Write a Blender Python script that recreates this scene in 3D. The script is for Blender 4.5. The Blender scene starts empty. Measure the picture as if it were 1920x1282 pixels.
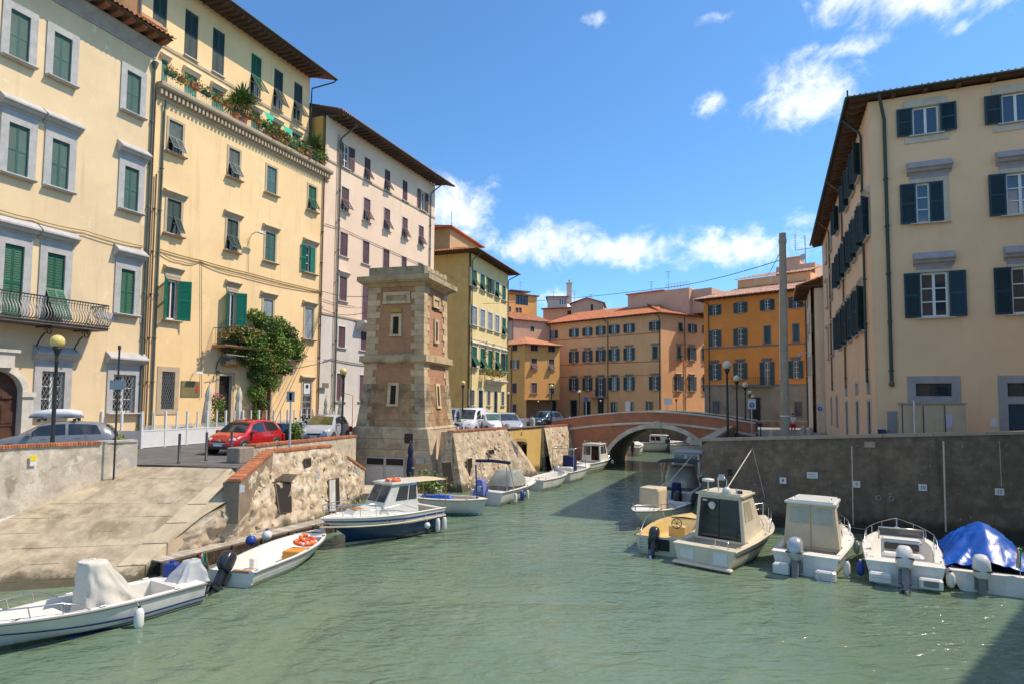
import bpy,math,random
from mathutils import Matrix,Vector,noise as mnoise
random.seed(7)
R=math.radians
sc=bpy.context.scene
COL=sc.collection
# ---------------------------------------------------------------- camera, light, exposure
FPX,PX,PY,TP,ROLL,EYE=1150.0,960.0,684.0,0.06,0.008,4.8
_p=math.atan(TP)
_F=Vector((0,math.cos(_p),math.sin(_p))); _R0=Vector((1,0,0)); _U0=Vector((0,-math.sin(_p),math.cos(_p)))
_R=_R0*math.cos(ROLL)+_U0*math.sin(ROLL); _U=_U0*math.cos(ROLL)-_R0*math.sin(ROLL)
cam_d=bpy.data.cameras.new('camera'); cam=bpy.data.objects.new('camera',cam_d); COL.objects.link(cam)
cam_d.sensor_width=36; cam_d.sensor_fit='HORIZONTAL'; cam_d.lens=36*FPX/1920
cam_d.shift_y=(PY-641)/1920; cam_d.clip_end=5000; cam_d.clip_start=.1
cam.matrix_world=Matrix(((_R.x,_U.x,-_F.x,0),(_R.y,_U.y,-_F.y,0),(_R.z,_U.z,-_F.z,EYE),(0,0,0,1)))
sc.camera=cam
SUN_AZ,SUN_EL=84.0,54.0 # azimuth clockwise from +Y
SUN_STR,SKY_STR,EXPO=3.0,0.145,0.77
sd=bpy.data.lights.new('sun','SUN'); sd.energy=SUN_STR; sd.angle=R(.53); sd.color=(1.0,.885,.72)
sun=bpy.data.objects.new('sun',sd); COL.objects.link(sun)
_s=Vector((math.sin(R(SUN_AZ))*math.cos(R(SUN_EL)),math.cos(R(SUN_AZ))*math.cos(R(SUN_EL)),math.sin(R(SUN_EL))))
sun.rotation_euler=_s.to_track_quat('Z','Y').to_euler(); sun.location=(60,30,60)
sc.view_settings.view_transform='Standard'; sc.view_settings.look='None'
sc.cycles.diffuse_bounces=8; sc.cycles.max_bounces=14
sc.view_settings.exposure=EXPO; sc.view_settings.gamma=1; sc.view_settings.use_curve_mapping=False
class NT:
 """small node-tree helper"""
 def __init__(s,nt): s.nt=nt
 def n(s,t,**k):
  nd=s.nt.nodes.new(t)
  for a,v in k.items():
   if a.startswith('i_'):
    nd.inputs[int(a[2:])].default_value=v
   else: setattr(nd,a,v)
  return nd
 def l(s,a,b): s.nt.links.new(a,b)
 def math(s,op,a,b=None,c=None,clamp=False):
  nd=s.nt.nodes.new('ShaderNodeMath'); nd.operation=op; nd.use_clamp=clamp
  for i,v in enumerate((a,b,c)):
   if v is None: continue
   if isinstance(v,(int,float)): nd.inputs[i].default_value=v
   else: s.l(v,nd.inputs[i])
  return nd.outputs[0]
 def mix(s,f,a,b,blend='MIX'):
  nd=s.nt.nodes.new('ShaderNodeMix'); nd.data_type='RGBA'; nd.blend_type=blend
  for sock,v in ((nd.inputs[0],f),(nd.inputs[6],a),(nd.inputs[7],b)):
   if isinstance(v,(int,float)): sock.default_value=v
   elif isinstance(v,tuple): sock.default_value=(*v[:3],1)
   else: s.l(v,sock)
  return nd.outputs[2]
 def ramp(s,v,a,b):
  nd=s.nt.nodes.new('ShaderNodeMapRange'); nd.interpolation_type='SMOOTHSTEP'
  s.l(v,nd.inputs[0]); nd.inputs[1].default_value=a; nd.inputs[2].default_value=b
  return nd.outputs[0]
 def noise(s,vec,scale,detail=4,rough=.6,dist=0):
  nd=s.nt.nodes.new('ShaderNodeTexNoise'); s.l(vec,nd.inputs['Vector'])
  nd.inputs['Scale'].default_value=scale; nd.inputs['Detail'].default_value=detail
  nd.inputs['Roughness'].default_value=rough; nd.inputs['Distortion'].default_value=dist
  return nd.outputs[0]
 def scale(s,vec,v):
  nd=s.nt.nodes.new('ShaderNodeMapping'); s.l(vec,nd.inputs[0]); nd.inputs[3].default_value=v
  return nd.outputs[0]
def build_world():
 w=bpy.data.worlds.new('World'); sc.world=w; w.use_nodes=True
 T=NT(w.node_tree); bg=w.node_tree.nodes['Background']
 sky=T.n('ShaderNodeTexSky',sky_type='NISHITA',sun_disc=False,sun_elevation=R(SUN_EL),sun_rotation=R(SUN_AZ))
 sky.altitude=0; sky.air_density=1.0; sky.dust_density=.3; sky.ozone_density=2.5
 tc=T.n('ShaderNodeTexCoord'); sep=T.n('ShaderNodeSeparateXYZ'); T.l(tc.outputs['Generated'],sep.inputs[0])
 az=T.math('MULTIPLY',T.math('ARCTAN2',sep.outputs[0],sep.outputs[1]),57.2958)
 # beyond 48 degrees either side the same weather carries on, mirrored
 az=T.math('SUBTRACT',T.math('PINGPONG',T.math('ADD',az,48),96),48)
 el=T.math('MULTIPLY',T.math('ARCSINE',sep.outputs[2]),57.2958)
 # clouds: azimuth, elevation, half sizes (deg), weight
 blobs=[(26.0,25.0,4.4,2.6,1.2),(18.2,25.4,2.0,1.3,.85),(30.5,32.0,5.0,2.6,1.35),(38,31.2,8.0,3.4,1.75),
 (29.5,27.6,5.0,1.0,.75),(8.0,32.5,2.6,.8,.62),(18.5,31.6,2.2,.6,.55),(37.0,27.2,.9,.9,.6),
 (3.0,14.6,6.5,2.2,1.15),(11,13.9,8.5,1.9,1.0),(20.0,13.4,7.5,2.0,1.05),(-5.5,17.4,4.0,3.8,1.1),(5.0,9.2,7,1.6,.7),(25,15.2,5,1.2,.6),(14,8.3,6,1.0,.55)]
 tot=None
 for (a,e,sa,se,wt) in blobs:
  da=T.math('DIVIDE',T.math('SUBTRACT',az,a),sa); de=T.math('DIVIDE',T.math('SUBTRACT',el,e),se)
  d2=T.math('ADD',T.math('MULTIPLY',da,da),T.math('MULTIPLY',de,de))
  g=T.math('MULTIPLY',T.math('POWER',2.71828,T.math('MULTIPLY',d2,-1.0)),wt)
  tot=g if tot is None else T.math('MAXIMUM',tot,g)
 cv=T.n('ShaderNodeCombineXYZ'); T.l(T.math('MULTIPLY',T.math('MULTIPLY',az,.95),T.math('COSINE',T.math('MULTIPLY',el,.0174))),cv.inputs[0]); T.l(el,cv.inputs[1])
 nz=T.noise(cv.outputs[0],.34,10,.64,.35)
 nz2=T.noise(cv.outputs[0],.9,6,.6,.3)
 # unseen broken cloud added overhead for more and whiter fill light
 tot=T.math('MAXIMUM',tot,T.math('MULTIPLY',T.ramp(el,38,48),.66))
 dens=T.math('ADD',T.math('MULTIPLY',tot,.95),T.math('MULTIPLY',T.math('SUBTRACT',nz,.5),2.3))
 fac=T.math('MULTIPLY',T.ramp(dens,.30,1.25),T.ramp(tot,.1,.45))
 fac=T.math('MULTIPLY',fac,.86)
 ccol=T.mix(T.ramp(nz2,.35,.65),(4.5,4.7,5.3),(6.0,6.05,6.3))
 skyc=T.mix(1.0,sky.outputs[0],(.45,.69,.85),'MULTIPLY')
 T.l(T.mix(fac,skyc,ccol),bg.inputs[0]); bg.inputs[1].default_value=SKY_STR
build_world()
# ---------------------------------------------------------------- where a line of sight meets the place
def ray(px,py):
 return _F+_R*((px-PX)/FPX)+_U*((PY-py)/FPX)
def onz(px,py,z):
 d=ray(px,py); k=(z-EYE)/d.z
 return Vector((d.x*k,d.y*k,z))
def onY(px,py,Y):
 d=ray(px,py); k=Y/d.y
 return Vector((d.x*k,Y,EYE+d.z*k))
 # ---------------------------------------------------------------- materials
MATS={}
def mat(name,col,rough=.75,var=.1,scale=1.2,c2=None,c2t=(.5,.7),c2s=.8,streak=0.,bump=0.,bscale=25.,metal=0.,spec=.4,coat=0.,perobj=0.,c3=None,c3t=(.6,.7),c3s=4.,objspace=False,trans=0.,alpha=1.,tide=0.):
 if name in MATS: return MATS[name]
 m=bpy.data.materials.new(name); m.use_nodes=True; MATS[name]=m
 T=NT(m.node_tree); b=m.node_tree.nodes['Principled BSDF']
 if objspace:
  v=T.n('ShaderNodeTexCoord').outputs['Object']
 else:
  v=T.n('ShaderNodeNewGeometry').outputs['Position']
 lo=tuple(max(0,c*(1-var)) for c in col); hi=tuple(min(1,c*(1+var)) for c in col)
 c=T.mix(T.ramp(T.noise(v,scale,5,.65),.3,.7),lo,hi)
 if c2: c=T.mix(T.ramp(T.noise(v,c2s,6,.65,.6),*c2t),c,c2)
 if c3: c=T.mix(T.ramp(T.noise(v,c3s,4,.6,.3),*c3t),c,c3)
 if streak:
  sv=T.scale(v,(2.2,2.2,.16)); k=T.ramp(T.noise(sv,1.0,5,.7),.52,.8)
  c=T.mix(T.math('MULTIPLY',k,streak),c,tuple(x*.45 for x in col))
 if tide:
  zz=T.n('ShaderNodeSeparateXYZ'); T.l(v,zz.inputs[0]); q=T.math('ADD',zz.outputs[2],T.math('MULTIPLY',T.math('SUBTRACT',T.noise(v,2.6,5,.7),.5),.7))
  c=T.mix(T.math('MULTIPLY',T.ramp(q,tide,tide*.35),.85),c,(.04,.038,.02))
 if perobj:
  oi=T.n('ShaderNodeObjectInfo')
  k=T.math('ADD',1-perobj,T.math('MULTIPLY',oi.outputs['Random'],2*perobj))
  cc=T.n('ShaderNodeCombineXYZ')
  for i in range(3): T.l(k,cc.inputs[i])
  c=T.mix(1.0,c,cc.outputs[0],'MULTIPLY')
 T.l(c,b.inputs['Base Color'])
 b.inputs['Roughness'].default_value=rough; b.inputs['Metallic'].default_value=metal
 b.inputs['Specular IOR Level'].default_value=spec
 if coat: b.inputs['Coat Weight'].default_value=coat; b.inputs['Coat Roughness'].default_value=.04
 if trans: b.inputs['Transmission Weight'].default_value=trans
 if alpha <1: b.inputs['Alpha'].default_value=alpha
 if bump:
  bn=T.n('ShaderNodeBump'); bn.inputs['Strength'].default_value=bump; bn.inputs['Distance'].default_value=.03
  T.l(T.noise(v,bscale,5,.65),bn.inputs['Height']); T.l(bn.outputs[0],b.inputs['Normal'])
 return m
def brick_mat(name,c1,c2,mortar,sc_=1.0,bw=.26,rh=.075,ang=0.,dirt=(.05,.045,.035),dirtamt=.6):
 """small brickwork too far away to count; ang turns the pattern onto the wall's run"""
 m=bpy.data.materials.new(name); m.use_nodes=True; MATS[name]=m
 T=NT(m.node_tree); b=m.node_tree.nodes['Principled BSDF']
 g=T.n('ShaderNodeNewGeometry'); mp=T.n('ShaderNodeMapping'); mp.inputs[2].default_value=(0,0,-ang); T.l(g.outputs['Position'],mp.inputs[0])
 sp=T.n('ShaderNodeSeparateXYZ'); T.l(mp.outputs[0],sp.inputs[0]); cb=T.n('ShaderNodeCombineXYZ')
 T.l(sp.outputs[0],cb.inputs[0]); T.l(sp.outputs[2],cb.inputs[1])
 br=T.n('ShaderNodeTexBrick'); T.l(cb.outputs[0],br.inputs[0]); br.inputs['Color1'].default_value=(*c1,1); br.inputs['Color2'].default_value=(*c2,1)
 br.inputs['Mortar'].default_value=(*mortar,1); br.inputs['Scale'].default_value=1; br.inputs['Mortar Size'].default_value=.008
 br.inputs['Brick Width'].default_value=bw; br.inputs['Row Height'].default_value=rh
 c=T.mix(T.math('MULTIPLY',T.ramp(T.noise(g.outputs['Position'],.7,6,.7),.42,.7),dirtamt),br.outputs[0],dirt)
 T.l(c,b.inputs['Base Color']); b.inputs['Roughness'].default_value=.9
 bn=T.n('ShaderNodeBump'); bn.inputs['Strength'].default_value=.5; bn.inputs['Distance'].default_value=.02
 T.l(br.outputs[1],bn.inputs['Height']); bn.invert=True; T.l(bn.outputs[0],b.inputs['Normal'])
 return m
 # ---------------------------------------------------------------- mesh builder
class MB:
 def __init__(s): s.v=[]; s.f=[]; s.sm=[]
 def add(s,vs,fs,smooth=False,M=None):
  k=len(s.v)
  if M is not None: vs=[M @ Vector(p) for p in vs]
  s.v += [tuple(p) for p in vs]; s.f += [tuple(i+k for i in f) for f in fs]; s.sm += [smooth]*len(fs)
  return s
 def box(s,x0,x1,y0,y1,z0,z1,M=None):
  v=[(x0,y0,z0),(x1,y0,z0),(x1,y1,z0),(x0,y1,z0),(x0,y0,z1),(x1,y0,z1),(x1,y1,z1),(x0,y1,z1)]
  return s.add(v,[(0,3,2,1),(4,5,6,7),(0,1,5,4),(1,2,6,5),(2,3,7,6),(3,0,4,7)],M=M)
 def cbox(s,x0,x1,y0,y1,z0,z1,c=.02,M=None):
  """box with chamfered vertical and top edges"""
  pl=[(x0+c,y0),(x1-c,y0),(x1,y0+c),(x1,y1-c),(x1-c,y1),(x0+c,y1),(x0,y1-c),(x0,y0+c)]
  cx,cy=(x0+x1)/2,(y0+y1)/2
  def ins(p):
   return (cx+(p[0]-cx)*(1-2*c/max(x1-x0,1e-3)),cy+(p[1]-cy)*(1-2*c/max(y1-y0,1e-3)))
  v=[(*p,z0) for p in pl]+[(*p,z1-c) for p in pl]+[(*ins(p),z1) for p in pl]
  f=[tuple(range(7,-1,-1)),tuple(range(16,24))]
  for i in range(8):
   j=(i+1)%8; f += [(i,j,8+j,8+i),(8+i,8+j,16+j,16+i)]
  return s.add(v,f,M=M)
 def prism(s,poly,z0,z1,M=None):
  """ccw plan polygon; z may be numbers or lists"""
  n=len(poly); a=z0 if isinstance(z0,(list,tuple)) else [z0]*n; b=z1 if isinstance(z1,(list,tuple)) else [z1]*n
  v=[(p[0],p[1],a[i]) for i,p in enumerate(poly)]+[(p[0],p[1],b[i]) for i,p in enumerate(poly)]
  f=[tuple(range(n-1,-1,-1)),tuple(range(n,2*n))]+[(i,(i+1)%n,n+(i+1)%n,n+i) for i in range(n)]
  return s.add(v,f,M=M)
 def ext(s,prof,x0,x1,M=None,closed=True,smooth=False):
  """profile of (y, z) run along x"""
  n=len(prof); v=[(x0,*p) for p in prof]+[(x1,*p) for p in prof]
  f=[(i,(i+1)%n,n+(i+1)%n,n+i) for i in range(n if closed else n-1)]
  s.add(v,f,smooth,M)
  if closed: s.add(v,[tuple(range(n-1,-1,-1)),tuple(range(n,2*n))],False,M)
  return s
 def quad(s,a,b,c,d): return s.add([a,b,c,d],[(0,1,2,3)])
 def tube(s,pts,r,n=6,M=None,closed=False):
  pts=[Vector(p) for p in pts]; m=len(pts); vs=[]; rs=r if isinstance(r,(list,tuple)) else [r]*m
  ref=None
  for i,p in enumerate(pts):
   a=pts[(i-1)%m] if (closed or i >0) else p; b=pts[(i+1)%m] if (closed or i <m-1) else p
   t=(b-a).normalized()
   if ref is None: ref=Vector((0,0,1)) if abs(t.z) <.9 else Vector((1,0,0))
   x=t.cross(ref).normalized(); y=x.cross(t).normalized(); ref=y
   for k in range(n):
    q=2*math.pi*k/n; vs.append(p+(x*math.cos(q)+y*math.sin(q))*rs[i])
  f=[]
  for i in range(m if closed else m-1):
   j=(i+1)%m
   for k in range(n): f.append((i*n+k,i*n+(k+1)%n,j*n+(k+1)%n,j*n+k))
  s.add(vs,f,True,M)
  if not closed: s.add(vs,[tuple(range(n-1,-1,-1)),tuple(range((m-1)*n,m*n))],False,M)
  return s
 def lathe(s,prof,n=12,M=None,smooth=True):
  vs=[]; f=[]
  for (r,z) in prof:
   for k in range(n): q=2*math.pi*k/n; vs.append((r*math.cos(q),r*math.sin(q),z))
  for i in range(len(prof)-1):
   for k in range(n): f.append((i*n+k,i*n+(k+1)%n,(i+1)*n+(k+1)%n,(i+1)*n+k))
  s.add(vs,f,smooth,M)
  m=len(prof); s.add(vs,[tuple(range(n-1,-1,-1)),tuple(range((m-1)*n,m*n))],False,M)
  return s
 def grid(s,fn,nu,nv,smooth=True,M=None):
  vs=[fn(i/nu,j/nv) for j in range(nv+1) for i in range(nu+1)]
  f=[(j*(nu+1)+i,j*(nu+1)+i+1,(j+1)*(nu+1)+i+1,(j+1)*(nu+1)+i) for j in range(nv) for i in range(nu)]
  return s.add(vs,f,smooth,M)
 def loft(s,rings,smooth=True,closed=False,caps=(False,False),M=None):
  n=len(rings[0]); vs=[p for r in rings for p in r]; f=[]
  for i in range(len(rings)-1):
   for k in range(n if closed else n-1):
    f.append((i*n+k,i*n+(k+1)%n,(i+1)*n+(k+1)%n,(i+1)*n+k))
  s.add(vs,f,smooth,M); m=len(rings)
  if caps[0]: s.add(vs,[tuple(range(n-1,-1,-1))],False,M)
  if caps[1]: s.add(vs,[tuple(range((m-1)*n,m*n))],False,M)
  return s
 def mesh(s,name,m=None):
  me=bpy.data.meshes.new(name); me.from_pydata(s.v,[],s.f); me.polygons.foreach_set('use_smooth',s.sm)
  if m: me.materials.append(m)
  me.update(); return me
 def build(s,name,m,parent=None,loc=None,rotz=0.,matrix=None):
  return put(name,s.mesh(name,m),parent,loc,rotz,matrix)
def put(name,me,parent=None,loc=None,rotz=0.,matrix=None,scale=None):
 o=bpy.data.objects.new(name,me); COL.objects.link(o); o.parent=parent
 if matrix is not None: o.matrix_basis=matrix
 else:
  if loc is not None: o.location=loc
  if rotz: o.rotation_euler=(0,0,rotz)
  if scale is not None: o.scale=scale
 return o
def tag(o,label=None,cat=None,group=None,kind=None):
 if label: o['label']=label
 if cat: o['category']=cat
 if group: o['group']=group
 if kind: o['kind']=kind
 return o
def thing(name,label,cat,loc=(0,0,0),rotz=0.,group=None):
 o=bpy.data.objects.new(name,None); COL.objects.link(o); o.empty_display_size=.3
 o.location=loc; o.rotation_euler=(0,0,rotz)
 return tag(o,label,cat,group)
def struct(o): o['kind']='structure'; return o
def stuff(o): o['kind']='stuff'; return o
def copy_thing(root,loc=None,rotz=None,label=None,group=None):
 r=root.copy(); COL.objects.link(r)
 if loc is not None: r.location=loc
 if rotz is not None: r.rotation_euler=(0,0,rotz)
 if label: r['label']=label
 if group: r['group']=group
 for ch in list(root.children):
  c=ch.copy(); COL.objects.link(c); c.parent=r
  for g in list(ch.children):
   d=g.copy(); COL.objects.link(d); d.parent=c
 return r
def rx(a): return Matrix.Rotation(a,4,'X')
def ry(a): return Matrix.Rotation(a,4,'Y')
def rz(a): return Matrix.Rotation(a,4,'Z')
def tr(x,y,z): return Matrix.Translation((x,y,z))
def scl(x,y,z): return Matrix.Diagonal((x,y,z,1))
def nz3(x,y,z): return mnoise.noise(Vector((x,y,z)))
# ---------------------------------------------------------------- facades
class Fr:
 """a vertical wall plane: origin, unit direction along the wall (to the right seen from outside)"""
 def __init__(s,ox,oy,oz,dx,dy):
  L=math.hypot(dx,dy); s.o=Vector((ox,oy,oz)); s.d=Vector((dx/L,dy/L,0)); s.n=Vector((s.d.y,-s.d.x,0))
  s.ang=math.atan2(s.d.y,s.d.x); s.M=Matrix.Translation(s.o) @ Matrix.Rotation(s.ang,4,'Z')
 def at(s,px,py,out=0.):
  d=ray(px,py); c=Vector((0,0,EYE)); q=s.o+s.n*out
  k=(q-c).dot(s.n)/d.dot(s.n); p=c+d*k
  return (p-s.o).dot(s.d),p.z-s.o.z
 def w(s,a,out,z): return s.o+s.d*a+s.n*out+Vector((0,0,z))
 def off(s,out): return Fr(*(s.o+s.n*out),s.d.x,s.d.y)
def line_at(a,k,px):
 """point of the plan line X = a + k*Y seen at column px (on the horizon)"""
 t=(px-960)/FPX
 Y=a/(t-k); return t*Y,Y
_UM={}
def um(key,fn,m):
 k=(key,m.name)
 if k not in _UM:
  b=MB(); fn(b); _UM[k]=b.mesh(key,m)
 return _UM[k]
def _leaf(b,n=13):
 t=.045
 b.box(0,.13,-t/2,t/2,0,1).box(.87,1,-t/2,t/2,0,1)
 for z0,z1 in ((0,.05),(.475,.525),(.95,1)): b.box(.13,.87,-t/2+.002,t/2-.002,z0,z1)
 for a,c in ((.05,.475),(.525,.95)):
  h=(c-a)/n
  for i in range(n):
   z=a+i*h
   b.quad((.13,-t*.42,z),(.87,-t*.42,z),(.87,t*.3,z+h*1.35),(.13,t*.3,z+h*1.35))
def _leaf_half(b):
 t=.04; n=11
 b.box(0,.12,-t/2,t/2,0,1).box(.88,1,-t/2,t/2,0,1)
 for z0,z1 in ((0,.08),(.92,1)): b.box(.12,.88,-t/2+.002,t/2-.002,z0,z1)
 h=.84/n
 for i in range(n):
  z=.08+i*h
  b.quad((.12,-t*.42,z),(.88,-t*.42,z),(.88,t*.3,z+h*1.35),(.12,t*.3,z+h*1.35))
def _sill(b): b.ext([(.05,0),(.05,.1),(-.2,.1),(-.22,.06),(-.2,.03),(-.12,0)],0,1)
def _sill_thin(b): b.ext([(.05,0),(.05,.05),(-.12,.05),(-.12,0)],0,1)
def _hood(b): b.ext([(.05,0),(.05,.62),(-.03,.62),(-.36,.36),(-.4,.33),(-.4,.26),(-.3,.22),(-.24,.12),(-.1,.07),(-.08,0)],0,1)
def _hood_small(b): b.ext([(.05,0),(.05,.34),(-.02,.34),(-.22,.26),(-.24,.2),(-.12,.1),(-.05,0)],0,1)
def _frieze(b): b.box(0,1,-.05,.03,0,1)
def _caser(nx,ny):
 def f(b):
  w=.07
  b.box(0,w,-.03,.03,0,1).box(1-w,1,-.03,.03,0,1).box(w,1-w,-.03,.03,0,.05).box(w,1-w,-.03,.03,.955,1)
  for i in range(1,nx):
   b.box(i/nx-.05,i/nx+.05,-.034,.03,.05,.955)
  for j in range(1,ny):
   b.box(w,1-w,-.02,.02,.05+.9*j/ny-.013,.05+.9*j/ny+.013)
 return f
def _pane(b): b.quad((0,0,0),(1,0,0),(1,0,1),(0,0,1))
def _diag_grille(b):
 n=6
 for i in range(-n,n+1):
  for sg in (1,-1):
   a=i/n; p=[]
   x0,z0=a,0.; x1,z1=a+1,1.
   lo,hi=max(0,-a),min(1,1-a)
   if hi-lo <.05: continue
   xa,xb=a+lo,a+hi
   if sg <0: xa,xb=1-xa,1-xb
   b.tube([(xa,0,lo),(xb,0,hi)],.011,4)
 b.box(0,.02,-.01,.01,0,1).box(.98,1,-.01,.01,0,1).box(0,1,-.01,.01,0,.012).box(0,1,-.01,.01,.988,1)
def _sq_grille(b):
 for i in range(6): b.box(i/5*.96+.0,i/5*.96+.04,-.012,.012,0,1)
 for j in range(9): b.box(0,1,-.014,.01,j/8*.975,j/8*.975+.022)
def stone(): return mat('grey_stone_trim',(.43,.41,.39),.85,.12,2.5,bump=.15,streak=.25,c2=(.3,.285,.27),c2t=(.62,.8),c2s=2)
def glass(): return mat('window_glass',(.035,.045,.055),.03,.3,.6,spec=.9)
def glass_bright(): return mat('window_glass_sky',(.02,.03,.045),.015,.2,.6,spec=1.0,coat=1.0)
def white_paint(): return mat('white_window_paint',(.74,.73,.7),.5,.05,3)
def window(B,fr,s0,s1,z0,z1,trim=None,fw=.14,proud=.04,ftop=True,sill=None,hood=None,frieze=0.,shut='closed',shm=None,
case=(2,3),casem=None,open_w=None,grille=None,hoodm=None,name='window',dep=.2,glassm=None,lean=None,bottom=False,spread=.12,sillw=.16):
 """one window of a building: the surround is the window's own mesh, leaves, panes, sill and hood hang on it"""
 w,h=s1-s0,z1-z0; trim=trim or stone()
 b=MB()
 if fw >0:
  b.box(-fw,0,-proud,dep,0,h).box(w,w+fw,-proud,dep,0,h)
  if ftop: b.box(-fw,w+fw,-proud-.002,dep,h,h+fw)
  if bottom: b.box(-fw,w+fw,-proud-.002,dep,-fw,0)
  else: b.box(0,w,.0,dep,-.03,0)
 else:
  e=.012
  b.box(-e,0,0,dep,0,h).box(w,w+e,0,dep,0,h).box(0,w,0,dep,h,h+e).box(0,w,0,dep,-e,0)
 Ml=B.matrix_basis.inverted() @ fr.M @ tr(s0,0,z0)
 o=b.build(name,trim,B,matrix=Ml)
 if sill: put('sill',um('sill',_sill if sill == 1 else _sill_thin,trim),o,(-sillw-fw*.4,-proud,-.1 if sill == 1 else-.05),scale=(w+2*sillw+fw*.8,1,1))
 top=h+(fw if ftop and fw else 0)
 if frieze: put('frieze',um('frieze',_frieze,hoodm or trim),o,(-fw-.02,0,top+.004),scale=(w+2*fw+.04,1,frieze)); top += frieze
 if hood: put('hood',um(hood,_hood if hood == 'hood' else _hood_small,hoodm or trim),o,(-fw-spread,0,top+.004),scale=(w+2*fw+2*spread,1,1))
 gm=glassm or glass(); cm=casem or white_paint()
 def leaf(x,y,z,ww,hh,ang=0,tilt=0,half=False):
  M=tr(x,y,z) @ rz(ang) @ rx(tilt) @ (tr(0,0,-hh) if half == 'down' else Matrix()) @ scl(ww,1,hh)
  put('shutter',um('shutter_half' if half else 'shutter',_leaf_half if half else _leaf,shm),o,matrix=M)
 if shut == 'closed':
  leaf(.004,.05,.01,w/2-.008,h-.02); leaf(w/2+.004,.05,.01,w/2-.008,h-.02)
 else:
  put('pane',um('pane',_pane,gm),o,(.03,.155,.03),scale=(w-.06,1,h-.06))
  if case: put('casement',um('casement_%d_%d'%case,_caser(*case),cm),o,(.01,.13,.01),scale=(w-.02,1,h-.02))
  if shut in ('awn','awn_l','awn_r'):
   for k,x in ((0,.005),(1,w/2+.003)):
    if shut == 'awn' or (shut == 'awn_l') == (k == 0):
     leaf(x,.05,h/2,w/2-.008,h/2-.01,half=True)
     leaf(x,.0,h/2,w/2-.008,h/2-.02,tilt=-R(random.uniform(27,35)),half='down')
    else: leaf(x,.05,.01,w/2-.008,h-.02)
  elif shut in ('open','open_l','open_r'):
   ow=open_w or w/2
   if shut != 'open_r': leaf(-.01,-proud-.03,.01,ow,h-.02,ang=R(180+random.uniform(3,14) if lean is None else 180+lean))
   else: leaf(.004,.05,.01,w/2-.008,h-.02)
   if shut != 'open_l': leaf(w+.01,-proud-.03,.01,ow,h-.02,ang=-R(random.uniform(3,14) if lean is None else lean))
   else: leaf(w/2,-.02,.01,w/2-.006,h-.02)
 if grille: put('grille',um('grille_'+grille,_diag_grille if grille == 'diag' else _sq_grille,mat('window_grille_iron',(.25,.24,.23) if grille == 'diag' else (.06,.06,.06),.6)),o,(0,.015,0),scale=(w,1,h))
 return o
def holes_wall(B,fr,s0,s1,z0,z1,holes,m,name='wall',y=0.,uneven=0.):
 """a wall sheet with real openings"""
 ss=sorted({s0,s1,*[h[0] for h in holes if s0 <h[0] <s1],*[h[1] for h in holes if s0 <h[1] <s1]})
 zs=sorted({z0,z1,*[h[2] for h in holes if z0 <h[2] <z1],*[h[3] for h in holes if z0 <h[3] <z1]})
 b=MB(); idx={}
 def vi(i,j):
  if (i,j) not in idx:
   idx[(i,j)]=len(b.v); b.v.append((ss[i],y,zs[j]))
  return idx[(i,j)]
 for i in range(len(ss)-1):
  for j in range(len(zs)-1):
   cs,cz=(ss[i]+ss[i+1])/2,(zs[j]+zs[j+1])/2
   if any(h[0] <cs <h[1] and h[2] <cz <h[3] for h in holes): continue
   b.f.append((vi(i,j),vi(i+1,j),vi(i+1,j+1),vi(i,j+1))); b.sm.append(False)
 return b.build(name,m,B,matrix=B.matrix_basis.inverted() @ fr.M)
def px_rows(fr,rows):
 """rows of (xl, xr, yt, yb, opts): sizes read off, heights of one row averaged"""
 out=[]
 for row in rows:
  L=[]
  for (xl,xr,yt,yb,o) in row:
   xm=(xl+xr)/2; a=fr.at(xl,(yt+yb)/2)[0]; c=fr.at(xr,(yt+yb)/2)[0]
   L.append([a,c,fr.at(xm,yb)[1],fr.at(xm,yt)[1],o])
  zb=sum(l[2] for l in L)/len(L); zt=sum(l[3] for l in L)/len(L)
  if DBG: print('row zb',[round(l[2],2) for l in L],'zt',[round(l[3],2) for l in L],'w',[round(l[1]-l[0],2) for l in L])
  for l in L: out.append((l[0],l[1],zb,zt,l[4]))
 return out
DBG=False
def facade(B,fr,s0,s1,z0,z1,wins,wallm,common,name='wall',extra=()):
 holes=[(a,b,c,d) for a,b,c,d,o in wins if not o.get('nohole')]+list(extra)
 holes_wall(B,fr,s0,s1,z0,z1,holes,wallm,name)
 for a,b,c,d,o in wins:
  k=dict(common); k.update({x: y for x,y in o.items() if x != 'nohole'}); window(B,fr,a,b,c,d,**k)
def local(B,fr,M=None): return B.matrix_basis.inverted() @ fr.M @ (M if M is not None else Matrix())
def rafters(B,fr,s0,s1,z,y0,y1,step,m,w=.09,h=.13,drop=0.):
 """beam ends under an eave, each its own piece; y0..y1 outward distances"""
 key='rafter_%.2f_%.2f_%.2f'%(w,h,y1-y0)
 me=um(key,lambda b: b.ext([(0,0),(0,h),(-(y1-y0),h-drop),(-(y1-y0),.35*h-drop),(-(y1-y0)*.8,-drop)],-w/2,w/2),m)
 n=int((s1-s0)/step)
 for i in range(n+1): put('rafter',me,B,matrix=local(B,fr,tr(s0+i*step,-y0,z)))
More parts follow.
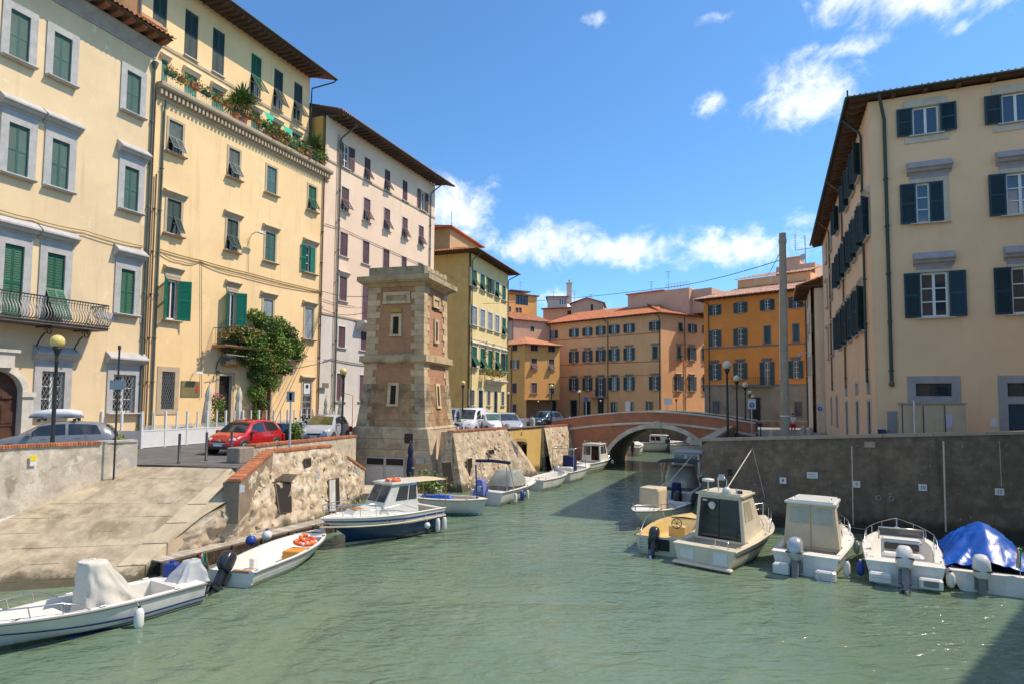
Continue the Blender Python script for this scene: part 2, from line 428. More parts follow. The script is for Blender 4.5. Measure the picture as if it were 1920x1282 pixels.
def tile_roof(B,M,Wd,dep,rise,m,step=.24,course=.42,name='roof_tiles',hipl=0.,hipr=0.,nseg=6):
 """barrel tiles: wavy courses up a slope; M puts x along the eave, y up-slope horizontally; hips cut in at the ends"""
 nx=max(2,int(Wd/step))*nseg; L=math.hypot(dep,rise); nr=max(1,int(L/course)); b=MB()
 a=math.atan2(rise,dep)
 for r in range(nr):
  t0,t1=r/nr,(r+1)/nr+.02
  rows=[]
  for t,lift in ((t0,.035),(t1,0.)):
   xa,xb=hipl*t,Wd-hipr*t; row=[]
   for i in range(nx+1):
    x=i/nx*Wd; xx=min(max(x,xa),xb); ph=(i%nseg)/nseg*2*math.pi
    z=.045*math.cos(ph)+lift+.012*nz3(x*3.1,r*1.7,5)-(.03 if (i // nseg+r*7)%11 == 0 else 0)
    row.append((xx,dep*t-math.sin(a)*z,rise*t+math.cos(a)*z))
   rows.append(row)
  b.loft(rows,smooth=True)
  if r == 0:
   b.add(rows[0]+[(p[0],p[1]+.01,p[2]-.05) for p in rows[0]],[(i+1,i,nx+1+i,nx+2+i) for i in range(nx)])
 o=b.build(name,m,B,matrix=M); return o
def downpipe(B,fr,s,z0,z1,m,out=.1,r=.055,top=None,bottom=None):
 pts=[(s,-out,z0),(s,-out,z1)]
 if bottom: pts=[(s+bottom[0],-out+.05,z0-.25)]+pts
 if top: pts += [(s+top[0]*.15,-out-.05,z1+.2),(s+top[0],-top[1],z1+top[2])]
 b=MB().tube(pts,r,7)
 for i in range(int((z1-z0)/2.2)):
  z=z0+.6+i*2.2; b.box(s-r*1.25,s+r*1.25,-out-r*1.25,.0,z,z+.05)
 return b.build('downpipe',m,B,matrix=local(B,fr))
 # ---------------------------------------------------------------- buildings of the left quay
GZ=2.55
P_b1=mat('cream_plaster',(.755,.562,.335),.9,.06,.5,c2=(.67,.51,.33),c2t=(.5,.8),c2s=.35,streak=.34,bump=.12,c3=(.80,.68,.46),c3t=(.62,.72),c3s=1.2)
P_b2=mat('warm_yellow_plaster',(.865,.60,.31),.9,.06,.4,c2=(.81,.55,.27),c2t=(.5,.75),c2s=.3,streak=.36,bump=.12,c3=(.84,.66,.40),c3t=(.62,.72),c3s=.9)
P_b3=mat('pinkish_plaster',(.80,.585,.42),.9,.05,.4,c2=(.74,.54,.385),c2s=.3,streak=.22,bump=.1)
P_b3l=mat('offwhite_plaster',(.62,.57,.50),.9,.06,.4,c2=(.55,.50,.44),c2s=.3,streak=.3,bump=.1)
P_b3y=mat('ochre_side_plaster',(.55,.36,.10),.9,.08,.5,streak=.3)
P_b4=mat('pale_yellow_plaster',(.74,.57,.26),.9,.06,.4,streak=.25)
P_b4s=mat('yellow_plaster_shaded_end',(.76,.53,.21),.9,.1,.4,c2=(.64,.44,.17),c2s=.4,streak=.4)  # same house plaster, browner copy for the end wall lying in shade
BEIGE=mat('beige_trim',(.48,.37,.25),.85,.08,2,streak=.25)
G_TEAL=mat('teal_green_shutter',(.035,.115,.095),.55,.12,2,perobj=.12)
G_GREEN=mat('green_shutter',(.012,.105,.05),.5,.12,2,perobj=.12)
G_BRIGHT=mat('bright_green_shutter',(.005,.17,.095),.45,.1,2,perobj=.1)
G_GREY=mat('weathered_grey_green_shutter',(.12,.145,.135),.7,.15,2,perobj=.15)
G_BLUE=mat('bluish_shutter',(.07,.16,.17),.6,.1,2)
G_DARK=mat('dark_green_shutter',(.022,.05,.045),.6,.15,2,perobj=.15)
G_LGREY=mat('light_grey_shutter',(.27,.30,.32),.6,.1,2)
G_PURP=mat('plum_brown_shutter',(.115,.055,.065),.6,.12,2,perobj=.12)
WOOD=mat('dark_eave_wood',(.12,.065,.04),.8,.2,3,perobj=.2)
TILE=mat('terracotta_tiles',(.46,.17,.075),.85,.22,2.5,c2=(.52,.27,.15),c2s=1.3,c3=(.2,.1,.06),c3t=(.6,.8),c3s=3)
TILE_P=mat('sunbleached_tiles',(.55,.30,.20),.85,.2,2.5,c2=(.6,.40,.3),c2s=1.3,c3=(.24,.13,.1),c3t=(.62,.8),c3s=3)
COPPER=mat('green_grey_downpipe',(.10,.13,.11),.5,.2,2,c2=(.2,.12,.07),c2t=(.6,.7))
RUST=mat('rusty_brown_pipe',(.18,.09,.05),.6,.2,2)
IRON=mat('black_wrought_iron',(.03,.028,.026),.5,.15,4)
def gable_body(B,fr,s0,s1,z1,depth,m,rise=1.6,y0=.3,name='rear_wall'):
 b=MB(); b.box(s0,s1,y0,depth,-1.0,z1)
 return b.build(name,m,B,matrix=local(B,fr))
 # ---- building 1: cream palazzo at the far left
d1=(.364,.931); o1=(-18.23-.364*12,31.15-.931*12)
f1=Fr(o1[0],o1[1],GZ,*d1)
B1=thing('apartment_palazzo','cream palazzo with grey stone window surrounds, dark teal shutters and a curved iron balcony','building',f1.o,f1.ang)
s_end=f1.at(290,113)[0]; zt1=f1.at(291.7,113)[1]
w1=px_rows(f1,[
[(17,55,24,116,{}),(98.7,133,67,153,{}),(236,262.5,137.5,215,{})],
[(13.4,52.7,236,331,dict(hood='hood',frieze=.22)),(95,128,263,355.5,dict(hood='hood',frieze=.22)),(231.5,258.3,315,397,dict(hood='hood',frieze=.22))],
[(224.7,250.7,506,590,{}),],
[(76,119,698,773,{}),(210.5,252,700,775,{})]])
zc0,zc1=w1[6][2],w1[6][3]
w1[6]=(w1[6][0],w1[6][1],zc0,zc1,dict(hood='hood',frieze=.2,shm=G_GREEN))
fl=f1.at(60,604)[1] # balcony floor
for (xl,xr,st) in ((5,42,'closed'),(86,119.8,'awn')):
 w1.append((f1.at(xl,520)[0],f1.at(xr,520)[0],fl,zc1+.02,dict(hood='hood',frieze=.2,sill=None,shm=G_GREEN,shut=st,case=None)))
for i in (7,8): w1[i]=w1[i][:4]+(dict(shut='none',grille='diag',hood='hood',frieze=.15,case=(2,3)),)
# two more columns carry on beyond the picture
pitch=w1[1][0]-w1[0][0]
for r,i in ((0,0),(1,3)):
 a=w1[i]
 for k in (1,2): w1.append((a[0]-pitch*k*1.15,a[1]-pitch*k*1.15,a[2],a[3],dict(a[4])))
dl,dr=f1.at(0,740)[0]-.95,f1.at(38,740)[0]
dz=f1.at(38,735)[1]; dtop=f1.at(0,690)[1]-.1
common1=dict(shm=G_TEAL,sill=1,fw=.30,proud=.06,trim=stone())
facade(B1,f1,-1.5,s_end,-.6,zt1,w1,P_b1,common1,extra=[(dl,dr,.0,dtop+.0)])
gable_body(B1,f1,-1.5,s_end-.02,zt1,11,P_b1)
# cornice, eave and roof
b=MB().ext([(0,0),(-.06,0),(-.08,.1),(-.22,.32),(-.42,.5),(-.46,.52),(-.46,.6),(0,.6)],-1.5,s_end+.02)
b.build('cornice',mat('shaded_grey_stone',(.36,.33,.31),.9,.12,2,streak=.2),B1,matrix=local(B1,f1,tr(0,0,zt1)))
rafters(B1,f1,-1.2,s_end-.1,zt1+.62,.0,1.05,.62,mat('terracotta_eave_brackets',(.28,.11,.055),.85,.2,3,perobj=.15),w=.26,h=.16)
MB().box(-1.5,s_end+.1,-1.15,.0,.785,.85).build('eave_board',WOOD,B1,matrix=local(B1,f1,tr(0,0,zt1)))
tile_roof(B1,local(B1,f1,tr(-1.5,-1.25,zt1+.90)),s_end+1.7,6,1.7,TILE)
MB().prism([(0,0),(s_end+1.4,0),(s_end+1.4,12),(0,12)],[0,0,3.0,3.0],[.02,.02,3.05,3.05]).build('roof_deck',WOOD,B1,matrix=local(B1,f1,tr(-1.5,-1.1,zt1+.85)))
# string course and small wall details
for a,c in ((f1.at(180,600)[0],f1.at(220,600)[0]),(f1.at(262,600)[0],s_end-.05)):
 MB().box(a,c,-.04,.02,0,.3).build('string_course',stone(),B1,matrix=local(B1,f1,tr(0,0,zc0-.33)))
sp=f1.at(280,300)[0]
downpipe(B1,f1,sp,.3,zt1-.7,COPPER,top=(0,-.02,.3)); MB().lathe([(.05,0),(.09,.12),(.16,.35),(.16,.4)],8).build('hopper_head',COPPER,B1,matrix=local(B1,f1,tr(sp,-.13,zt1-.6)))
# arched door with stone surround
b=MB(); dw=dr-dl; rr=dw/2; zs=dtop-rr
arc=[(dl+rr-rr*math.cos(math.pi*i/14),zs+rr*math.sin(math.pi*i/14)) for i in range(15)]
for i in range(14):
 (x0,z0),(x1,z1)=arc[i],arc[i+1]; cx=dl+rr
 k=1.32
 o=[(cx+(x0-cx)*k,zs+(z0-zs)*k),(cx+(x1-cx)*k,zs+(z1-zs)*k)]
 v=[(x0,-.16,z0),(x1,-.16,z1),(o[1][0],-.12,o[1][1]),(o[0][0],-.12,o[0][1]),(x0,.3,z0),(x1,.3,z1),(o[1][0],.05,o[1][1]),(o[0][0],.05,o[0][1])]
 b.add(v,[(0,1,2,3),(0,4,5,1),(3,2,6,7)])
for x0,x1 in ((dl-.42,dl),(dr,dr+.42)):
 b.box(x0,x1,-.16,.3,-.5,zs).box(x0-.06,x1+.06,-.24,.05,zs-.2,zs)
 # spandrels close the square hole above the arch
for sg in (-1,1):
 cx=dl+rr; pts=[p for p in arc if (p[0]-cx)*sg >=-1e-6]
 corner=(cx+sg*rr,dtop)
 for i in range(len(pts)-1): b.add([(pts[i][0],.01,pts[i][1]),(pts[i+1][0],.01,pts[i+1][1]),(corner[0],.01,corner[1])],[(0,1,2)])
door=b.build('arched_doorway',mat('pale_stone',(.60,.54,.45),.8,.12,3,streak=.3),B1,matrix=local(B1,f1))
kx=dl+rr
MB().prism([(-.34,-.42),(.34,-.42),(.42,.05),(-.42,.05)],0,.62).box(-.5,.5,-.5,.05,.62,.74).build('keystone',MATS['pale_stone'],door,matrix=tr(kx,0,dtop+.12))
b=MB()
for a,c in ((dl+.01,kx-.01),(kx+.01,dr-.01)):
 b.box(a,c,.2,.26,-.5,zs)
 for z0,z1 in ((0.1,.9),(1.1,2.1),(2.25,zs-.15)):
  b.box(a+.12,c-.12,.16,.2,z0,z1).box(a+.24,c-.24,.13,.16,z0+.12,z1-.12)
for i in range(14):
 b.add([(arc[i][0],.22,arc[i][1]),(arc[i+1][0],.22,arc[i+1][1]),(arc[i+1][0],.22,zs),(arc[i][0],.22,zs)],[(0,1,2,3)])
b.build('panelled_door',mat('brown_door_wood',(.09,.04,.025),.45,.25,4),door)
# curved iron balcony
bx0,bx1=-.5,f1.at(172,590)[0]; proj=1.15
bal=MB().box(bx0,bx1,-proj,0,-.16,0).box(bx0-.04,bx1+.04,-proj-.05,0,-.05,-.02).build('balcony',mat('balcony_slab',(.16,.13,.11),.8,.2,3),B1,matrix=local(B1,f1,tr(0,0,fl)))
me=None
prof=[(0,.02),(-.16,.14),(-.2,.3),(-.1,.5),(.02,.64),(.03,.8),(-.02,.98)]
bm_=MB().tube([(0,y,z) for y,z in prof],.02,5).mesh('baluster',mat('pale_iron_baluster',(.33,.30,.26),.5,.3,5,perobj=.3))
n=int((bx1-bx0)/.115)
for i in range(n+1): put('baluster',bm_,bal,(bx0+(bx1-bx0)*i/n,-proj+.04,0))
for i in range(1,9): put('baluster',bm_,bal,(bx1-.03,-proj+.04+i*.12,0),rotz=R(90))
MB().tube([(bx0,-proj+.02,.99),(bx1,-proj+.02,.99),(bx1,0,.99)],.03,6).tube([(bx0,-proj,.05),(bx1+.04,-proj,.05),(bx1+.04,0,.05)],.022,6).tube([(bx0,-proj-.02,.86),(bx1,-proj-.02,.86)],.014,5).build('handrail',IRON,bal)
def scroll(b,M,r=.22,turns=1.6,t=.022):
 b.tube([((r*(1-.8*k/30))*math.cos(turns*2*math.pi*k/30),0,(r*(1-.8*k/30))*math.sin(turns*2*math.pi*k/30)) for k in range(31)],t,5,M=M)
for xs in (f1.at(38,640)[0]-2.4,f1.at(66,640)[0],f1.at(137,640)[0]):
 b=MB(); M0=rz(R(90))
 scroll(b,tr(0,-.85,-.35) @ M0,.26); scroll(b,tr(0,-.14,-1.2) @ M0,.16)
 b.tube([(0,-.62,-.45),(0,-.4,-.62),(0,-.2,-.85),(0,-.05,-1.1),(0,-.03,-1.4)],.03,5).tube([(0,0,-.2),(0,-1.0,-.2)],.03,5)
 b.build('scroll_bracket',IRON,bal,(xs,0,0))
 # ---- building 2: yellow house with plant-filled terrace and set-back top floors
KL,AL=.426,-31.5
def LF(px): return line_at(AL,KL,px)
p0,p1=LF(270),LF(598)
f2=Fr(p0[0],p0[1],GZ,KL,1)
B2=thing('terraced_house','tall warm yellow house with green shutters and potted plants along its cornice terrace','building',f2.o,f2.ang)
e2=f2.at(607,400)[0]
zl=f2.at(605,338)[1] # underside of the dentilled ledge
w2=px_rows(f2,[
[(316,342,226,289,dict(shut='awn',shm=G_GREY)),(428.6,448.7,280,334,dict(shut='awn',shm=G_GREY)),(500,517.8,314,365,dict(shm=G_BLUE)),(577.8,592,353,398,dict(shut='awn',shm=G_GREEN))],
[(312.5,338.8,373,438,dict(shut='awn_r',shm=G_DARK,hood='hood_small')),(425,445.4,412,471,dict(shut='awn',shm=G_DARK,hood='hood_small')),(497,515.4,437.5,492,dict(hood='hood_small',shm=G_TEAL)),(572,590,464,516,dict(hood='hood_small',shm=G_BRIGHT,shut='open_l'))],
[(312,332,525.5,599,dict(shut='open',shm=G_BRIGHT,hood='hood_small',frieze=.25,case=(2,1),open_w=.62,lean=42)),(493,511,561,625,dict(hood='hood_small',shm=G_LGREY)),(571,586.7,578,638,dict(hood='hood_small',shm=G_LGREY))],
[(302,326.5,696,767,dict(shut='none',grille='diag',hood=None,sill=None,bottom=True,fw=.25,case=None))]])
flb=f2.at(430,650)[1]
zp1=w2[8][3]
w2.append((f2.at(426,600)[0],f2.at(441,600)[0],flb,zp1,dict(shut='open',shm=G_BRIGHT,hood='hood_small',frieze=.2,sill=None,case=(2,1),open_w=.55,lean=42)))
dzt=f2.at(421,704)[1]
w2.append((f2.at(409.5,740)[0],f2.at(433,740)[0],0.02,dzt,dict(shut='none',sill=None,case=None,fw=.2,glassm=mat('dark_door',(.02,.015,.012),.5,.2),hood=None)))
w2.append((f2.at(484,740)[0],f2.at(507,740)[0],0.02,f2.at(495,718)[1],dict(shut='none',sill=None,case=(2,3),casem=mat('reddish_door_wood',(.25,.11,.06),.5,.2,4),glassm=mat('reddish_door_panel',(.2,.085,.045),.5,.2,4),hood=None)))
w2.append((f2.at(567,740)[0],f2.at(582.5,740)[0],0.02,f2.at(575,716)[1],dict(shut='none',sill=None,case=(1,4),casem=mat('dark_shop_frame',(.04,.045,.05),.5),grille='sq',hood='hood_small')))
common2=dict(shm=G_GREEN,sill=1,fw=.13,proud=.035,trim=BEIGE,hoodm=mat('ochre_stone_hood',(.50,.40,.27),.85,.1,2,streak=.3))
facade(B2,f2,0,e2,-.6,zl,w2,P_b2,common2)
gable_body(B2,f2,.0,e2-.02,zl,12,P_b2)
# ledge with dentils
led=MB().ext([(0,0),(-.06,0),(-.1,.08),(-.12,.46),(-.42,.52),(-.48,.60),(-.5,.74),(-.44,.80),(0,.80)],-.05,e2+.35).build('cornice_ledge',BEIGE,B2,matrix=local(B2,f2,tr(0,0,zl)))
den=um('dentil',lambda b: b.box(0,.12,-.34,-.1,.18,.46),BEIGE)
n=int((e2+.2)/.25)
for i in range(n+1): put('dentil',den,led,(i*.25,0,0))
fu=f2.off(-1.25)
zt=zl+.8
MB().box(.0,e2+.3,-.44,1.3,zt-.22,zt-.02).build('terrace_floor',BEIGE,B2,matrix=local(B2,f2))
ze=fu.at(580,145.5)[1]; su0=fu.at(262,60)[0]; su1=fu.at(580,200)[0]
wu=px_rows(fu,[
[(346.4,371.4,19,108,dict(shm=G_DARK)),(398.4,420.8,55,140,dict(shm=G_DARK)),(470.5,489.8,105,183,dict(shut='awn',shm=G_GREEN)),(513.5,530.2,134,208.5,dict(shut='awn',shm=G_DARK)),(551,566.5,160,231,dict(shut='awn',shm=G_DARK))]])
a=wu[0]; wu.append((fu.at(287,20)[0],fu.at(313.5,20)[0],a[2],a[3],dict(shm=G_DARK)))
tt=sum(fu.at(x,y)[1] for x,y in ((355,137),(407,168),(480,208),(519,233.5),(557,256)))/5
for xl,xr in ((300,311),(344,367.5),(397,418),(472,488),(511.7,527.6),(549.8,564.4)):
 wu.append((fu.at(xl,200)[0],fu.at(xr,200)[0],zt,tt,dict(shm=G_BRIGHT if xl <450 else G_GREEN,fw=0,hood='hood_small',sill=None,spread=.12)))
facade(B2,fu,su0,su1,zt-.3,ze,wu,P_b2,dict(shm=G_DARK,sill=2,fw=0.0,trim=mat('light_sill',(.66,.58,.45),.8),sillw=.05),name='upper_wall')
MB().box(su0,su1-.02,.3,10.5,zt-.3,ze).build('upper_rear_wall',P_b2,B2,matrix=local(B2,fu))
sc_z=(fu.at(350,113)[1]+fu.at(420,143)[1])/2-.25
MB().box(su0,su1+.01,-.06,.0,0,.18).build('string_course',BEIGE,B2,matrix=local(B2,fu,tr(0,0,sc_z)))
rafters(B2,fu,su0,su1+.05,ze-.05,0,1.35,.42,WOOD,w=.11,h=.16,drop=.12)
MB().prism([(su0,-1.4),(su1+1.1,-1.4),(su1+1.1,5),(su0,5)],[0,0,1.9,1.9],[.07,.07,1.97,1.97]).build('eave_boards',WOOD,B2,matrix=local(B2,fu,tr(0,0,ze+.07)))
tile_roof(B2,local(B2,fu,tr(su0,-1.45,ze+.17)),su1-su0+1.2,6,1.85,TILE)
MB().tube([(su0,-1.5,ze+.12),(su1+1.15,-1.5,ze+.12)],.07,6).tube([(su1+1.05,-1.5,ze+.1),(su1+1.0,-1.3,ze-.1),(su1+.12,-.1,ze-.75),(su1+.1,-.09,ze-1.2),(su1+.1,-.09,zt)],.05,7).build('gutter',mat('dark_gutter',(.05,.06,.055),.5),B2,matrix=local(B2,fu))
downpipe(B2,f2,.42,.3,zl-.5,COPPER,top=(0,.2,.5)); downpipe(B2,f2,.12,.3,zl-4,RUST,r=.04)
downpipe(B2,f2,e2-.16,.2,zl-.2,RUST,top=(0,.1,.3))
# party wall, chimney and small cabin above the first building's roof
MB().box(su0-3.0,su0,1.6,8,zt-1,ze-.4).build('recessed_wall',P_b2,B2,matrix=local(B2,fu))
ch=fu.off(1.2); c0=ch.at(268,62);
b=MB().box(c0[0]-.3,c0[0]+1.0,-.3,.5,-.5,.0).box(c0[0]-.38,c0[0]+1.08,-.38,.58,0,.12).box(c0[0]-.2,c0[0]+.9,-.2,.4,.12,.3)
b.build('chimney',mat('orange_render',(.52,.30,.16),.9,.1),B2,matrix=local(B2,ch,tr(0,0,c0[1]+.6)))
MB().tube([(su0-.1,-.12,zt),(su0-.1,-.12,ze-.3)],.06,6).tube([(su0-1.6,1.5,ze-1.2),(su0-1.5,1.4,ze-.7),(su0-1.0,.6,ze-.5)],.09,7).build('flue_pipes',mat('grey_pipe',(.12,.14,.16),.4,metal=.4),B2,matrix=local(B2,fu))
# railing along the terrace: thin posts with rails
tz=zt
b=MB().tube([(.1,-.3,tz+.75),(e2+.2,-.3,tz+.75)],.015,4).tube([(.1,-.3,tz+.12),(e2+.2,-.3,tz+.12)],.012,4)
for i in range(int(e2/.14)): b.box(.1+i*.14,.113+i*.14,-.306,-.294,tz,tz+.75)
b.build('terrace_railing',mat('white_rail',(.6,.58,.54),.5),B2,matrix=local(B2,f2))
# first floor balcony above the restaurant door
q0,q1=f2.at(399,640)[0],f2.at(492,640)[0]
bal2=MB().box(q0,q1,-.95,0,-.12,0).box(q0-.03,q1+.03,-1.0,0,-.04,.01).build('balcony',mat('terracotta_slab',(.42,.22,.10),.8,.15),B2,matrix=local(B2,f2,tr(0,0,flb)))
bb=MB().tube([(0,0,0),(0,0,.95)],.011,4).mesh('baluster',IRON)
for i in range(int((q1-q0)/.13)+1): put('baluster',bb,bal2,(q0+i*.13,-.92,0))
for i in range(6): put('baluster',bb,bal2,(q0+.02,-.92+i*.15,0))
MB().tube([(q0,0,.96),(q0,-.92,.96),(q1,-.92,.96),(q1,0,.96)],.02,5).tube([(q0,0,.08),(q0,-.92,.08),(q1,-.92,.08),(q1,0,.08)],.014,5).build('handrail',IRON,bal2)
for xs in (q0+.25,q1-.3):
 b=MB(); M0=rz(R(90)); scroll(b,tr(0,-.7,-.33) @ M0,.22); scroll(b,tr(0,-.2,-1.55) @ M0,.17)
 b.tube([(0,-.5,-.45),(0,-.3,-.75),(0,-.12,-1.0),(0,-.05,-1.35)],.028,5).build('scroll_bracket',IRON,bal2,(xs,0,0))
 # ground-floor notice board, restaurant sign and glazed door poster
def wallbox(B,fr,px0,py0,px1,py1,th,name,m,out=0.):
 a,z1=fr.at(px0,py0); c,z0=fr.at(px1,py1)
 return MB().box(a,c,-th-out,-out,min(z0,z1),max(z0,z1)).build(name,m,B,matrix=local(B,fr)),a,c,min(z0,z1),max(z0,z1)
 # ---- building 3: tall pinkish house, its ground and first floor off-white
q0_,q1_=LF(598.5),LF(812)
f3=Fr(q0_[0],q0_[1],GZ,KL,1)
B3=thing('tall_pink_house','tall pinkish house with plum brown shutters and off-white lower floors','building',f3.o,f3.ang)
e3=f3.at(815,400)[0]; z3=f3.at(815,347)[1]
zs3=(f3.at(666,600)[1]+f3.at(606,588)[1])/2
tr3=mat('thin_pale_surround',(.66,.55,.45),.85,.08)
w3=px_rows(f3,[
[(642.5,654,271,314,dict(shut='open',fw=0,open_w=.55)),(683.6,694.8,294.5,338,dict(shut='awn',fw=0)),(721.5,731.7,319,359,dict(shut='awn',fw=0)),(755,764,341,378,dict(fw=0)),(788,796.5,361,398,dict(shut='open',fw=0,open_w=.5,case=(2,2)))],
[(640,654,349.5,394.5,dict(shut='awn')),(681.8,694,372.5,416,dict(shut='awn')),(719.8,731,391.5,432,dict(shut='awn')),(754,764,410,449,dict(shut='awn')),(785,794,426,463,dict(shut='awn'))],
[(637.4,651.6,435,482.5,{}),(680,692,453,496.5,{}),(718,729.7,469,509,{}),(752.7,762,482,520,{}),(784,793,494,530,{})],
[(636,650,521,568,dict(hood='hood_small')),(715,727,541,583,{}),(750,760,551,590,{})],
[(634,647,613.5,652,{}),(676,688,621,658,{}),(714,725,625,661,{})],
[(630.7,646,700,750,{}),(673.6,687,702,753,{})]])
a=w3[15]; w3.append((f3.at(679,560)[0],f3.at(691,560)[0],f3.at(685,602)[1],a[3],dict(sill=None)))
c3_=dict(shm=G_PURP,sill=2,fw=.09,proud=.02,trim=tr3,casem=white_paint())
hi=[w for w in w3 if w[2] >zs3-.1]; lo=[w for w in w3 if w not in hi]
facade(B3,f3,0.02,e3,zs3,z3,hi,P_b3,c3_); facade(B3,f3,0.02,e3,-.6,zs3,lo,P_b3l,dict(c3_,trim=mat('white_surround',(.66,.63,.58),.8,.05)),name='lower_wall')
MB().box(.02,e3-.02,.3,11,-1,z3).build('side_wall',P_b3y,B3,matrix=local(B3,f3))
zA=(f3.at(609.4,293.5)[1]+f3.at(814.6,412)[1])/2
for z in (zA,zs3): MB().box(.02,e3+.03,-.06,.0,0,.14).build('string_course',mat('brownish_course',(.42,.32,.24),.85),B3,matrix=local(B3,f3,tr(0,0,z-.07)))
rafters(B3,f3,0.3,e3,z3-.05,0,1.3,.5,WOOD,w=.11,h=.15,drop=.1)
MB().prism([(0,-1.35),(e3+1.3,-1.35),(e3+1.3,6),(0,6)],[0,0,2.3,2.3],[.07,.07,2.37,2.37]).build('eave_boards',WOOD,B3,matrix=local(B3,f3,tr(0,0,z3+.06)))
tile_roof(B3,local(B3,f3,tr(0,-1.4,z3+.15)),e3+1.35,6.5,2.05,TILE)
MB().tube([(1.2,-1.4,z3+.1),(e3+1.3,-1.4,z3+.1)],.06,6).build('gutter',MATS['dark_gutter'],B3,matrix=local(B3,f3))
for px in (633,805):
 s=f3.at(px,450)[0]; downpipe(B3,f3,s,1.5 if px <700 else .2,z3-1.2,COPPER,r=.06,top=(.5,1.3,1.2))
s=f3.at(628,500)[0]; downpipe(B3,f3,s,1.3,z3-.9,mat('tan_pipe',(.42,.32,.24),.7),r=.04)
# little balcony half hidden by the tower
fb=f3.at(672,602)[1]; a0=f3.at(668,600)[0]; a1=f3.at(700,600)[0]
bal3=MB().ext([(0,0),(-.75,0),(-.75,-.18),(-.55,-.3),(0,-.75)],a0,a1).build('balcony',P_b3l,B3,matrix=local(B3,f3,tr(0,0,fb)))
bb3=MB().tube([(0,0,0),(0,0,.95)],.012,4).mesh('baluster',mat('reddish_iron',(.25,.1,.07),.6))
for i in range(12): put('baluster',bb3,bal3,(a0+.04+i*.13,-.7,0))
MB().tube([(a0,0,.95),(a0+.02,-.7,.95),(a1,-.7,.95)],.02,5).build('handrail',MATS['reddish_iron'],bal3)
# ---- building 4: pale yellow house beyond the tower
c4=LF(881); k4=(1357-960)/FPX
f4=Fr(c4[0],c4[1],GZ,k4,1)
B4=thing('pale_yellow_house','pale yellow house with rows of green shutters beyond the tower, its end wall in shade','building',f4.o,f4.ang)
e4=f4.at(951,700)[0]; z4=f4.at(884,474)[1]
def lerp(a,b,t): return a+(b-a)*t
cols4=[(884.4,893.8),(900,908.7),(914.5,923),(928,935.7),(941,948)]
def row4(ta,tb,ba,bb,opts):
 return [(c[0],c[1],lerp(ta,tb,i/4),lerp(ba,bb,i/4),opts[i]) for i,c in enumerate(cols4)]
w4=px_rows(f4,[row4(508,536,541,562,[dict(shut='awn'),dict(shut='awn'),dict(shut='open',open_w=.45),dict(shut='awn'),{}]),
row4(576,597,612,627,[dict(shm=G_LGREY)]*4+[dict(shut='awn')]),
row4(649.6,662.7,690.7,694.5,[dict(shut='awn',hood='hood_small'),dict(shut='awn',hood='hood_small'),dict(hood='hood_small'),dict(shut='awn',hood='hood_small'),dict(shut='open',open_w=.4,hood='hood_small')]),
[(882.5,889,731,759,dict(shut='none',grille='sq')),(913,919,732,760,dict(shut='none',grille='sq')),(939.5,945,734,760,dict(shut='none',grille='sq'))]])
w4 += [(f4.at(897,740)[0],f4.at(905,740)[0],0,f4.at(901,731)[1],dict(shut='none',sill=None,case=(2,3),casem=MATS['dark_shop_frame'])),(f4.at(926,740)[0],f4.at(932.5,740)[0],0,f4.at(929,733)[1],dict(shut='none',sill=None,case=(2,3),casem=MATS['dark_shop_frame']))]
facade(B4,f4,0,e4,-.6,z4,w4,P_b4,dict(shm=G_GREEN,sill=1,fw=.16,proud=.04,trim=mat('whitish_surround',(.62,.58,.48),.85,.08),casem=MATS['dark_shop_frame']))
W4=9.0
MB().box(.02,e4-.02,.3,W4,-1,z4).build('end_wall',P_b4s,B4,matrix=local(B4,f4))
MB().box(0,e4,-.05,.0,0,.16).build('string_course',MATS['whitish_surround'],B4,matrix=local(B4,f4,tr(0,0,w4[10][3]+.75)))
rafters(B4,f4,0,e4,z4-.05,0,1.1,.6,WOOD,w=.1,h=.13)
MB().prism([(-1.1,-1.15),(e4+1.1,-1.15),(e4+1.1,W4+.8),(-1.1,W4+.8)],[0]*4,[.1]*4).build('eave_boards',WOOD,B4,matrix=local(B4,f4,tr(0,0,z4+.05)))
tile_roof(B4,local(B4,f4,tr(-1.15,-1.2,z4+.16)),e4+2.3,5.5,1.7,TILE,hipl=5.5,hipr=5.5)
tile_roof(B4,local(B4,f4,tr(-1.15,W4+.8,z4+.16) @ rz(R(-90))),W4+2,5.5,1.7,TILE,hipl=5,hipr=5.5)
MB().tube([(-1.1,-1.22,z4+.1),(e4+1.1,-1.22,z4+.1)],.06,6).build('gutter',MATS['dark_gutter'],B4,matrix=local(B4,f4))
downpipe(B4,f4,.15,.2,z4-.9,COPPER,top=(.1,1.1,.9)); downpipe(B4,f4,e4-.15,.2,z4-.9,MATS['dark_gutter'],top=(.9,1.1,.9))
# upper storey standing back on the roof
b=MB().box(1.5,e4-1.5,3.2,9,0,3.0); b.build('penthouse_wall',mat('tan_penthouse',(.50,.33,.16),.9,.08),B4,matrix=local(B4,f4,tr(0,0,z4+.3)))
MB().prism([(.9,2.7),(e4-.9,2.7),(e4-.9,9.5),(.9,9.5)],[0]*4,[.12,.12,.8,.8]).build('penthouse_roof',TILE,B4,matrix=local(B4,f4,tr(0,0,z4+3.3)))
window(B4,f4.off(-3.2),e4-3.2,e4-2.4,z4+1.4,z4+2.8,fw=.0,shm=G_GREEN,sill=2)
MB().tube([(0,0,0),(0,0,2.2)],.03,5).tube([(-.3,0,1.9),(.3,0,1.9)],.02,4).build('roof_aerial',MATS['grey_pipe'],B4,matrix=local(B4,f4,tr(1.4,3,z4+3)))
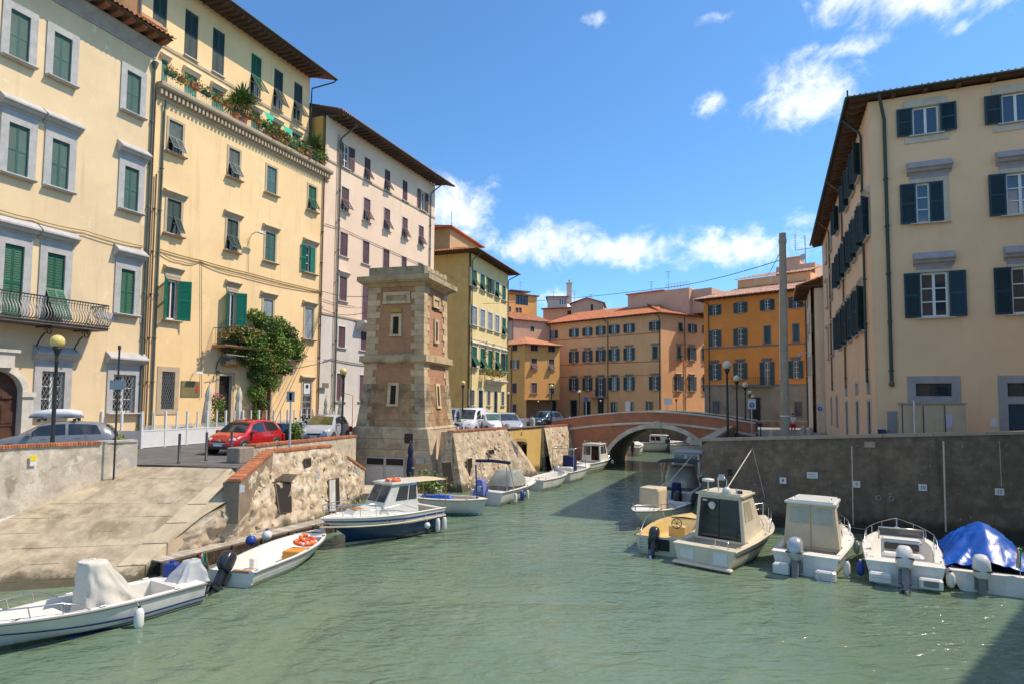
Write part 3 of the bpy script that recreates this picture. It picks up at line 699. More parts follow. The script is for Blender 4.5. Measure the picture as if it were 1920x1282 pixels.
# balcony with planters on its third floor
g0,g1=f4.at(911,710)[0],f4.at(941,710)[0]; gz=f4.at(925,712)[1]
bal4=MB().ext([(0,0),(-.8,0),(-.8,-.15),(0,-.6)],g0,g1).build('balcony',MATS['whitish_surround'],B4,matrix=local(B4,f4,tr(0,0,gz)))
for i in range(14): put('baluster',bb,bal4,(g0+.05+i*(g1-g0-.1)/13,-.76,0))
MB().tube([(g0,0,.95),(g0,-.76,.95),(g1,-.76,.95),(g1,0,.95)],.02,5).build('handrail',IRON,bal4)
# ---------------------------------------------------------------- houses at the head of the canal
P_or=mat('orange_plaster',(.86,.475,.22),.9,.07,.4,c2=(.78,.42,.19),c2s=.3,streak=.25)
P_or2=mat('bright_orange_plaster',(.76,.38,.12),.9,.06,.4,streak=.2)
P_oc=mat('deep_ochre_plaster',(.80,.28,.06),.9,.08,.4,c2=(.70,.24,.05),c2s=.3,streak=.3)
P_sal=mat('salmon_plaster',(.66,.40,.27),.9,.08,.5,streak=.3)
TRIM_GR=mat('greyish_surround',(.38,.31,.23),.85,.1)
S_BLUE=mat('blue_green_shutter',(.05,.095,.105),.6,.12,2,perobj=.15)
def corner_line(px,Y): t=(px-960)/FPX; return t*Y,Y
# ---- long orange house right of centre
cx,cy=corner_line(1240,86)
dl_=Vector((.74,-.67)); dr_=Vector((.872,.489))
fB8=Fr(cx-dl_.x*21,cy-dl_.y*21,GZ,dl_.x,dl_.y); fB8r=Fr(cx,cy,GZ,dr_.x,dr_.y)
B8=thing('long_orange_house','long orange house with blue green shutters and red tiled roof behind the bridge','building',fB8.o,fB8.ang)
s8=fB8.at(1031,700)[0]; e8=21.0*dl_.length
z8=fB8.at(1238,588)[1]
def cr2(x): return 920+x/3.374
def cy2(y): return 480+y/3.374
c8=[(385,410),(515,540),(600,627),(685,710),(767,797),(862,892),(1025,1055)]
t8=[(475,525),(460,513),(450,507),(446,500),(440,490),(430,482),(413,468)]
m8=[(612,682),(605,675),(598,668),(592,664),(586,660),(578,655),(566,650)]
b8=[(775,850),(775,850),(770,850),(770,890),(765,846),(762,846),(755,846)]
op8=dict(shut='open',open_w=.52,lean=2)
rows=[[(cr2(c[0]),cr2(c[1]),cy2(r[i][0]),cy2(r[i][1]),dict(op8,hood=h)) for i,c in enumerate(c8) if not (h and r is b8 and i == 3)] for r,h in ((t8,None),(m8,'hood_small'),(b8,'hood_small'))]
w8=px_rows(fB8,rows)
w8[13]=w8[13][:4]+(dict(shut='closed',hood='hood_small'),)
w8.append((fB8.at(cr2(683),720)[0],fB8.at(cr2(712),720)[0],w8[14][2]-.9,w8[14][3],dict(op8,hood='hood_small',sill=None)))
for px,wd,zt_ in ((400,26,2.6),(525,40,2.6),(610,40,2.4),(697,34,2.9),(780,36,2.3),(885,36,2.3),(1005,40,2.4)):
 w8.append((fB8.at(cr2(px-wd/2),770)[0],fB8.at(cr2(px+wd/2),770)[0],-.1 if zt_ >2.35 else .7,zt_,dict(shut='none',hood=None,sill=None,case=(2,2),casem=MATS['dark_shop_frame'])))
com8=dict(shm=S_BLUE,sill=1,fw=.14,proud=.04,trim=TRIM_GR,case=(2,3))
facade(B8,fB8,s8-.3,e8,-.8,z8,w8,P_or,com8)
wr=px_rows(fB8r,[[(1278-5.5,1278+1,cy2(425),cy2(478),dict(shut='awn',shm=G_DARK)),(1294.5,1301,cy2(433),cy2(485),op8)],[(1270,1276,cy2(570),cy2(655),dict(shut='awn',shm=G_TEAL,hood='hood_small')),(1293.5,1300,cy2(580),cy2(660),dict(op8,hood='hood_small'))],[(1268.5,1275,cy2(758),cy2(852),dict(op8,hood='hood_small')),(1294,1300,cy2(762),cy2(852),dict(op8,hood='hood_small'))]])
for w in list(wr[1::2]): wr.append((w[0]+2.9,w[1]+2.9,w[2],w[3],w[4]))
facade(B8,fB8r,0.0,12,-.8,z8,wr,P_or,com8,name='sunlit_wall')
M8=local(B8,fB8)
far_l=fB8.w(s8-.3,-10,0); far_r=fB8r.w(12,-8,0)
pl=[fB8.w(s8-.3,-.3,0),fB8.w(e8-.2,-.3,0) ,fB8r.w(12,-.3,0),far_r,far_l]
MB().prism([(p.x,p.y) for p in pl],1.5,z8+GZ).build('rear_wall',P_or,B8,matrix=B8.matrix_basis.inverted())
for z in (w8[7][2]-.4,w8[0][2]-.4): MB().box(s8-.3,e8,-.03,0,0,.12).build('string_course',mat('orange_course',(.42,.22,.1),.85),B8,matrix=local(B8,fB8,tr(0,0,z)))
rafters(B8,fB8,s8,e8,z8-.08,0,.7,.8,WOOD)
# hipped roof over both faces
E0,E1,E2=fB8.w(s8-.9,.85,z8),fB8.w(e8+.35,.85,z8),fB8r.w(12.5,.85,z8)
fr8=Fr(E0.x,E0.y,E0.z,dl_.x,dl_.y); wd=(Vector((E1.x,E1.y))-Vector((E0.x,E0.y))).length
tile_roof(B8,local(B8,fr8,tr(0,0,.1)),wd,7.5,2.5,mat('red_orange_tiles',(.52,.17,.07),.85,.16,2,c2=(.56,.25,.12),c2s=.8),hipl=1.5,hipr=4.0,step=.34,nseg=4,course=.5)
fr8r=Fr(E1.x,E1.y,E1.z,dr_.x,dr_.y)
tile_roof(B8,local(B8,fr8r,tr(0,0,.1)),13.5,7.5,2.5,MATS['red_orange_tiles'],hipl=4.2,step=.34,nseg=4,course=.5)
pr=[E0,E1,E2,fB8r.w(12.5,-9,z8),fB8.w(s8-.9,-10.8,z8)]
MB().prism([(p.x,p.y) for p in pr],z8+GZ-.02,z8+GZ+.08).build('eave_boards',WOOD,B8,matrix=B8.matrix_basis.inverted())
# roof-top block with terrace
fp=fB8.off(-5.2); a0,a1=fp.at(1177,560)[0],fp.at(1292,560)[0]
zt0=fp.at(1255,544)[1]
MB().box(a0,a1,0,6,z8-.5,zt0).build('penthouse_wall',P_sal,B8,matrix=local(B8,fp))
MB().box(a0-.25,lerp(a0,a1,.62),-.3,6.2,zt0+.0,zt0+.14).build('penthouse_roof',MATS['red_orange_tiles'],B8,matrix=local(B8,fp))
b=MB()
for i in range(9): b.tube([(lerp(a0,a1,.64+.045*i),.1,zt0),(lerp(a0,a1,.64+.045*i),.1,zt0+.9)],.03,4)
b.tube([(lerp(a0,a1,.63),.1,zt0+.9),(a1,.1,zt0+.9)],.03,4).tube([(lerp(a0,a1,.63),.1,zt0+.5),(a1,.1,zt0+.5)],.02,4); b.build('terrace_railing',mat('pale_grey_metal',(.45,.48,.52),.5),B8,matrix=local(B8,fp))
MB().box(a1-2.2,a1+3.0,1.0,6,z8+.5,zt0-.2).build('penthouse_side',P_sal,B8,matrix=local(B8,fp))
window(B8,fp.off(-1.0),a1+1.0,a1+1.6,zt0-2.0,zt0-.7,fw=0,shut='none',case=(1,1))
# drainpipes
for px,fr in ((cr2(743),fB8),): downpipe(B8,fr,fr.at(px,700)[0],.2,z8-.7,MATS['dark_gutter'],top=(-.5,.7,.6))
downpipe(B8,fB8,s8+.1,.2,z8-.6,MATS['dark_gutter'],top=(-.3,.7,.5)); downpipe(B8,fB8,e8-.2,.2,z8-.6,MATS['dark_gutter'],top=(-.3,.7,.5)); downpipe(B8,fB8r,fB8r.at(1284,700)[0],.2,z8-.2,MATS['dark_gutter'])
g0,g1=fB8.at(cr2(640),740)[0],fB8.at(cr2(735),740)[0]; gz=w8[14][2]-.95
bal8=MB().box(g0,g1,-.8,0,-.15,0).build('balcony',TRIM_GR,B8,matrix=local(B8,fB8,tr(0,0,gz)))
for i in range(16): put('baluster',bb,bal8,(g0+.05+i*(g1-g0-.1)/15,-.76,0))
MB().tube([(g0,0,.95),(g0,-.76,.95),(g1,-.76,.95),(g1,0,.95)],.02,5).build('handrail',IRON,bal8)
def aerial(fr,B,s,y,z,h,kind=0,name='roof_aerial'):
 b=MB().tube([(0,0,0),(0,0,h)],.03,4)
 for i in range(3): b.tube([(-.5+.12*i,0,h-.1-.35*i),(.5-.12*i,0,h-.1-.35*i)],.018,4)
 if kind: b.tube([(0,-.4,h-.1),(0,.4,h-.1)],.018,4)
 b.build(name,MATS['grey_pipe'],B,matrix=local(B,fr,tr(s,y,z)))
for px,h in ((1098,3.0),(1212,2.0),(1244,3.2)):
 aerial(fp,B8,fp.at(px,560)[0],1.5,(zt0 if px >1177 else z8+2.5),h,1)
 # ---- deep ochre house on the right of the far street
cx9,cy9=corner_line(1321,78)
f9=Fr(cx9,cy9,GZ,.74,-.67)
B9=thing('deep_ochre_house','deep ochre house with white casements, grey base and pale tiled roof behind the concrete pole','building',f9.o,f9.ang)
def c3x(x): return 1280+x/2.9125
def c3y(y): return 420+y/2.9125
e9=f9.at(1514,650)[0]; z9=(f9.at(1330,566)[1]+f9.at(1505,541)[1])/2
zb9=(f9.at(1330,724)[1]+f9.at(1500,722)[1])/2
x9=[(163,190),(301,331),(447,478),(604,634)]
r1=[(443,500),(432,488),(414,472),(396,458)]; r2=[(582,668),(572,662),(560,652),(545,640)]; r3=[(765,850),(757,850),(750,880),(742,838)]
op9=dict(shut='open',open_w=.5,lean=3)
w9=px_rows(f9,[[(c3x(x9[i][0]),c3x(x9[i][1]),c3y(r1[i][0]),c3y(r1[i][1]),dict(op9)) for i in range(4)],
[(c3x(x9[i][0]),c3x(x9[i][1]),c3y(r2[i][0]),c3y(r2[i][1]),dict(op9) if i <2 else dict(shut='closed')) for i in range(4)],
[(c3x(x9[i][0]),c3x(x9[i][1]),c3y(r3[i][0]),c3y(r3[i][1]),dict(op9,hood='hood_small')) for i in (0,1,3)]])
w9.append((f9.at(c3x(447),700)[0],f9.at(c3x(478),700)[0],w9[8][2]-.75,w9[8][3],dict(op9,hood='hood_small',sill=None)))
com9=dict(shm=S_BLUE,sill=2,fw=.12,proud=.03,trim=mat('grey_surround',(.2,.19,.18),.85,.1),case=(2,3))
facade(B9,f9,0,e9,zb9,z9,w9,P_oc,com9)
base9=mat('grey_brown_base',(.34,.26,.18),.9,.15,.6,streak=.3)
lo9=[(f9.at(c3x(165),760)[0],f9.at(c3x(200),760)[0],.9,2.5,dict(shut='none',grille='sq',case=None)),(f9.at(c3x(385),760)[0],f9.at(c3x(425),760)[0],-.2,3.0,dict(shut='none',case=None,glassm=MATS['dark_door'],sill=None)),(f9.at(c3x(612),760)[0],f9.at(c3x(650),760)[0],.9,2.5,dict(shut='none',grille='diag',case=None))]
facade(B9,f9,0,e9,-.8,zb9-.002,lo9,base9,com9,name='base_wall')
MB().box(.02,e9-.02,.3,12,-1,z9).build('rear_wall',P_oc,B9,matrix=local(B9,f9))
for z in (w9[4][2]-.35,zb9): MB().box(0,e9,-.05,0,0,.18).build('string_course',MATS['grey_surround'],B9,matrix=local(B9,f9,tr(0,0,z)))
rafters(B9,f9,0,e9,z9-.08,0,.9,.7,WOOD)
MB().box(-.9,e9+.9,-.95,12,0,.1).build('eave_boards',WOOD,B9,matrix=local(B9,f9,tr(0,0,z9+.02)))
tile_roof(B9,local(B9,f9,tr(-1,-1,z9+.13)),e9+2,8,2.6,TILE_P,hipl=6.5,step=.34,nseg=4,course=.45)
fq=f9.off(-4.5); a0,a1=fq.at(1383,530)[0],fq.at(1520,530)[0]; zq=fq.at(1440,519)[1]
MB().box(a0,a1,0,5,z9,zq).build('penthouse_wall',P_or,B9,matrix=local(B9,fq))
tile_roof(B9,local(B9,fq,tr(a0-.3,-.5,zq+.05)),a1-a0+.6,4.5,1.2,TILE_P,hipl=3,step=.34,nseg=4,course=.45)
for px in (1430,1462):
 a=fq.at(px,527)[0]; window(B9,fq,a-1.0,a+1.0,zq-.85,zq-.25,fw=.05,shut='none',case=(3,1),trim=white_paint())
fz=fq.off(-4); a0,a1=fz.at(1455,500)[0],fz.at(1528,500)[0]; zq2=fz.at(1490,497)[1]
MB().box(a0,a1,0,4,zq-.3,zq2).box(a0+1.2,a0+2.9,.3,2,zq2,zq2+1.0).box(a0+1.0,a0+3.1,.1,2.2,zq2+1.0,zq2+1.12).build('roof_block',P_sal,B9,matrix=local(B9,fz))
downpipe(B9,f9,.7,.2,z9-.6,MATS['dark_gutter'],top=(-.6,.8,.5)); downpipe(B9,f9,e9-.1,.2,z9-.6,MATS['dark_gutter'])
g0,g1=f9.at(c3x(275),715)[0],f9.at(c3x(497),715)[0]
bal9=MB().box(g0,g1,-.7,0,-.12,0).build('balcony',MATS['grey_surround'],B9,matrix=local(B9,f9,tr(0,0,w9[-1][2]-.02)))
for i in range(22): put('baluster',bb,bal9,(g0+.05+i*(g1-g0-.1)/21,-.66,0))
MB().tube([(g0,0,.95),(g0,-.66,.95),(g1,-.66,.95),(g1,0,.95)],.02,5).build('handrail',IRON,bal9)
b=MB().tube([(0,0,0),(0,0,4.2)],.05,5).tube([(-1.2,0,2.4),(1.2,0,2.4)],.035,4)
for x in (-1.2,1.2): b.tube([(x,0,2.4),(x,0,4.6)],.03,4)
for k in range(6): b.tube([(-1.4,0,2.8+k*.3),(-1.0,0,2.8+k*.3)],.02,4).tube([(1.0,0,2.8+k*.3),(1.4,0,2.8+k*.3)],.02,4)
b.build('roof_aerial',MATS['grey_pipe'],B9,matrix=local(B9,fz,tr(fz.at(1508,500)[0],.5,zq2-.4)))
MB().lathe([(.05,0),(.3,.06),(.42,.16)],10,M=tr(0,-.2,1.3) @ rx(R(80))).build('satellite_dish',mat('dish_grey',(.4,.4,.4),.5),B9,matrix=local(B9,fz,tr(fz.at(1505,500)[0],.5,zq2-.4)))
# ---- small orange house behind the moored boats' quay, and the roofs stepping up behind it
cx6,cy6=corner_line(984,88)
f6l=Fr(cx6-.72*3.6,cy6+.69*3.6,GZ,.72,-.69); f6r=Fr(cx6,cy6,GZ,.87,.49)
B6=thing('small_orange_house','small bright orange house with brown shutters squeezed between the yellow and the long orange house','building',f6r.o,f6r.ang)
z6=f6r.at(986,646)[1]
w6l=px_rows(f6l,[[(961,970,cy2(565),cy2(600),{})],[(960.5,970.5,cy2(655),cy2(710),dict(shut='open',open_w=.3))],[(960.6,969,cy2(803),cy2(865),{})],[(961,968.5,cy2(935),cy2(985),{})]])
w6r=px_rows(f6r,[[(995,1008.5,cy2(562),cy2(600),{})],[(996,1006.5,cy2(647),cy2(715),dict(shut='awn'))],[(996,1006.5,cy2(800),cy2(866),{})]])
for w in list(w6r): w6r.append((w[0]+3.0,w[1]+3.0,w[2],w[3],w[4]))
c6=dict(shm=G_PURP,sill=2,fw=.1,trim=mat('pale_orange_trim',(.6,.42,.26),.85))
facade(B6,f6l,-1.5,3.6*.9972,-.8,z6,w6l,P_or2,c6,name='shaded_wall')
holes_wall(B6,f6r,0,6,2.6,z6,[w[:4] for w in w6r],P_or2,'sunlit_wall')
for w in w6r: window(B6,f6r,*w[:4],**dict(c6,**w[4]))
bpl=[f6l.w(-1.5,-.3,0),f6l.w(3.4,-.3,0),f6r.w(6,-.3,0),f6r.w(6,-8,0),f6l.w(-1.5,-8,0)]
MB().prism([(p.x,p.y) for p in bpl],5.2,z6+GZ).build('rear_wall',P_or2,B6,matrix=B6.matrix_basis.inverted())
MB().box(0,6,2.0,8,-.8,2.62).box(-.0,.3,-.0,.5,-.8,2.6).build('shadow_recess_wall',mat('shadow_recess_brown',(.34,.2,.11),.9,.1),B6,matrix=local(B6,f6r))  # lower storey set back and browned to stand in for a cast shadow
rp=[f6l.w(-1.8,.6,0),f6r.w(-.1,.75,0),f6r.w(6.3,.6,0),f6r.w(6.3,-8,0),f6l.w(-1.8,-8,0)]
MB().prism([(p.x,p.y) for p in rp],z6+GZ,z6+GZ+.1).build('eave_boards',WOOD,B6,matrix=B6.matrix_basis.inverted())
ap=f6r.w(2.5,-4.2,z6+1.7)
k=[Vector((p.x,p.y,z6+GZ+.12)) for p in rp]
b=MB()
for i in range(3): b.add([k[i],k[(i+1)%5],ap],[(0,1,2)])
b.add([k[3],k[4],ap,k[0]],[(0,1,2),(1,3,2)])
fe=Fr(k[1].x,k[1].y,k[1].z,*(k[2]-k[1]).xy)
b.build('roof',mat('orange_roof_sheet',(.50,.19,.08),.85,.2,2,c2=(.56,.3,.16)),B6,matrix=B6.matrix_basis.inverted())
downpipe(B6,f6l,1.0,.2,z6-.3,MATS['dark_gutter'])
def block(name,label,px0,px1,pyt,Y,dep,m,roofm,dirv=(.87,.49),rise=.8,wins=(),zbot=0,over=.35,gable=False):
 x0,_=corner_line(px0,Y)
 fr=Fr(x0,Y,GZ,*dirv); B=thing(name,label,'building',fr.o,fr.ang)
 e=fr.at(px1,700)[0]; zt_=fr.at((px0+px1)/2,pyt)[1]
 ws=[(fr.at(a,c)[0],fr.at(b_,c)[0],fr.at(a,d)[1],fr.at(a,c)[1],o) for a,b_,c,d,o in wins]
 facade(B,fr,0,e,zbot,zt_,ws,m,dict(shm=G_PURP,fw=.06,sill=None,trim=MATS['pale_orange_trim']))
 MB().box(.02,e-.02,.3,dep,zbot,zt_).build('rear_wall',m,B,matrix=local(B,fr))
 if gable:
  MB().prism([(-over,-over),(e/2,-over),(e/2,dep+over),(-over,dep+over)],[0,rise,rise,0],[.12,rise+.12,rise+.12,.12]).prism([(e/2,-over),(e+over,-over),(e+over,dep+over),(e/2,dep+over)],[rise,0,0,rise],[rise+.12,.12,.12,rise+.12]).build('roof',roofm,B,matrix=local(B,fr,tr(0,0,zt_)))
  MB().add([(0,0,0),(e,0,0),(e/2,0,rise)],[(0,1,2)]).build('gable_wall',m,B,matrix=local(B,fr,tr(0,0,zt_)))
 else:
  tile_roof(B,local(B,fr,tr(-over,-over,zt_+.05)),e+2*over,dep+2*over,rise,roofm,step=.4,nseg=4,course=.6)
  MB().box(-over,e+over,-over,dep+over,-.06,.02).build('eave_boards',WOOD,B,matrix=local(B,fr,tr(0,0,zt_)))
 return B,fr,e,zt_
ORT=MATS['orange_roof_sheet']
b7,f7,e7,z7=block('tall_orange_house','tall orange house with a wide studio window, rising behind the small orange house',953,1006,553,104,9,P_or2,ORT,wins=[(967,990,553,571,dict(shut='none',case=(4,2),casem=MATS['dark_shop_frame'])),(954,958,575,590,{}),(967,972,577,590,{}),(973,978,577,590,{})])
MB().box(1.0,e7-.6,1.0,4,.8,.95).build('roof_panel',mat('roof_panel_blue',(.10,.13,.17),.3),b7,matrix=local(b7,f7,tr(0,0,z7)))
aerial(f7,b7,e7*.6,2,z7+.6,2.2)
b7b,f7b,e7b,z7b=block('low_salmon_house','low salmon house with sloping tiled roof between the tall and the long orange houses',962,1031,602,96,10,P_sal,TILE,rise=3.2,wins=[(994.5,1001.5,612,621,dict(shm=G_BRIGHT)),])
b7c,f7c,e7c,z7c=block('salmon_rear_house','salmon house with two purple windows seen above the long orange roof',1018,1102,578,112,9,P_sal,TILE,dirv=(.95,-.3),rise=1.5,wins=[(1064,1071,583,590,{}),(1081,1088,584,591,{})])
aerial(f7c,b7c,1.4,2,z7c+.5,3.0); aerial(f7c,b7c,5.4,2,z7c+.5,3.0)
b7d,f7d,e7d,z7d=block('gabled_roof_cabin','gabled salmon roof cabin above the long orange roof',1071,1131,570,108,6,P_sal,TILE,dirv=(.98,-.2),rise=1.0,gable=True,wins=[(1108,1112,571,583,{})])
b7e,f7e,e7e,z7e=block('grey_chimney_house','pale grey attic house with a tall pale chimney far behind the salmon roofs',1026,1063,557,120,8,mat('pale_grey_plaster',(.48,.47,.43),.9,.08),TILE,dirv=(1,-.1),rise=.5,wins=[(1048,1062,561,572,dict(shut='none',case=(3,1)))])
MB().box(-.5,.5,0,1,-1,2.6).box(-.62,.62,-.12,1.12,2.6,2.8).box(-.2,.2,.2,.6,2.8,3.4).build('chimney',mat('pale_chimney',(.62,.58,.46),.9,.1),b7e,matrix=local(b7e,f7e,tr(e7e+.4,0,z7e)))
# ---- narrow white house at the end of the right street
xw,yw=corner_line(1513,74)
fw_=Fr(xw,yw,GZ,.80,-.60)
Bw=thing('narrow_white_house','narrow white house with closed grey shutters at the right end of the ochre house','building',fw_.o,fw_.ang)
ew=fw_.at(1538,650)[0]; zw=fw_.at(1522,557)[1]
ww=px_rows(fw_,[[(c3x(718),c3x(731),c3y(440),c3y(512),{})],[(c3x(715),c3x(730),c3y(570),c3y(670),dict(hood='hood_small'))],[(c3x(717),c3x(731),c3y(765),c3y(848),dict(hood='hood_small',shm=G_PURP))],[(c3x(722),c3x(732),c3y(910),c3y(985),dict(hood='hood_small'))]])
facade(Bw,fw_,0,ew,-.8,zw,ww,mat('white_plaster',(.66,.62,.56),.9,.06,.5,streak=.2),dict(shm=mat('beige_grey_shutter',(.30,.26,.21),.7),fw=.08,sill=2,trim=MATS['white_surround']))
MB().box(.02,ew,.3,8,-1,zw).build('rear_wall',MATS['white_plaster'],Bw,matrix=local(Bw,fw_))
tile_roof(Bw,local(Bw,fw_,tr(-.2,-.5,zw+.05)),ew+.4,6,2.0,ORT,step=.34,nseg=4)
downpipe(Bw,fw_,.15,.8,zw-.4,MATS['dark_gutter'])
# ---------------------------------------------------------------- big ochre-grey house on the right quay
P_r=mat('sand_plaster',(.86,.555,.32),.9,.05,.4,c2=(.80,.51,.285),c2t=(.45,.75),c2s=.25,streak=.22,bump=.1,c3=(.72,.48,.28),c3t=(.64,.8),c3s=.7)
N_BLUE=mat('navy_teal_shutter',(.016,.048,.068),.5,.12,2,perobj=.12)
C11=(16.6,28.0); u_=Vector((.389,.921)); L11=28.2
f11=Fr(C11[0],C11[1],2.35,.921,-.389)
f11l=Fr(C11[0]+u_.x*L11,C11[1]+u_.y*L11,2.35,-u_.x,-u_.y)
B11=thing('quayside_palazzo','large sand-coloured house with navy shutters and deep eaves on the right quay','building',f11.o,f11.ang)
z11=f11l.at(1639,181)[1]+.58
GSTONE=mat('purplish_grey_stone',(.36,.33,.33),.85,.1,2.5,streak=.2); LSTONE=mat('pale_beige_stone',(.55,.48,.38),.85,.1,2.5,streak=.2)
W11=13.0
def a11(x): return f11.at(x,400)[0]
base=[
(a11(1716),a11(1767),f11.at(1741,252)[1],f11.at(1741,199)[1],dict(shut='open',case=(2,1),hood=None,fw=0,glassm=glass_bright())),
(a11(1718),a11(1770),f11.at(1744,418)[1],f11.at(1744,341.7)[1],dict(shut='open_l',case=(2,3),hood='hood',frieze=.16,fw=.2,glassm=glass_bright())),
(a11(1720.8),a11(1773.5),f11.at(1747,596)[1],f11.at(1747,510.6)[1],dict(shut='open',case=(2,3),hood='hood',frieze=.16,fw=.12))]
p11=f11.at(1884.5,225)[0]-f11.at(1716,225)[0]
w11=[]
for a,c,d,e,o in base:
 for k in range(4): w11.append((a+k*p11,c+k*p11,d,e,dict(o,shut='open') if k else o))
gl,gr,gb,gt=f11.at(1717,730)[0],f11.at(1784.7,730)[0],f11.at(1750,742)[1],f11.at(1750,718)[1]
w11.append((gl,gr,gb,gt,dict(shut='none',fw=.32,hood=None,sill=None,bottom=True,trim=GSTONE,case=(2,1),casem=MATS['dark_shop_frame'])))
gl2=f11.at(1888.6,730)[0]
for k in (0,1):
 w11.append((gl2+k*4.6,gl2+1.55+k*4.6,gb,gt,dict(shut='none',fw=.32,sill=None,hood=None,trim=GSTONE,case=(2,1),casem=MATS['dark_shop_frame'])))
 w11.append((gl2+k*4.6,gl2+1.55+k*4.6,0,gb-.32,dict(shut='closed',fw=.32,sill=None,hood=None,trim=GSTONE,shm=N_BLUE)))
facade(B11,f11,0,W11,-.6,z11,w11,P_r,dict(shm=N_BLUE,sill=2,trim=LSTONE,hoodm=GSTONE,open_w=.62,lean=4))
for a,c,d,e,o in w11[:4]:
 for q0,q1 in ((e+.02,e+.36),(d-.34,d-.06)): MB().box(a-.32,c+.32,-.05,.02,q0,q1).build('stone_panel',LSTONE,B11,matrix=local(B11,f11))
 # long side along the canal
def s11(x,y=600): return f11l.at(x,y)[0]
wl=[]
rows11={1: (f11l.at(1616,326)[1],f11l.at(1616,261)[1]),2: (f11l.at(1633.5,438)[1],f11l.at(1633.5,362)[1]),3: (f11l.at(1618,622)[1],f11l.at(1618,540)[1])}
c_px=[1576.5,1585,1595.5,1607.5,1619.5]
for r,(zb_,zt_) in rows11.items():
 for i,px in enumerate(c_px+([1633] if r == 2 else [])):
  s=s11(px)
  if r == 1 and i == 1: continue
  wl.append((s-.5,s+.5,zb_,zt_,dict(shut='open',hood='hood_small' if r >1 else None,lean=40,open_w=.5)))
 for px in (1562.5,1553):
  s=s11(px); wl.append((s-.5,s+.5,zb_,zt_,dict(shut='closed',hood='hood_small' if r >1 else None)))
for px in (1584,1604,1626):
 s=s11(px); zt_=f11l.at(1626,752)[1]; zb_=f11l.at(1626,739)[1]; z2=f11l.at(1626,715)[1]
 wl.append((s-.5,s+.5,0,zt_,dict(shut='closed',shm=G_DARK,sill=None))); wl.append((s-.5,s+.5,zb_,z2,dict(shut='none',sill=None,case=(1,1),casem=MATS['dark_shop_frame'])))
for px in (1566,1555.5):
 s=s11(px); wl.append((s-.5,s+.5,.8,3.0,dict(shut='closed',shm=G_PURP,sill=None)))
facade(B11,f11l,0,L11,-.6,z11,wl,P_r,dict(shm=N_BLUE,sill=1,fw=.14,trim=LSTONE),name='canal_wall')
MB().box(.3,W11,.3,L11-.3,-.6,z11).build('rear_wall',P_r,B11,matrix=local(B11,f11))
rafters(B11,f11l,0,L11,z11-.06,0,.74,.55,WOOD,w=.11,h=.15,drop=.1)
rafters(B11,f11,1.0,W11,z11-.02,0,.36,1.25,WOOD,w=.16,h=.12)
MB().box(-.8,W11,-.42,L11+.6,0,.09).build('eave_boards',WOOD,B11,matrix=local(B11,f11,tr(0,0,z11+.1)))
tile_roof(B11,local(B11,f11,tr(-.85,-.46,z11+.21)),W11+.85,6,1.9,TILE_P,hipl=6)
tile_roof(B11,local(B11,f11l,tr(-.4,-.85,z11+.21)),L11+.86,6,1.9,TILE_P,hipr=6,step=.34,nseg=4)
gut=mat('dark_green_gutter',(.035,.06,.05),.5)
MB().tube([(-.4,-.92,z11+.16),(L11+.46,-.92,z11+.16)],.085,7).build('gutter',gut,B11,matrix=local(B11,f11l))
MB().tube([(-.88,-.5,z11+.16),(W11,-.5,z11+.16)],.06,7).build('gutter',gut,B11,matrix=local(B11,f11))
MB().tube([(-.9,-.6,0),(-.9,-.6,.35)],.04,5).build('gutter_finial',gut,B11,matrix=local(B11,f11,tr(.02,0.1,z11+.16)))
s=f11.at(1662,400)[0]; downpipe(B11,f11,s,f11.at(1667,720)[1],z11-1.0,gut,r=.075,top=(-.25,.5,1.1)); MB().lathe([(.05,-.1),(.11,-.06),(.11,.1),(.06,.16)],8).build('pipe_shoe',RUST,B11,matrix=local(B11,f11,tr(s,-.1,f11.at(1667,720)[1])))
for px,zb_ in ((1627,717),(1586,728),(1560,733)):
 s=s11(px); downpipe(B11,f11l,s,f11l.at(px,zb_)[1],z11-.9,RUST if px <1600 else gut,r=.06,top=(.1,.88,.95))
 # next house up the right quay
fA=Fr(C11[0]+u_.x*35-.921*1.0,C11[1]+u_.y*35+.389*1.0,2.35,-u_.x,-u_.y)
B10=thing('narrow_cream_house','narrow cream house with green shutters and jutting tiled eave beyond the sand-coloured palazzo','building',fA.o,fA.ang)
z10=fA.at(1540,480)[1]
wA=[(1.6,2.6,fA.at(1535,735-45)[1],fA.at(1535,648)[1],{}),(1.6,2.6,fA.at(1535,605)[1],fA.at(1535,567)[1],{}),(1.6,2.6,fA.at(1535,525)[1],fA.at(1535,497)[1],{}),(4.4,5.2,5.2,6.8,{}),(4.4,5.2,9.0,10.6,{})]
facade(B10,fA,0,6.6,-.6,z10,wA,mat('cream_grey_plaster',(.82,.65,.45),.9,.08,.5,streak=.3),dict(shm=G_GREEN,fw=.1,trim=LSTONE,sill=2))
MB().box(0.02,6.58,.3,9,-.6,z10).build('rear_wall',MATS['cream_grey_plaster'],B10,matrix=local(B10,fA))
rafters(B10,fA,0,6.6,z10-.05,0,1.1,.5,WOOD)
MB().box(-1.2,7.0,-1.15,8,0,.1).build('eave_boards',WOOD,B10,matrix=local(B10,fA,tr(0,0,z10+.1)))
tile_roof(B10,local(B10,fA,tr(-1.2,-1.2,z10+.2)),8.2,5,1.7,TILE_P,hipl=1.0)
downpipe(B10,fA,.3,.3,z10-.8,MATS['dark_gutter'],top=(.1,1.1,.8))
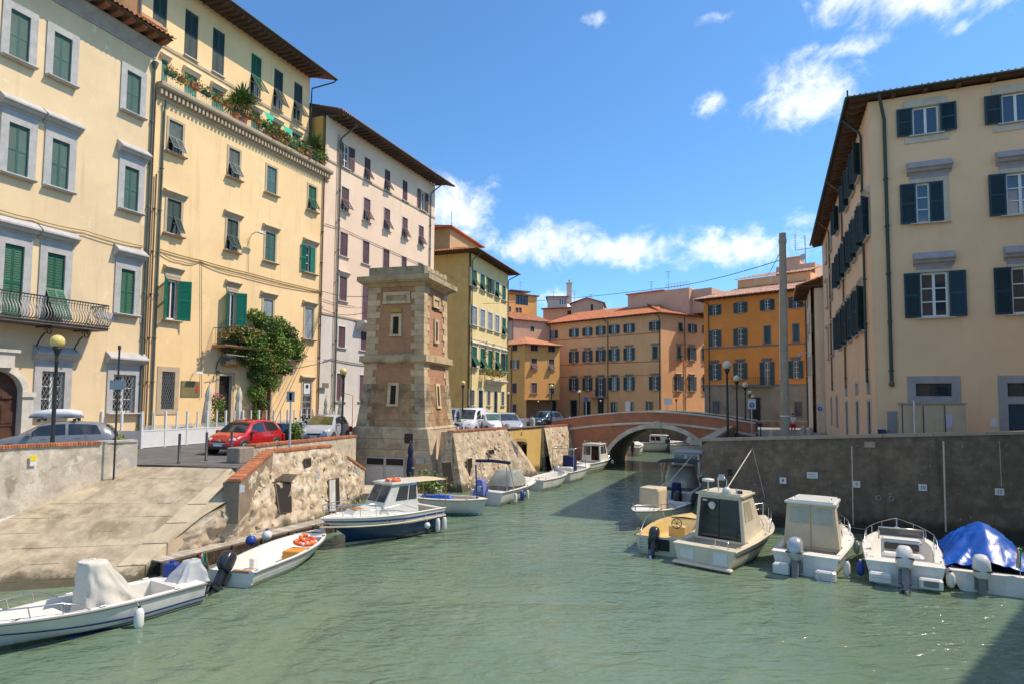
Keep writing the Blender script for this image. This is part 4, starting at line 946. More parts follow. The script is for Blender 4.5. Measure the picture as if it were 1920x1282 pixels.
b=MB().tube([(0,0,0),(0,-.9,.1)],.03,5).tube([(0,-.9,.1),(0,-.9,-.1)],.05,6); b.lathe([(.06,0),(.22,-.12),(.22,-.16),(.05,-.2)],10,M=tr(0,-.9,-.1)); b.build('wall_lantern',MATS['pale_grey_metal'],B10,matrix=local(B10,fA,tr(5.2,0,fA.at(1537,640)[1])))
# ---------------------------------------------------------------- water, quays, ramp, bridge, tower
def water_mat():
 m=bpy.data.materials.new('canal_water'); m.use_nodes=True; T=NT(m.node_tree); b=m.node_tree.nodes['Principled BSDF']
 g=T.n('ShaderNodeNewGeometry').outputs['Position']
 col=T.mix(T.ramp(T.noise(g,.12,4,.6),.35,.7),(.122,.178,.118),(.162,.215,.137))
 T.l(col,b.inputs['Base Color']); b.inputs['Roughness'].default_value=.07; b.inputs['IOR'].default_value=1.33; b.inputs['Specular IOR Level'].default_value=.5
 mp=T.n('ShaderNodeMapping'); mp.inputs[2].default_value=(0,0,R(24)); mp.inputs[3].default_value=(.75,1.5,1); T.l(g,mp.inputs[0])
 h1=T.noise(mp.outputs[0],1.9,2,.5,.8); h2=T.noise(mp.outputs[0],5.5,3,.55,.6); h3=T.noise(g,.5,2,.5,.3)
 h=T.math('ADD',T.math('ADD',T.math('MULTIPLY',h1,.55),T.math('MULTIPLY',h2,.17)),T.math('MULTIPLY',h3,.5))
 h=T.math('MULTIPLY',h,T.math('ADD',.5,T.math('MULTIPLY',T.ramp(T.noise(g,.16,3,.6,1.0),.35,.65),.75)))
 bn=T.n('ShaderNodeBump'); bn.inputs['Strength'].default_value=1.; bn.inputs['Distance'].default_value=.21
 T.l(h,bn.inputs['Height']); T.l(bn.outputs[0],b.inputs['Normal'])
 return m
wm=water_mat()
struct(MB().box(-400,700,-60,900,-3,-2.4).build('terrain',mat('canal_bed',(.1,.1,.07),.9)))
struct(MB().add([(-40,-20,0),(160,-20,0),(160,140,0),(-40,140,0)],[(0,1,2,3)]).build('water',wm))
ASPH=mat('asphalt',(.115,.11,.105),.9,.15,1.5,c2=(.16,.15,.14),c2s=.6,bump=.2,bscale=60)
PLAST=mat('weathered_wall_plaster',(.50,.42,.32),.92,.16,1.4,c2=(.30,.25,.19),c2t=(.52,.7),c2s=1.1,c3=(.66,.57,.46),c3t=(.56,.68),c3s=2.3,bump=.5,bscale=14,streak=.55)
GREYW=mat('grey_washed_plaster',(.56,.475,.37),.92,.2,1.2,c2=(.33,.27,.20),c2t=(.5,.68),c2s=1.6,c3=(.68,.60,.49),c3t=(.52,.66),c3s=3.0,bump=.45,bscale=12,streak=.5)
RUBBLE=mat('rubble_masonry',(.50,.385,.26),.93,.3,2.2,c2=(.62,.53,.41),c2t=(.5,.62),c2s=2.0,c3=(.24,.18,.12),c3t=(.54,.68),c3s=4.0,bump=.9,bscale=9,tide=.6)
BRICKC=mat('coping_brick',(.42,.15,.065),.85,.2,6,perobj=.3,c2=(.36,.2,.12),c2t=(.55,.75),c2s=2)
SLAB=mat('paving_slab',(.43,.345,.235),.9,.22,2.4,tide=.4,perobj=.06,c2=(.25,.195,.125),c2t=(.46,.7),c2s=.9,bump=.25,bscale=18,c3=(.47,.39,.28),c3t=(.58,.72),c3s=2.6)
DARKW=mat('dark_quay_stone',(.19,.143,.102),.92,.3,3.0,c2=(.135,.10,.072),c2t=(.4,.7),c2s=1.6,c3=(.40,.33,.26),c3t=(.64,.72),c3s=9.0,bump=.6,bscale=14,streak=.85,tide=.75)
CAPST=mat('quay_cap_stone',(.36,.29,.21),.85,.12,3,streak=.2)
RT0,RT1=onz(262.6,870,GZ),onz(444,876,GZ) # top edge of the ramp
WL=[Vector((-12.67,20.9,0)),Vector((-14.7,17.6,0)),Vector((-18.6,11.2,0))] # left parapet run
rb=[Vector((-20.5,14.6,-.35)),Vector((-14.0,15.3,-.1)),Vector((-10.25,16.35,-.12)),Vector((-9.4,18.1,-.12))]
# streets
def LFp(Y,out=0.): return Vector((AL+KL*Y,Y,0))
stL=[(-60,5),(-18.8,11.0),(-14.95,17.5),(-12.9,20.95),(RT0.x,RT0.y),(RT1.x,RT1.y),(-8.95,21.6),(-8.6,27),(-8.6,33.0),(-9.2,35.4),(-4.6,38.2),(-1.9,37.2),(4.1,47.6),(4.4,60),(6,72),(-10,140),(-60,140)]
struct(MB().prism(stL,1.2,GZ).build('left_street',ASPH))
stR=[(8.4,25.6),(18.4,21.9),(34,15.8),(70,20),(70,140),(20,140),(22.5,72),(20.0,54),(16.2,45)]
struct(MB().prism(stR,1.0,2.33).build('right_street',mat('paved_right_street',(.22,.20,.175),.9,.12,1.2,c2=(.28,.26,.22),c2s=.5)))
struct(MB().prism([(4.4,72),(28,66),(80,60),(80,140),(-10,140)],.5,2.5).build('far_street',ASPH))
struct(MB().prism([(4.4,71.6),(28,65.6),(60,60),(60,60.8),(28,66.4),(4.4,72.4)],-.5,3.0).build('far_quay_wall',DARKW))
struct(MB().prism([(15.9,45.6),(22.6,72),(23.4,72),(16.9,45.3)],-.5,3.1).build('right_quay_wall_beyond_bridge',DARKW))
struct(MB().prism([(3.4,48.4),(4.0,72),(4.6,72),(5.6,52)],-.5,2.7).build('left_quay_wall_beyond_bridge',RUBBLE))
def sheet(poly,z,name,m): struct(MB().add([(p[0],p[1],z) for p in poly],[tuple(range(len(poly)))]).build(name,m))
# pavement along the houses with a kerb
pv=[LF(700),LF(480),LF(150),LF(-60)]
nv=Vector((.92,-.39))
pl_=[(x+nv.x*1.3,y+nv.y*1.3) for x,y in pv]
struct(MB().prism([pl_[3],pl_[2],pl_[1],pl_[0],pv[0],pv[1],pv[2],pv[3]],GZ-.3,GZ+.12).build('pavement',mat('pavement_stone',(.36,.31,.25),.9,.12,1.5)))
# relief sheet between two 3D polylines, pushed about by noise (bottom line first)
def relief(bot,top,nu,nv,amp,m,name,seed=0.,fr_=3.0,parent=None,nrm=None,lev=None,skip=None):
 def along(pts,t):
  d=[0];
  for i in range(1,len(pts)): d.append(d[-1]+(Vector(pts[i])-Vector(pts[i-1])).length)
  q=t*d[-1]
  for i in range(1,len(pts)):
   if q <= d[i]+1e-9: return Vector(pts[i-1]).lerp(Vector(pts[i]),(q-d[i-1])/max(1e-9,d[i]-d[i-1]))
  return Vector(pts[-1])
 def fn(u,v):
  a,c=along(bot,u),along(top,u); p=a.lerp(c,v)
  e=min(u,1-u,v,1-v); k=min(1,e*10)
  n=nrm
  if n is None:
   t=(along(bot,min(1,u+.01))-along(bot,max(0,u-.01))); n=t.cross(c-a).normalized()
  q=p*fr_
  d=nz3(q.x+seed,q.y,q.z)*.6+nz3(q.x*2.3,q.y*2.3+seed,q.z*2.3)*.35+nz3(q.x*5.1,q.y*5.1+seed,q.z*5.1)*.2
  return p+n*(d*amp*k)
 b=MB(); b.grid(fn,nu,nv)
 return b.build(name,m,parent)
V3=Vector
# ---- left parapet beside the ramp
lw=thing('quay_parapet','long weathered plaster parapet with brick coping left of the stone ramp','wall')
kink=V3((-13.05,20.3,0))
top_z=3.36
relief([V3((-18.6,11.2,-.6)),V3((-14.7,17.6,.4)),V3((kink.x,kink.y,2.0))],[V3((-18.6,11.2,top_z)),V3((-14.7,17.6,top_z)),V3((kink.x,kink.y,top_z))],70,24,.05,GREYW,'wall_face',1.3,parent=lw)
relief([V3((kink.x,kink.y,2.0)),V3((-12.62,20.85,2.4))],[V3((kink.x,kink.y,top_z)),V3((-12.62,20.85,top_z))],10,12,.02,mat('pale_new_plaster',(.52,.47,.41),.9,.15,2,c2=(.36,.33,.28),c2s=2,streak=.4,bump=.3),'end_face',2.2,parent=lw)
MB().prism([(-18.6,11.2),(-14.7,17.6),(kink.x,kink.y),(-12.62,20.85),(-13.05,21.05),(-13.4,20.6),(-15.1,17.75),(-19,11.4)],-.6,top_z-.01).build('wall_core',GREYW,lw)
bme=um('coping_brick',lambda b: b.cbox(-.03,.033,-.05,.37,-.02,.075,.006),BRICKC)
def coping(parent,a,c,z0,z1,inward,off=-.03,every=.069):
 a,c=V3((*a,z0)),V3((*c,z1)); d=c-a; n=int(d.length/every); ang=math.atan2(d.y,d.x)
 pit=math.atan2(d.z,d.xy.length)
 for i in range(n):
  p=a+d*((i+.5)/n)
  put('coping_brick',bme,parent,matrix=tr(p.x,p.y,p.z+random.uniform(-.006,.006)) @ rz(ang) @ ry(-pit) @ rz(R(random.uniform(-2,2))) @ scl(random.uniform(.95,1.02),1,1))
coping(lw,(-16.9,13.99),(-14.7,17.6),top_z,top_z,0); coping(lw,(-14.7,17.6),(-13.25,19.95),top_z,top_z,0)
MB().prism([(-13.3,19.9),(-12.6,20.82),(-12.98,21.1),(-13.62,20.1)],top_z,top_z+.07).build('coping_slab',MATS['pale_new_plaster'],lw)
# ---- stone ramp (slipway)
def rp(u,v):
 """u across from the parapet to the kerb, v down from the street to the water"""
 topl,topr=V3((-12.9,20.9,GZ-.02)),V3((-9.2,20.5,GZ-.02)); botl,botr=V3((-15.9,14.2,-.15)),V3((-10.5,16.0,-.15))
 a=topl.lerp(topr,u); c=botl.lerp(botr,u)
 k=v if v <= .12 else v
 p=a.lerp(c,v); p.z=GZ-.02-(GZ+.13)*(v ** 1.0)
 return p
struct(MB().loft([[rp(u/8,v/8)-V3((0,0,.08)) for u in range(-1,9)] for v in range(9)]).build('ramp_bed',mat('ramp_joint',(.25,.20,.14),.95,.2,3)))
MB_=None
rows_r=9
rampt=struct(MB().box(-.05,.05,-.05,.05,-.05,.05).build('stone_ramp',SLAB,None,(-13.2,20.8,GZ-.3)))
for r in range(rows_r):
 v0,v1=r/rows_r,(r+1)/rows_r; ncol=random.choice((5,6,6,7)); cuts=[-.12]
 for i in range(1,ncol): cuts.append(-.12+(1.07)*(i+random.uniform(-.22,.22))/ncol)
 cuts.append(.95)
 for i in range(ncol):
  g=.0012
  q=[rp(cuts[i]+g,v0+.0007),rp(cuts[i+1]-g,v0+.0007),rp(cuts[i+1]-g,v1-.0007),rp(cuts[i]+g,v1-.0007)]
  dz=random.uniform(-.004,.005); tl=[random.uniform(-.006,.006) for _ in range(4)]
  tp=[p+V3((0,0,dz+t)) for p,t in zip(q,tl)]; bt=[p+V3((0,0,-.09)) for p in q]
  b=MB().add(bt+tp,[(7,6,5,4),(0,1,5,4),(1,2,6,5),(2,3,7,6),(3,0,4,7)])
  b.build('paving_slab',SLAB,rampt,matrix=rampt.matrix_basis.inverted())
struct(MB().loft([[rp(-.13,v/10)+V3((0,0,.22)),rp(-.085,v/10)+V3((0,0,.10)),rp(-.05,v/10)+V3((0,0,-.005))] for v in range(0,11)]).build('ramp_fillet',mat('blue_grey_mortar',(.50,.49,.47),.9,.2,4,c2=(.3,.29,.27),c2s=3)))
# kerb stones down the ramp's right edge
ks=mat('kerb_stone',(.50,.40,.27),.9,.14,2,tide=.4,perobj=.12,c2=(.33,.26,.18),c2t=(.6,.75),c2s=1.4,bump=.2)
sh=[(rp(.95,0),V3((-8.75,21.4,GZ-.02))),(rp(.95,.27),V3((-8.62,19.3,rp(1,.27).z))),(rp(.95,.45),V3((-9.2,18.4,rp(1,.45).z))),(rp(.95,.62),rp(1.09,.62))]
struct(MB().loft([[a.lerp(c,t)-V3((0,0,.012)) for t in (0,.5,1)] for a,c in sh]).build('ramp_shoulder',ks))
nk=5
for i in range(nk):
 v0,v1=.2+.8*i/nk,.2+.8*(i+1)/nk-.008
 q=[rp(.955,v0),rp(1.085,v0),rp(1.085,v1),rp(.955,v1)]
 tp=[p+V3((0,0,.045)) for p in q]; bt=[p+V3((0,0,-.5)) for p in q]
 MB().add(bt+tp,[(7,6,5,4),(0,1,5,4),(1,2,6,5),(2,3,7,6),(3,0,4,7)]).build('kerb_stone',ks,rampt,matrix=rampt.matrix_basis.inverted())
struct(MB().box(RT0.x-.3,RT1.x+.4,RT0.y-.12,RT0.y+.08,GZ-.3,GZ+.012).build('ramp_head_kerb',mat('dark_kerb',(.16,.14,.12),.9,.15,3),None))
# ---- battered wall between ramp and tower
bw=thing('battered_quay_wall','crumbling battered quay wall with brick-capped ramp pillar between the stone ramp and the tower','wall')
r85=[rp(1.06,v) for v in (1.0,.75,.5,.3)]
pa=onY(424.7,925,19.2)
base_line=[V3((-10.2,16.5,-.3)),V3((-8.7,19.6,-.3)),V3((-7.35,23.4,-.3)),V3((-7.0,26.5,-.3)),V3((-7.2,30.2,-.3))]
topA,topB,topC,topD,topE=V3((-9.35,18.75,1.35)),onY(498,853,21.6),onY(513,846,22.2),onY(621,836,26.2),onY(684,880,30.2)
top_line=[V3((-10.3,16.6,.1)),V3((-9.75,17.9,.95)),onY(446,932,19.3),onY(460,890,19.6),topB,topC,topD,topE]
bwf=relief(base_line,top_line,140,50,.24,RUBBLE,'wall_face',4.1,1.6,parent=bw)
from mathutils.bvhtree import BVHTree
def tree(o): return BVHTree.FromPolygons([v.co[:] for v in o.data.vertices],[p.vertices[:] for p in o.data.polygons])
def hit(t,px,py,push):
 c=V3((0,0,EYE)); d=ray(px,py).normalized(); h=t.ray_cast(c,d)
 if h[0] is None: h=t.find_nearest(c+d*24)
 return h[0]-d*push
BW_T=tree(bwf)
# plaster still clinging to parts of it
def stones(parent,bot,top,n,m,name='stone',s=(.10,.2),seed=3,sm=.5):
 rr=random.Random(seed); me=[]
 for k in range(6):
  b=MB(); pr=[]
  for i in range(7): a=2*math.pi*i/7; q=rr.uniform(.7,1.1); pr.append((math.cos(a)*q,math.sin(a)*q*.7))
  v=[(x,y,-.5) for x,y in pr]+[(x*.8,y*.8,.28) for x,y in pr]
  b.add(v,[tuple(range(7,14))]+[(i,(i+1)%7,7+(i+1)%7,7+i) for i in range(7)]); me.append(b.mesh(name,m))
 def lin(pts,t):
  i=min(len(pts)-2,int(t*(len(pts)-1))); return V3(pts[i]).lerp(V3(pts[i+1]),t*(len(pts)-1)-i)
 for _ in range(n):
  u,v=rr.uniform(.03,.97),rr.uniform(.08,.92); a,c=lin(bot,u),lin(top,u); p=a.lerp(c,v)
  t=(lin(bot,min(1,u+.02))-lin(bot,max(0,u-.02))).normalized(); up=(c-a).normalized(); nn=t.cross(up).normalized(); up=nn.cross(t)
  M=Matrix(((t.x,up.x,nn.x,p.x),(t.y,up.y,nn.y,p.y),(t.z,up.z,nn.z,p.z),(0,0,0,1)))
  k=rr.uniform(*s); put(name,rr.choice(me),parent,matrix=M @ rz(rr.uniform(-.5,.5)) @ scl(k*rr.uniform(.9,1.6),k,k*.45))
ST=mat('field_stone',(.52,.405,.28),.92,.15,4,perobj=.35,bump=.4)
def lin8(pts,n):
 d=[0]
 for i in range(1,len(pts)): d.append(d[-1]+(pts[i]-pts[i-1]).length)
 out=[]
 for k in range(n+1):
  q=d[-1]*k/n; i=1
  while i <len(pts)-1 and q >d[i]: i += 1
  out.append(pts[i-1].lerp(pts[i],(q-d[i-1])/(d[i]-d[i-1])))
 return out
stones(bw,lin8(base_line,16)[5:],lin8(top_line,16)[5:],120,ST,s=(.06,.15),seed=5)
# pillar end with sloped brick cap
pA0,pA1=onY(424.7,900,19.15),onY(452,900,19.15)
def slopebox(a,c,w,z0a,z0c,hh):
 """box running from a to c (plan), width w to the left of travel"""
 d=(c-a); d.z=0; d.normalize(); l=V3((-d.y,d.x,0))*w
 P=[a,c,c+l,a+l]
 return [(p.x,p.y,z) for p,z in zip(P,(z0a,z0c,z0c,z0a))]+[(p.x,p.y,p.z+hh) for p in (a,c,c+l,a+l)]
ca,cb=onY(449,902,19.1),onY(512,847,22.0)
v=slopebox(ca,cb,.5,1.0,1.9,-.03)
MB().add(v,[(0,3,2,1),(4,5,6,7),(0,1,5,4),(1,2,6,5),(2,3,7,6),(3,0,4,7)]).build('ramp_pillar',mat('dark_pillar_plaster',(.24,.18,.125),.9,.2,2,streak=.4),bw)
coping(bw,ca.xy,cb.xy,ca.z+.01,cb.z+.01,0,every=.069)
MB().add(slopebox(cb,topC+V3((.05,0,0)),.5,1.9,1.9,.0),[(4,5,6,7),(0,1,5,4),(1,2,6,5),(2,3,7,6)]).build('coping_slab',PLAST,bw)
c1_,c2_=topC.copy(),topD.copy()
MB().add(slopebox(c1_,c2_,.45,1.2,1.2,-.02),[(4,5,6,7),(0,1,5,4),(1,2,6,5),(2,3,7,6),(3,0,4,7)]).build('wall_core',PLAST,bw)
coping(bw,c1_.xy,c2_.xy,c1_.z,c2_.z,0)
MB().add(slopebox(c2_,topE,.4,.3,.3,-.02),[(4,5,6,7),(0,1,5,4),(1,2,6,5),(2,3,7,6),(3,0,4,7)]).build('wall_core',PLAST,bw)
coping(bw,(c2_+(topE-c2_)*.45).xy,topE.xy,c2_.z+(topE.z-c2_.z)*.45,topE.z,0)
struct(MB().prism([(-9.35,19.6),(-8.9,22.0),(-7.9,26.0),(-7.3,30.0),(-9.2,35),(-9.6,22)],-.2,[1.6,2.3,2.35,1.2,1.2,2.4]).build('backfill',PLAST))
def panel_on(parent,name,m,corners,th=.05):
 """quad panel in space given as four points, thickened along its normal"""
 n=(corners[1]-corners[0]).cross(corners[3]-corners[0]).normalized()*th
 v=[c for c in corners]+[c+n for c in corners]
 return MB().add(v,[(0,3,2,1),(4,5,6,7),(0,1,5,4),(1,2,6,5),(2,3,7,6),(3,0,4,7)]).build(name,m,parent)
def bl_at(px,py,push=.0):
 """point on the battered face seen at a pixel: intersect with the plane base-top near that column"""
 return hit(BW_T,px,py,push)
def c2x(x): return 380+x/3.692
def c2y(y): return 780+y/3.692
# barred cellar opening, doorway and small hatch
def opening(parent,px,name,frame_m,inner_m,bars=None):
 pts=[bl_at(c2x(x),c2y(y),.06) for x,y in px]
 o=panel_on(parent,name,inner_m,[pts[3],pts[2],pts[1],pts[0]],.03)
 for i in range(4):
  a,c=pts[i],pts[(i+1)%4]
  MB().tube([a,c],.035,4).build('frame',MATS['dark_lintel'],o)
 if bars:
  nx,ny=bars; b=MB()
  for i in range(1,nx): b.tube([pts[0].lerp(pts[1],i/nx),pts[3].lerp(pts[2],i/nx)],.016,4)
  for j in range(1,ny): b.tube([pts[0].lerp(pts[3],j/ny),pts[1].lerp(pts[2],j/ny)],.016,4)
  b.build('bars',mat('rusty_bars',(.26,.18,.13),.7,.3,6),o)
 return o
mat('dark_lintel',(.15,.115,.08),.9,.2,3)
DKIN=mat('dark_cellar',(.025,.02,.017),.9)
opening(bw,[(500,470),(608,455),(612,660),(530,668)],'barred_opening',PLAST,DKIN,(4,6))
pts=[bl_at(c2x(x),c2y(y),.16) for x,y in ((490,440),(560,395),(650,400),(600,455))]
panel_on(bw,'stone_lintel',mat('dark_lintel',(.09,.07,.055),.9,.2,3),[pts[3],pts[2],pts[1],pts[0]],.06)
opening(bw,[(872,440),(918,435),(918,650),(876,655)],'cellar_door',PLAST,mat('pale_door',(.5,.48,.44),.7,.1,3))
opening(bw,[(915,432),(940,425),(945,600),(920,640)],'door_recess',DKIN,DKIN)
opening(bw,[(705,295),(745,288),(748,340),(712,345)],'wall_hatch',mat('brick_edge',(.36,.13,.07),.9,.2,5),DKIN)
# street parapet behind it
pp=thing('street_parapet','low plaster street parapet with brick coping behind the battered wall','wall')
pa_,pb_=onY(466,838,22.6),onY(668,818,32.0)
v=slopebox(V3((pa_.x,pa_.y,pa_.z)),V3((pb_.x,pb_.y,pb_.z)),.4,2.0,1.6,0)
MB().add(v,[(0,3,2,1),(4,5,6,7),(0,1,5,4),(1,2,6,5),(2,3,7,6),(3,0,4,7)]).build('wall',PLAST,pp)
MB().cbox(-.55,.15,-.3,.3,-.5,.03,.03,M=tr(pa_.x-.1,pa_.y-.1,pa_.z) @ rz(R(70))).build('end_pillar',mat('grey_pillar',(.27,.22,.17),.9,.2,3,streak=.4),pp)
coping(pp,pa_.lerp(pb_,.04).xy,pb_.xy,pa_.lerp(pb_,.04).z+.02,pb_.z+.02,0,every=.075)
# ---- tower on the quay
a_t=math.atan2(-.266,.964)
ct=Vector((-4.66,33.5)); dt,nt=Vector((.964,-.266)),Vector((.266,.964))
HB=2.13
cen=ct-dt*HB+nt*HB
T0=thing('old_customs_tower','square brick tower with pale stone quoins and a battered lower stage standing on the quay','tower',(cen.x,cen.y,0),a_t)
def hz(py): return EYE-(py-752)/1150*33.3
zB,zM,zM2,zC,zC2,zT=hz(803),hz(676),hz(664),hz(529),hz(510),hz(490)
BRT=brick_mat('tower_brick',(.50,.25,.13),(.44,.21,.105),(.48,.29,.17),bw=.3,rh=.085,ang=a_t,dirt=(.17,.115,.06),dirtamt=.55)
QUO=mat('tower_quoin_stone',(.58,.42,.245),.9,.12,2,perobj=.14,c2=(.34,.24,.14),c2t=(.48,.72),c2s=1.2,bump=.25,streak=.3)
QUOD=mat('tower_dark_quoin',(.42,.32,.2),.9,.2,2,perobj=.18,c2=(.15,.115,.08),c2t=(.48,.68),c2s=1.1,bump=.35)
TST=mat('tower_stone',(.47,.35,.20),.9,.15,1.3,c2=(.20,.155,.10),c2t=(.48,.7),c2s=.8,c3=(.33,.24,.07),c3t=(.62,.74),c3s=1.6,bump=.3,streak=.5)
TSTD=mat('stained_course',(.36,.225,.115),.92,.3,1.2,c2=(.20,.125,.065),c2t=(.45,.68),c2s=1.3,c3=(.36,.26,.08),c3t=(.6,.72),c3s=1.8,bump=.4,streak=.5)
TPL=mat('tower_plinth_stone',(.50,.39,.26),.9,.18,1.1,tide=.6,c2=(.30,.23,.15),c2t=(.45,.7),c2s=.9,bump=.4,streak=.5,c3=(.47,.40,.30),c3t=(.6,.75),c3s=2)
HT,HM,HMb=1.72,1.78,1.84
def half(z):
 if z <zM:
  t=(z-zB)/(zM-zB); return HB-.02+(HMb-HB)*(1-(1-t) ** 1.6)
 return HM+(HT-HM)*(z-zM2)/(zC-zM2)
 # brick body as rings
zz=[zB+(zM-zB)*i/10 for i in range(11)]
b=MB(); b.loft([[(h*sx,h*sy,z) for sx,sy in ((-1,-1),(1,-1),(1,1),(-1,1))] for z in zz for h in (half(z)-.03,)],smooth=False,closed=True); b.build('lower_stage',BRT,T0)
b=MB(); b.loft([[(h*sx,h*sy,z) for sx,sy in ((-1,-1),(1,-1),(1,1),(-1,1))] for z,h in ((zM2,HM-.03),(zC,HT-.03))],smooth=False,closed=True,caps=(True,True)); b.build('upper_stage',BRT,T0)
# quoins: long and short blocks round each corner
def quoins(za,zb_,n,m0,dark_below=None):
 for i in range(n):
  z0,z1=za+(zb_-za)*i/n,za+(zb_-za)*(i+1)/n-.012
  for sx,sy in ((-1,-1),(1,-1),(1,1),(-1,1)):
   h0,h1=half(z0)+.015,half(z1)+.015; lx,ly=((.80,.52) if (i+(sx*sy >0))%2 else (.58,.78))
   def ring(h,z): return [(sx*h,sy*h,z),(sx*(h-lx),sy*h,z),(sx*(h-lx),sy*(h-.1),z),(sx*(h-.1),sy*(h-.1),z),(sx*(h-.1),sy*(h-ly),z),(sx*h,sy*(h-ly),z)]
   b=MB().loft([ring(h0,z0),ring(h1,z1)],smooth=False,closed=True,caps=(True,True))
   b.build('quoin',QUOD if (dark_below and z0 <dark_below) else m0,T0)
quoins(zM2+.0,zC-.02,11,QUO); quoins(zB+.02,zM-.02,9,QUO,zB+(zM-zB)*.62)
# brick gives way to bare stained courses low on the lower stage
for i in range(6):
 z0,z1=zB+.02+(zM-zB-.04)*i/9,zB+.02+(zM-zB-.04)*(i+1)/9-.014
 k=(0,.0,.004,-.003,.003,0)[i]
 MB().loft([[((half(z)-.006+k)*sx,(half(z)-.006+k)*sy,z) for sx,sy in ((-1,-1),(1,-1),(1,1),(-1,1))] for z in (z0,z1)],smooth=False,closed=True,caps=(True,True)).build('stone_course',TSTD,T0)
def square(h,z0,z1,name,m,h1=None):
 h1=h1 or h; return MB().loft([[(k*sx,k*sy,z) for sx,sy in ((-1,-1),(1,-1),(1,1),(-1,1))] for z,k in ((z0,h),(z1,h1))],smooth=False,closed=True,caps=(True,True)).build(name,m,T0)
square(HMb+.02,zM-.12,zM+.0,'string_course',TST,HMb+.16); square(HMb+.22,zM+.0,zM2,'string_course',TST,HMb+.2); square(HM+.06,zM2,zM2+.1,'string_course',TST)
square(HT+.04,zC-.02,zC+.18,'cornice',TST,HT+.2); square(HT+.38,zC+.18,zC+.28,'cornice',TST,HT+.46); square(HT+.5,zC+.28,zC2,'cornice',TST,HT+.5)
hp_=HT-.0
for x0,x1,y0,y1 in ((-hp_,hp_,-hp_,-hp_+.3),(-hp_,hp_,hp_-.3,hp_),(-hp_,-hp_+.3,-hp_+.3,hp_-.3),(hp_-.3,hp_,-hp_+.3,hp_-.3)):
 MB().box(x0,x1,y0,y1,zC2,zT).build('roof_parapet',mat('mossy_parapet',(.30,.25,.18),.9,.2,2,c2=(.15,.13,.09),c2s=1.5,streak=.5),T0)
for k in range(5): MB().cbox(hp_-.32,hp_+.02,-hp_+.35+k*.62,-hp_+.85+k*.62,zT-.22,zT+(.0 if k%2 else .06),.02).build('parapet_stone',TST,T0)
# slit windows and framed panels on the two visible faces; faces: 0 front (-y), 1 right (+x)
def tface(face,x,z0,z1,w,fw=.16,blind=False,proud=.06):
 zc=(z0+z1)/2; h=half(zc); sl=(half(z1)-half(z0))/(z1-z0)
 M=(tr(0,-h,0) if face == 0 else rz(R(90)) @ tr(0,-h,0)) @ tr(x,0,zc) @ rx(math.atan(-sl)*-1 if face == 0 else math.atan(sl))
 hh=(z1-z0)/2
 b=MB().box(-w/2-fw,-w/2,-proud,.1,-hh,hh).box(w/2,w/2+fw,-proud,.1,-hh,hh).box(-w/2-fw,w/2+fw,-proud-.004,.1,hh,hh+fw).box(-w/2-fw-.03,w/2+fw+.03,-proud-.03,.1,-hh-fw*.8,-hh)
 o=b.build('window',QUO,T0,matrix=M)
 MB().box(-w/2,w/2,-.0,.03,-hh,hh).build('pane' if not blind else 'infill',DKIN if not blind else TST,o)
def xo(px,face0=True): return px
tface(0,.06,hz(623),hz(589),.36); tface(0,.05,hz(758),hz(722),.34); tface(0,.06,hz(558),hz(547),1.25,blind=True,fw=.2)
tface(1,.0,hz(632),hz(593),.3); tface(1,.0,hz(762),hz(722),.3); tface(1,.0,hz(561),hz(549),.7,blind=True,fw=.18)
MB().box(-.35,.35,-HT-.05,-HT+.05,hz(580),hz(572)).build('yellow_plaque',mat('ochre_plaque',(.45,.27,.05),.8,.2,6),T0)
MB().tube([(HT+.02,-.55,hz(567)),(HT+.03,-.1,hz(571)),(HT+.03,.1,hz(569)),(HT+.02,.9,hz(570))],.03,4).build('iron_tie',IRON,T0)
MB().tube([(-.98+.14*math.cos(i*math.pi/6),-HT-.05,hz(569)+.14*math.sin(i*math.pi/6)) for i in range(12)],.018,5,closed=True).build('mooring_ring',MATS['pale_stone'],T0)
# plinth: coursed blocks down to the water, front face near vertical, canal face battered
pz=[zB-.02-(zB+.12)*i/6 for i in range(7)]
def prow(z):
 t=(zB-z)/(zB+.1); return HB+.12+.02*t,HB+.12+.55*t
b=MB()
for i in range(6):
 za,zb_=pz[i+1]+.014,pz[i]; k=6 if i%2 else 5
 h,hr=prow(za)[0],prow(za)[1]; h2,hr2=prow(zb_)[0],prow(zb_)[1]
 ed=[-h+2*h*(j+(random.uniform(-.2,.2) if 0 <j <k else 0))/k for j in range(k+1)]
 for j in range(k):
  x0,x1=ed[j]+.006,ed[j+1]-.006
  dd=random.uniform(-.015,.02)
  s0,s1=(1,1)
  if j == k-1: x1a,x1b=hr,hr2
  else: x1a=x1b=x1
  MB().add([(x0,-h-dd,za),(x1a,-h-dd,za),(x1a,-h+.5,za),(x0,-h+.5,za),(x0,-h2-dd,zb_),(x1b,-h2-dd,zb_),(x1b,-h2+.5,zb_),(x0,-h2+.5,zb_)],[(4,5,6,7),(0,1,5,4),(1,2,6,5),(2,3,7,6),(3,0,4,7),(0,3,2,1)]).build('plinth_block',TPL,T0)
b=MB(); b.add([(-HB-.1,-HB+.1,-.3),(HB+.6,-HB+.1,-.3),(HB+.62,HB+.1,-.3),(-HB-.1,HB+.1,-.3),(-HB-.1,-HB+.1,zB),(HB+.1,-HB+.1,zB),(HB+.1,HB+.1,zB),(-HB-.1,HB+.1,zB)],[(0,1,5,4),(1,2,6,5),(2,3,7,6),(3,0,4,7),(4,5,6,7)]).build('plinth_core',TPL,T0)
square(HB+.14,zB-.06,zB+.06,'plinth_course',TPL,HB+.02)
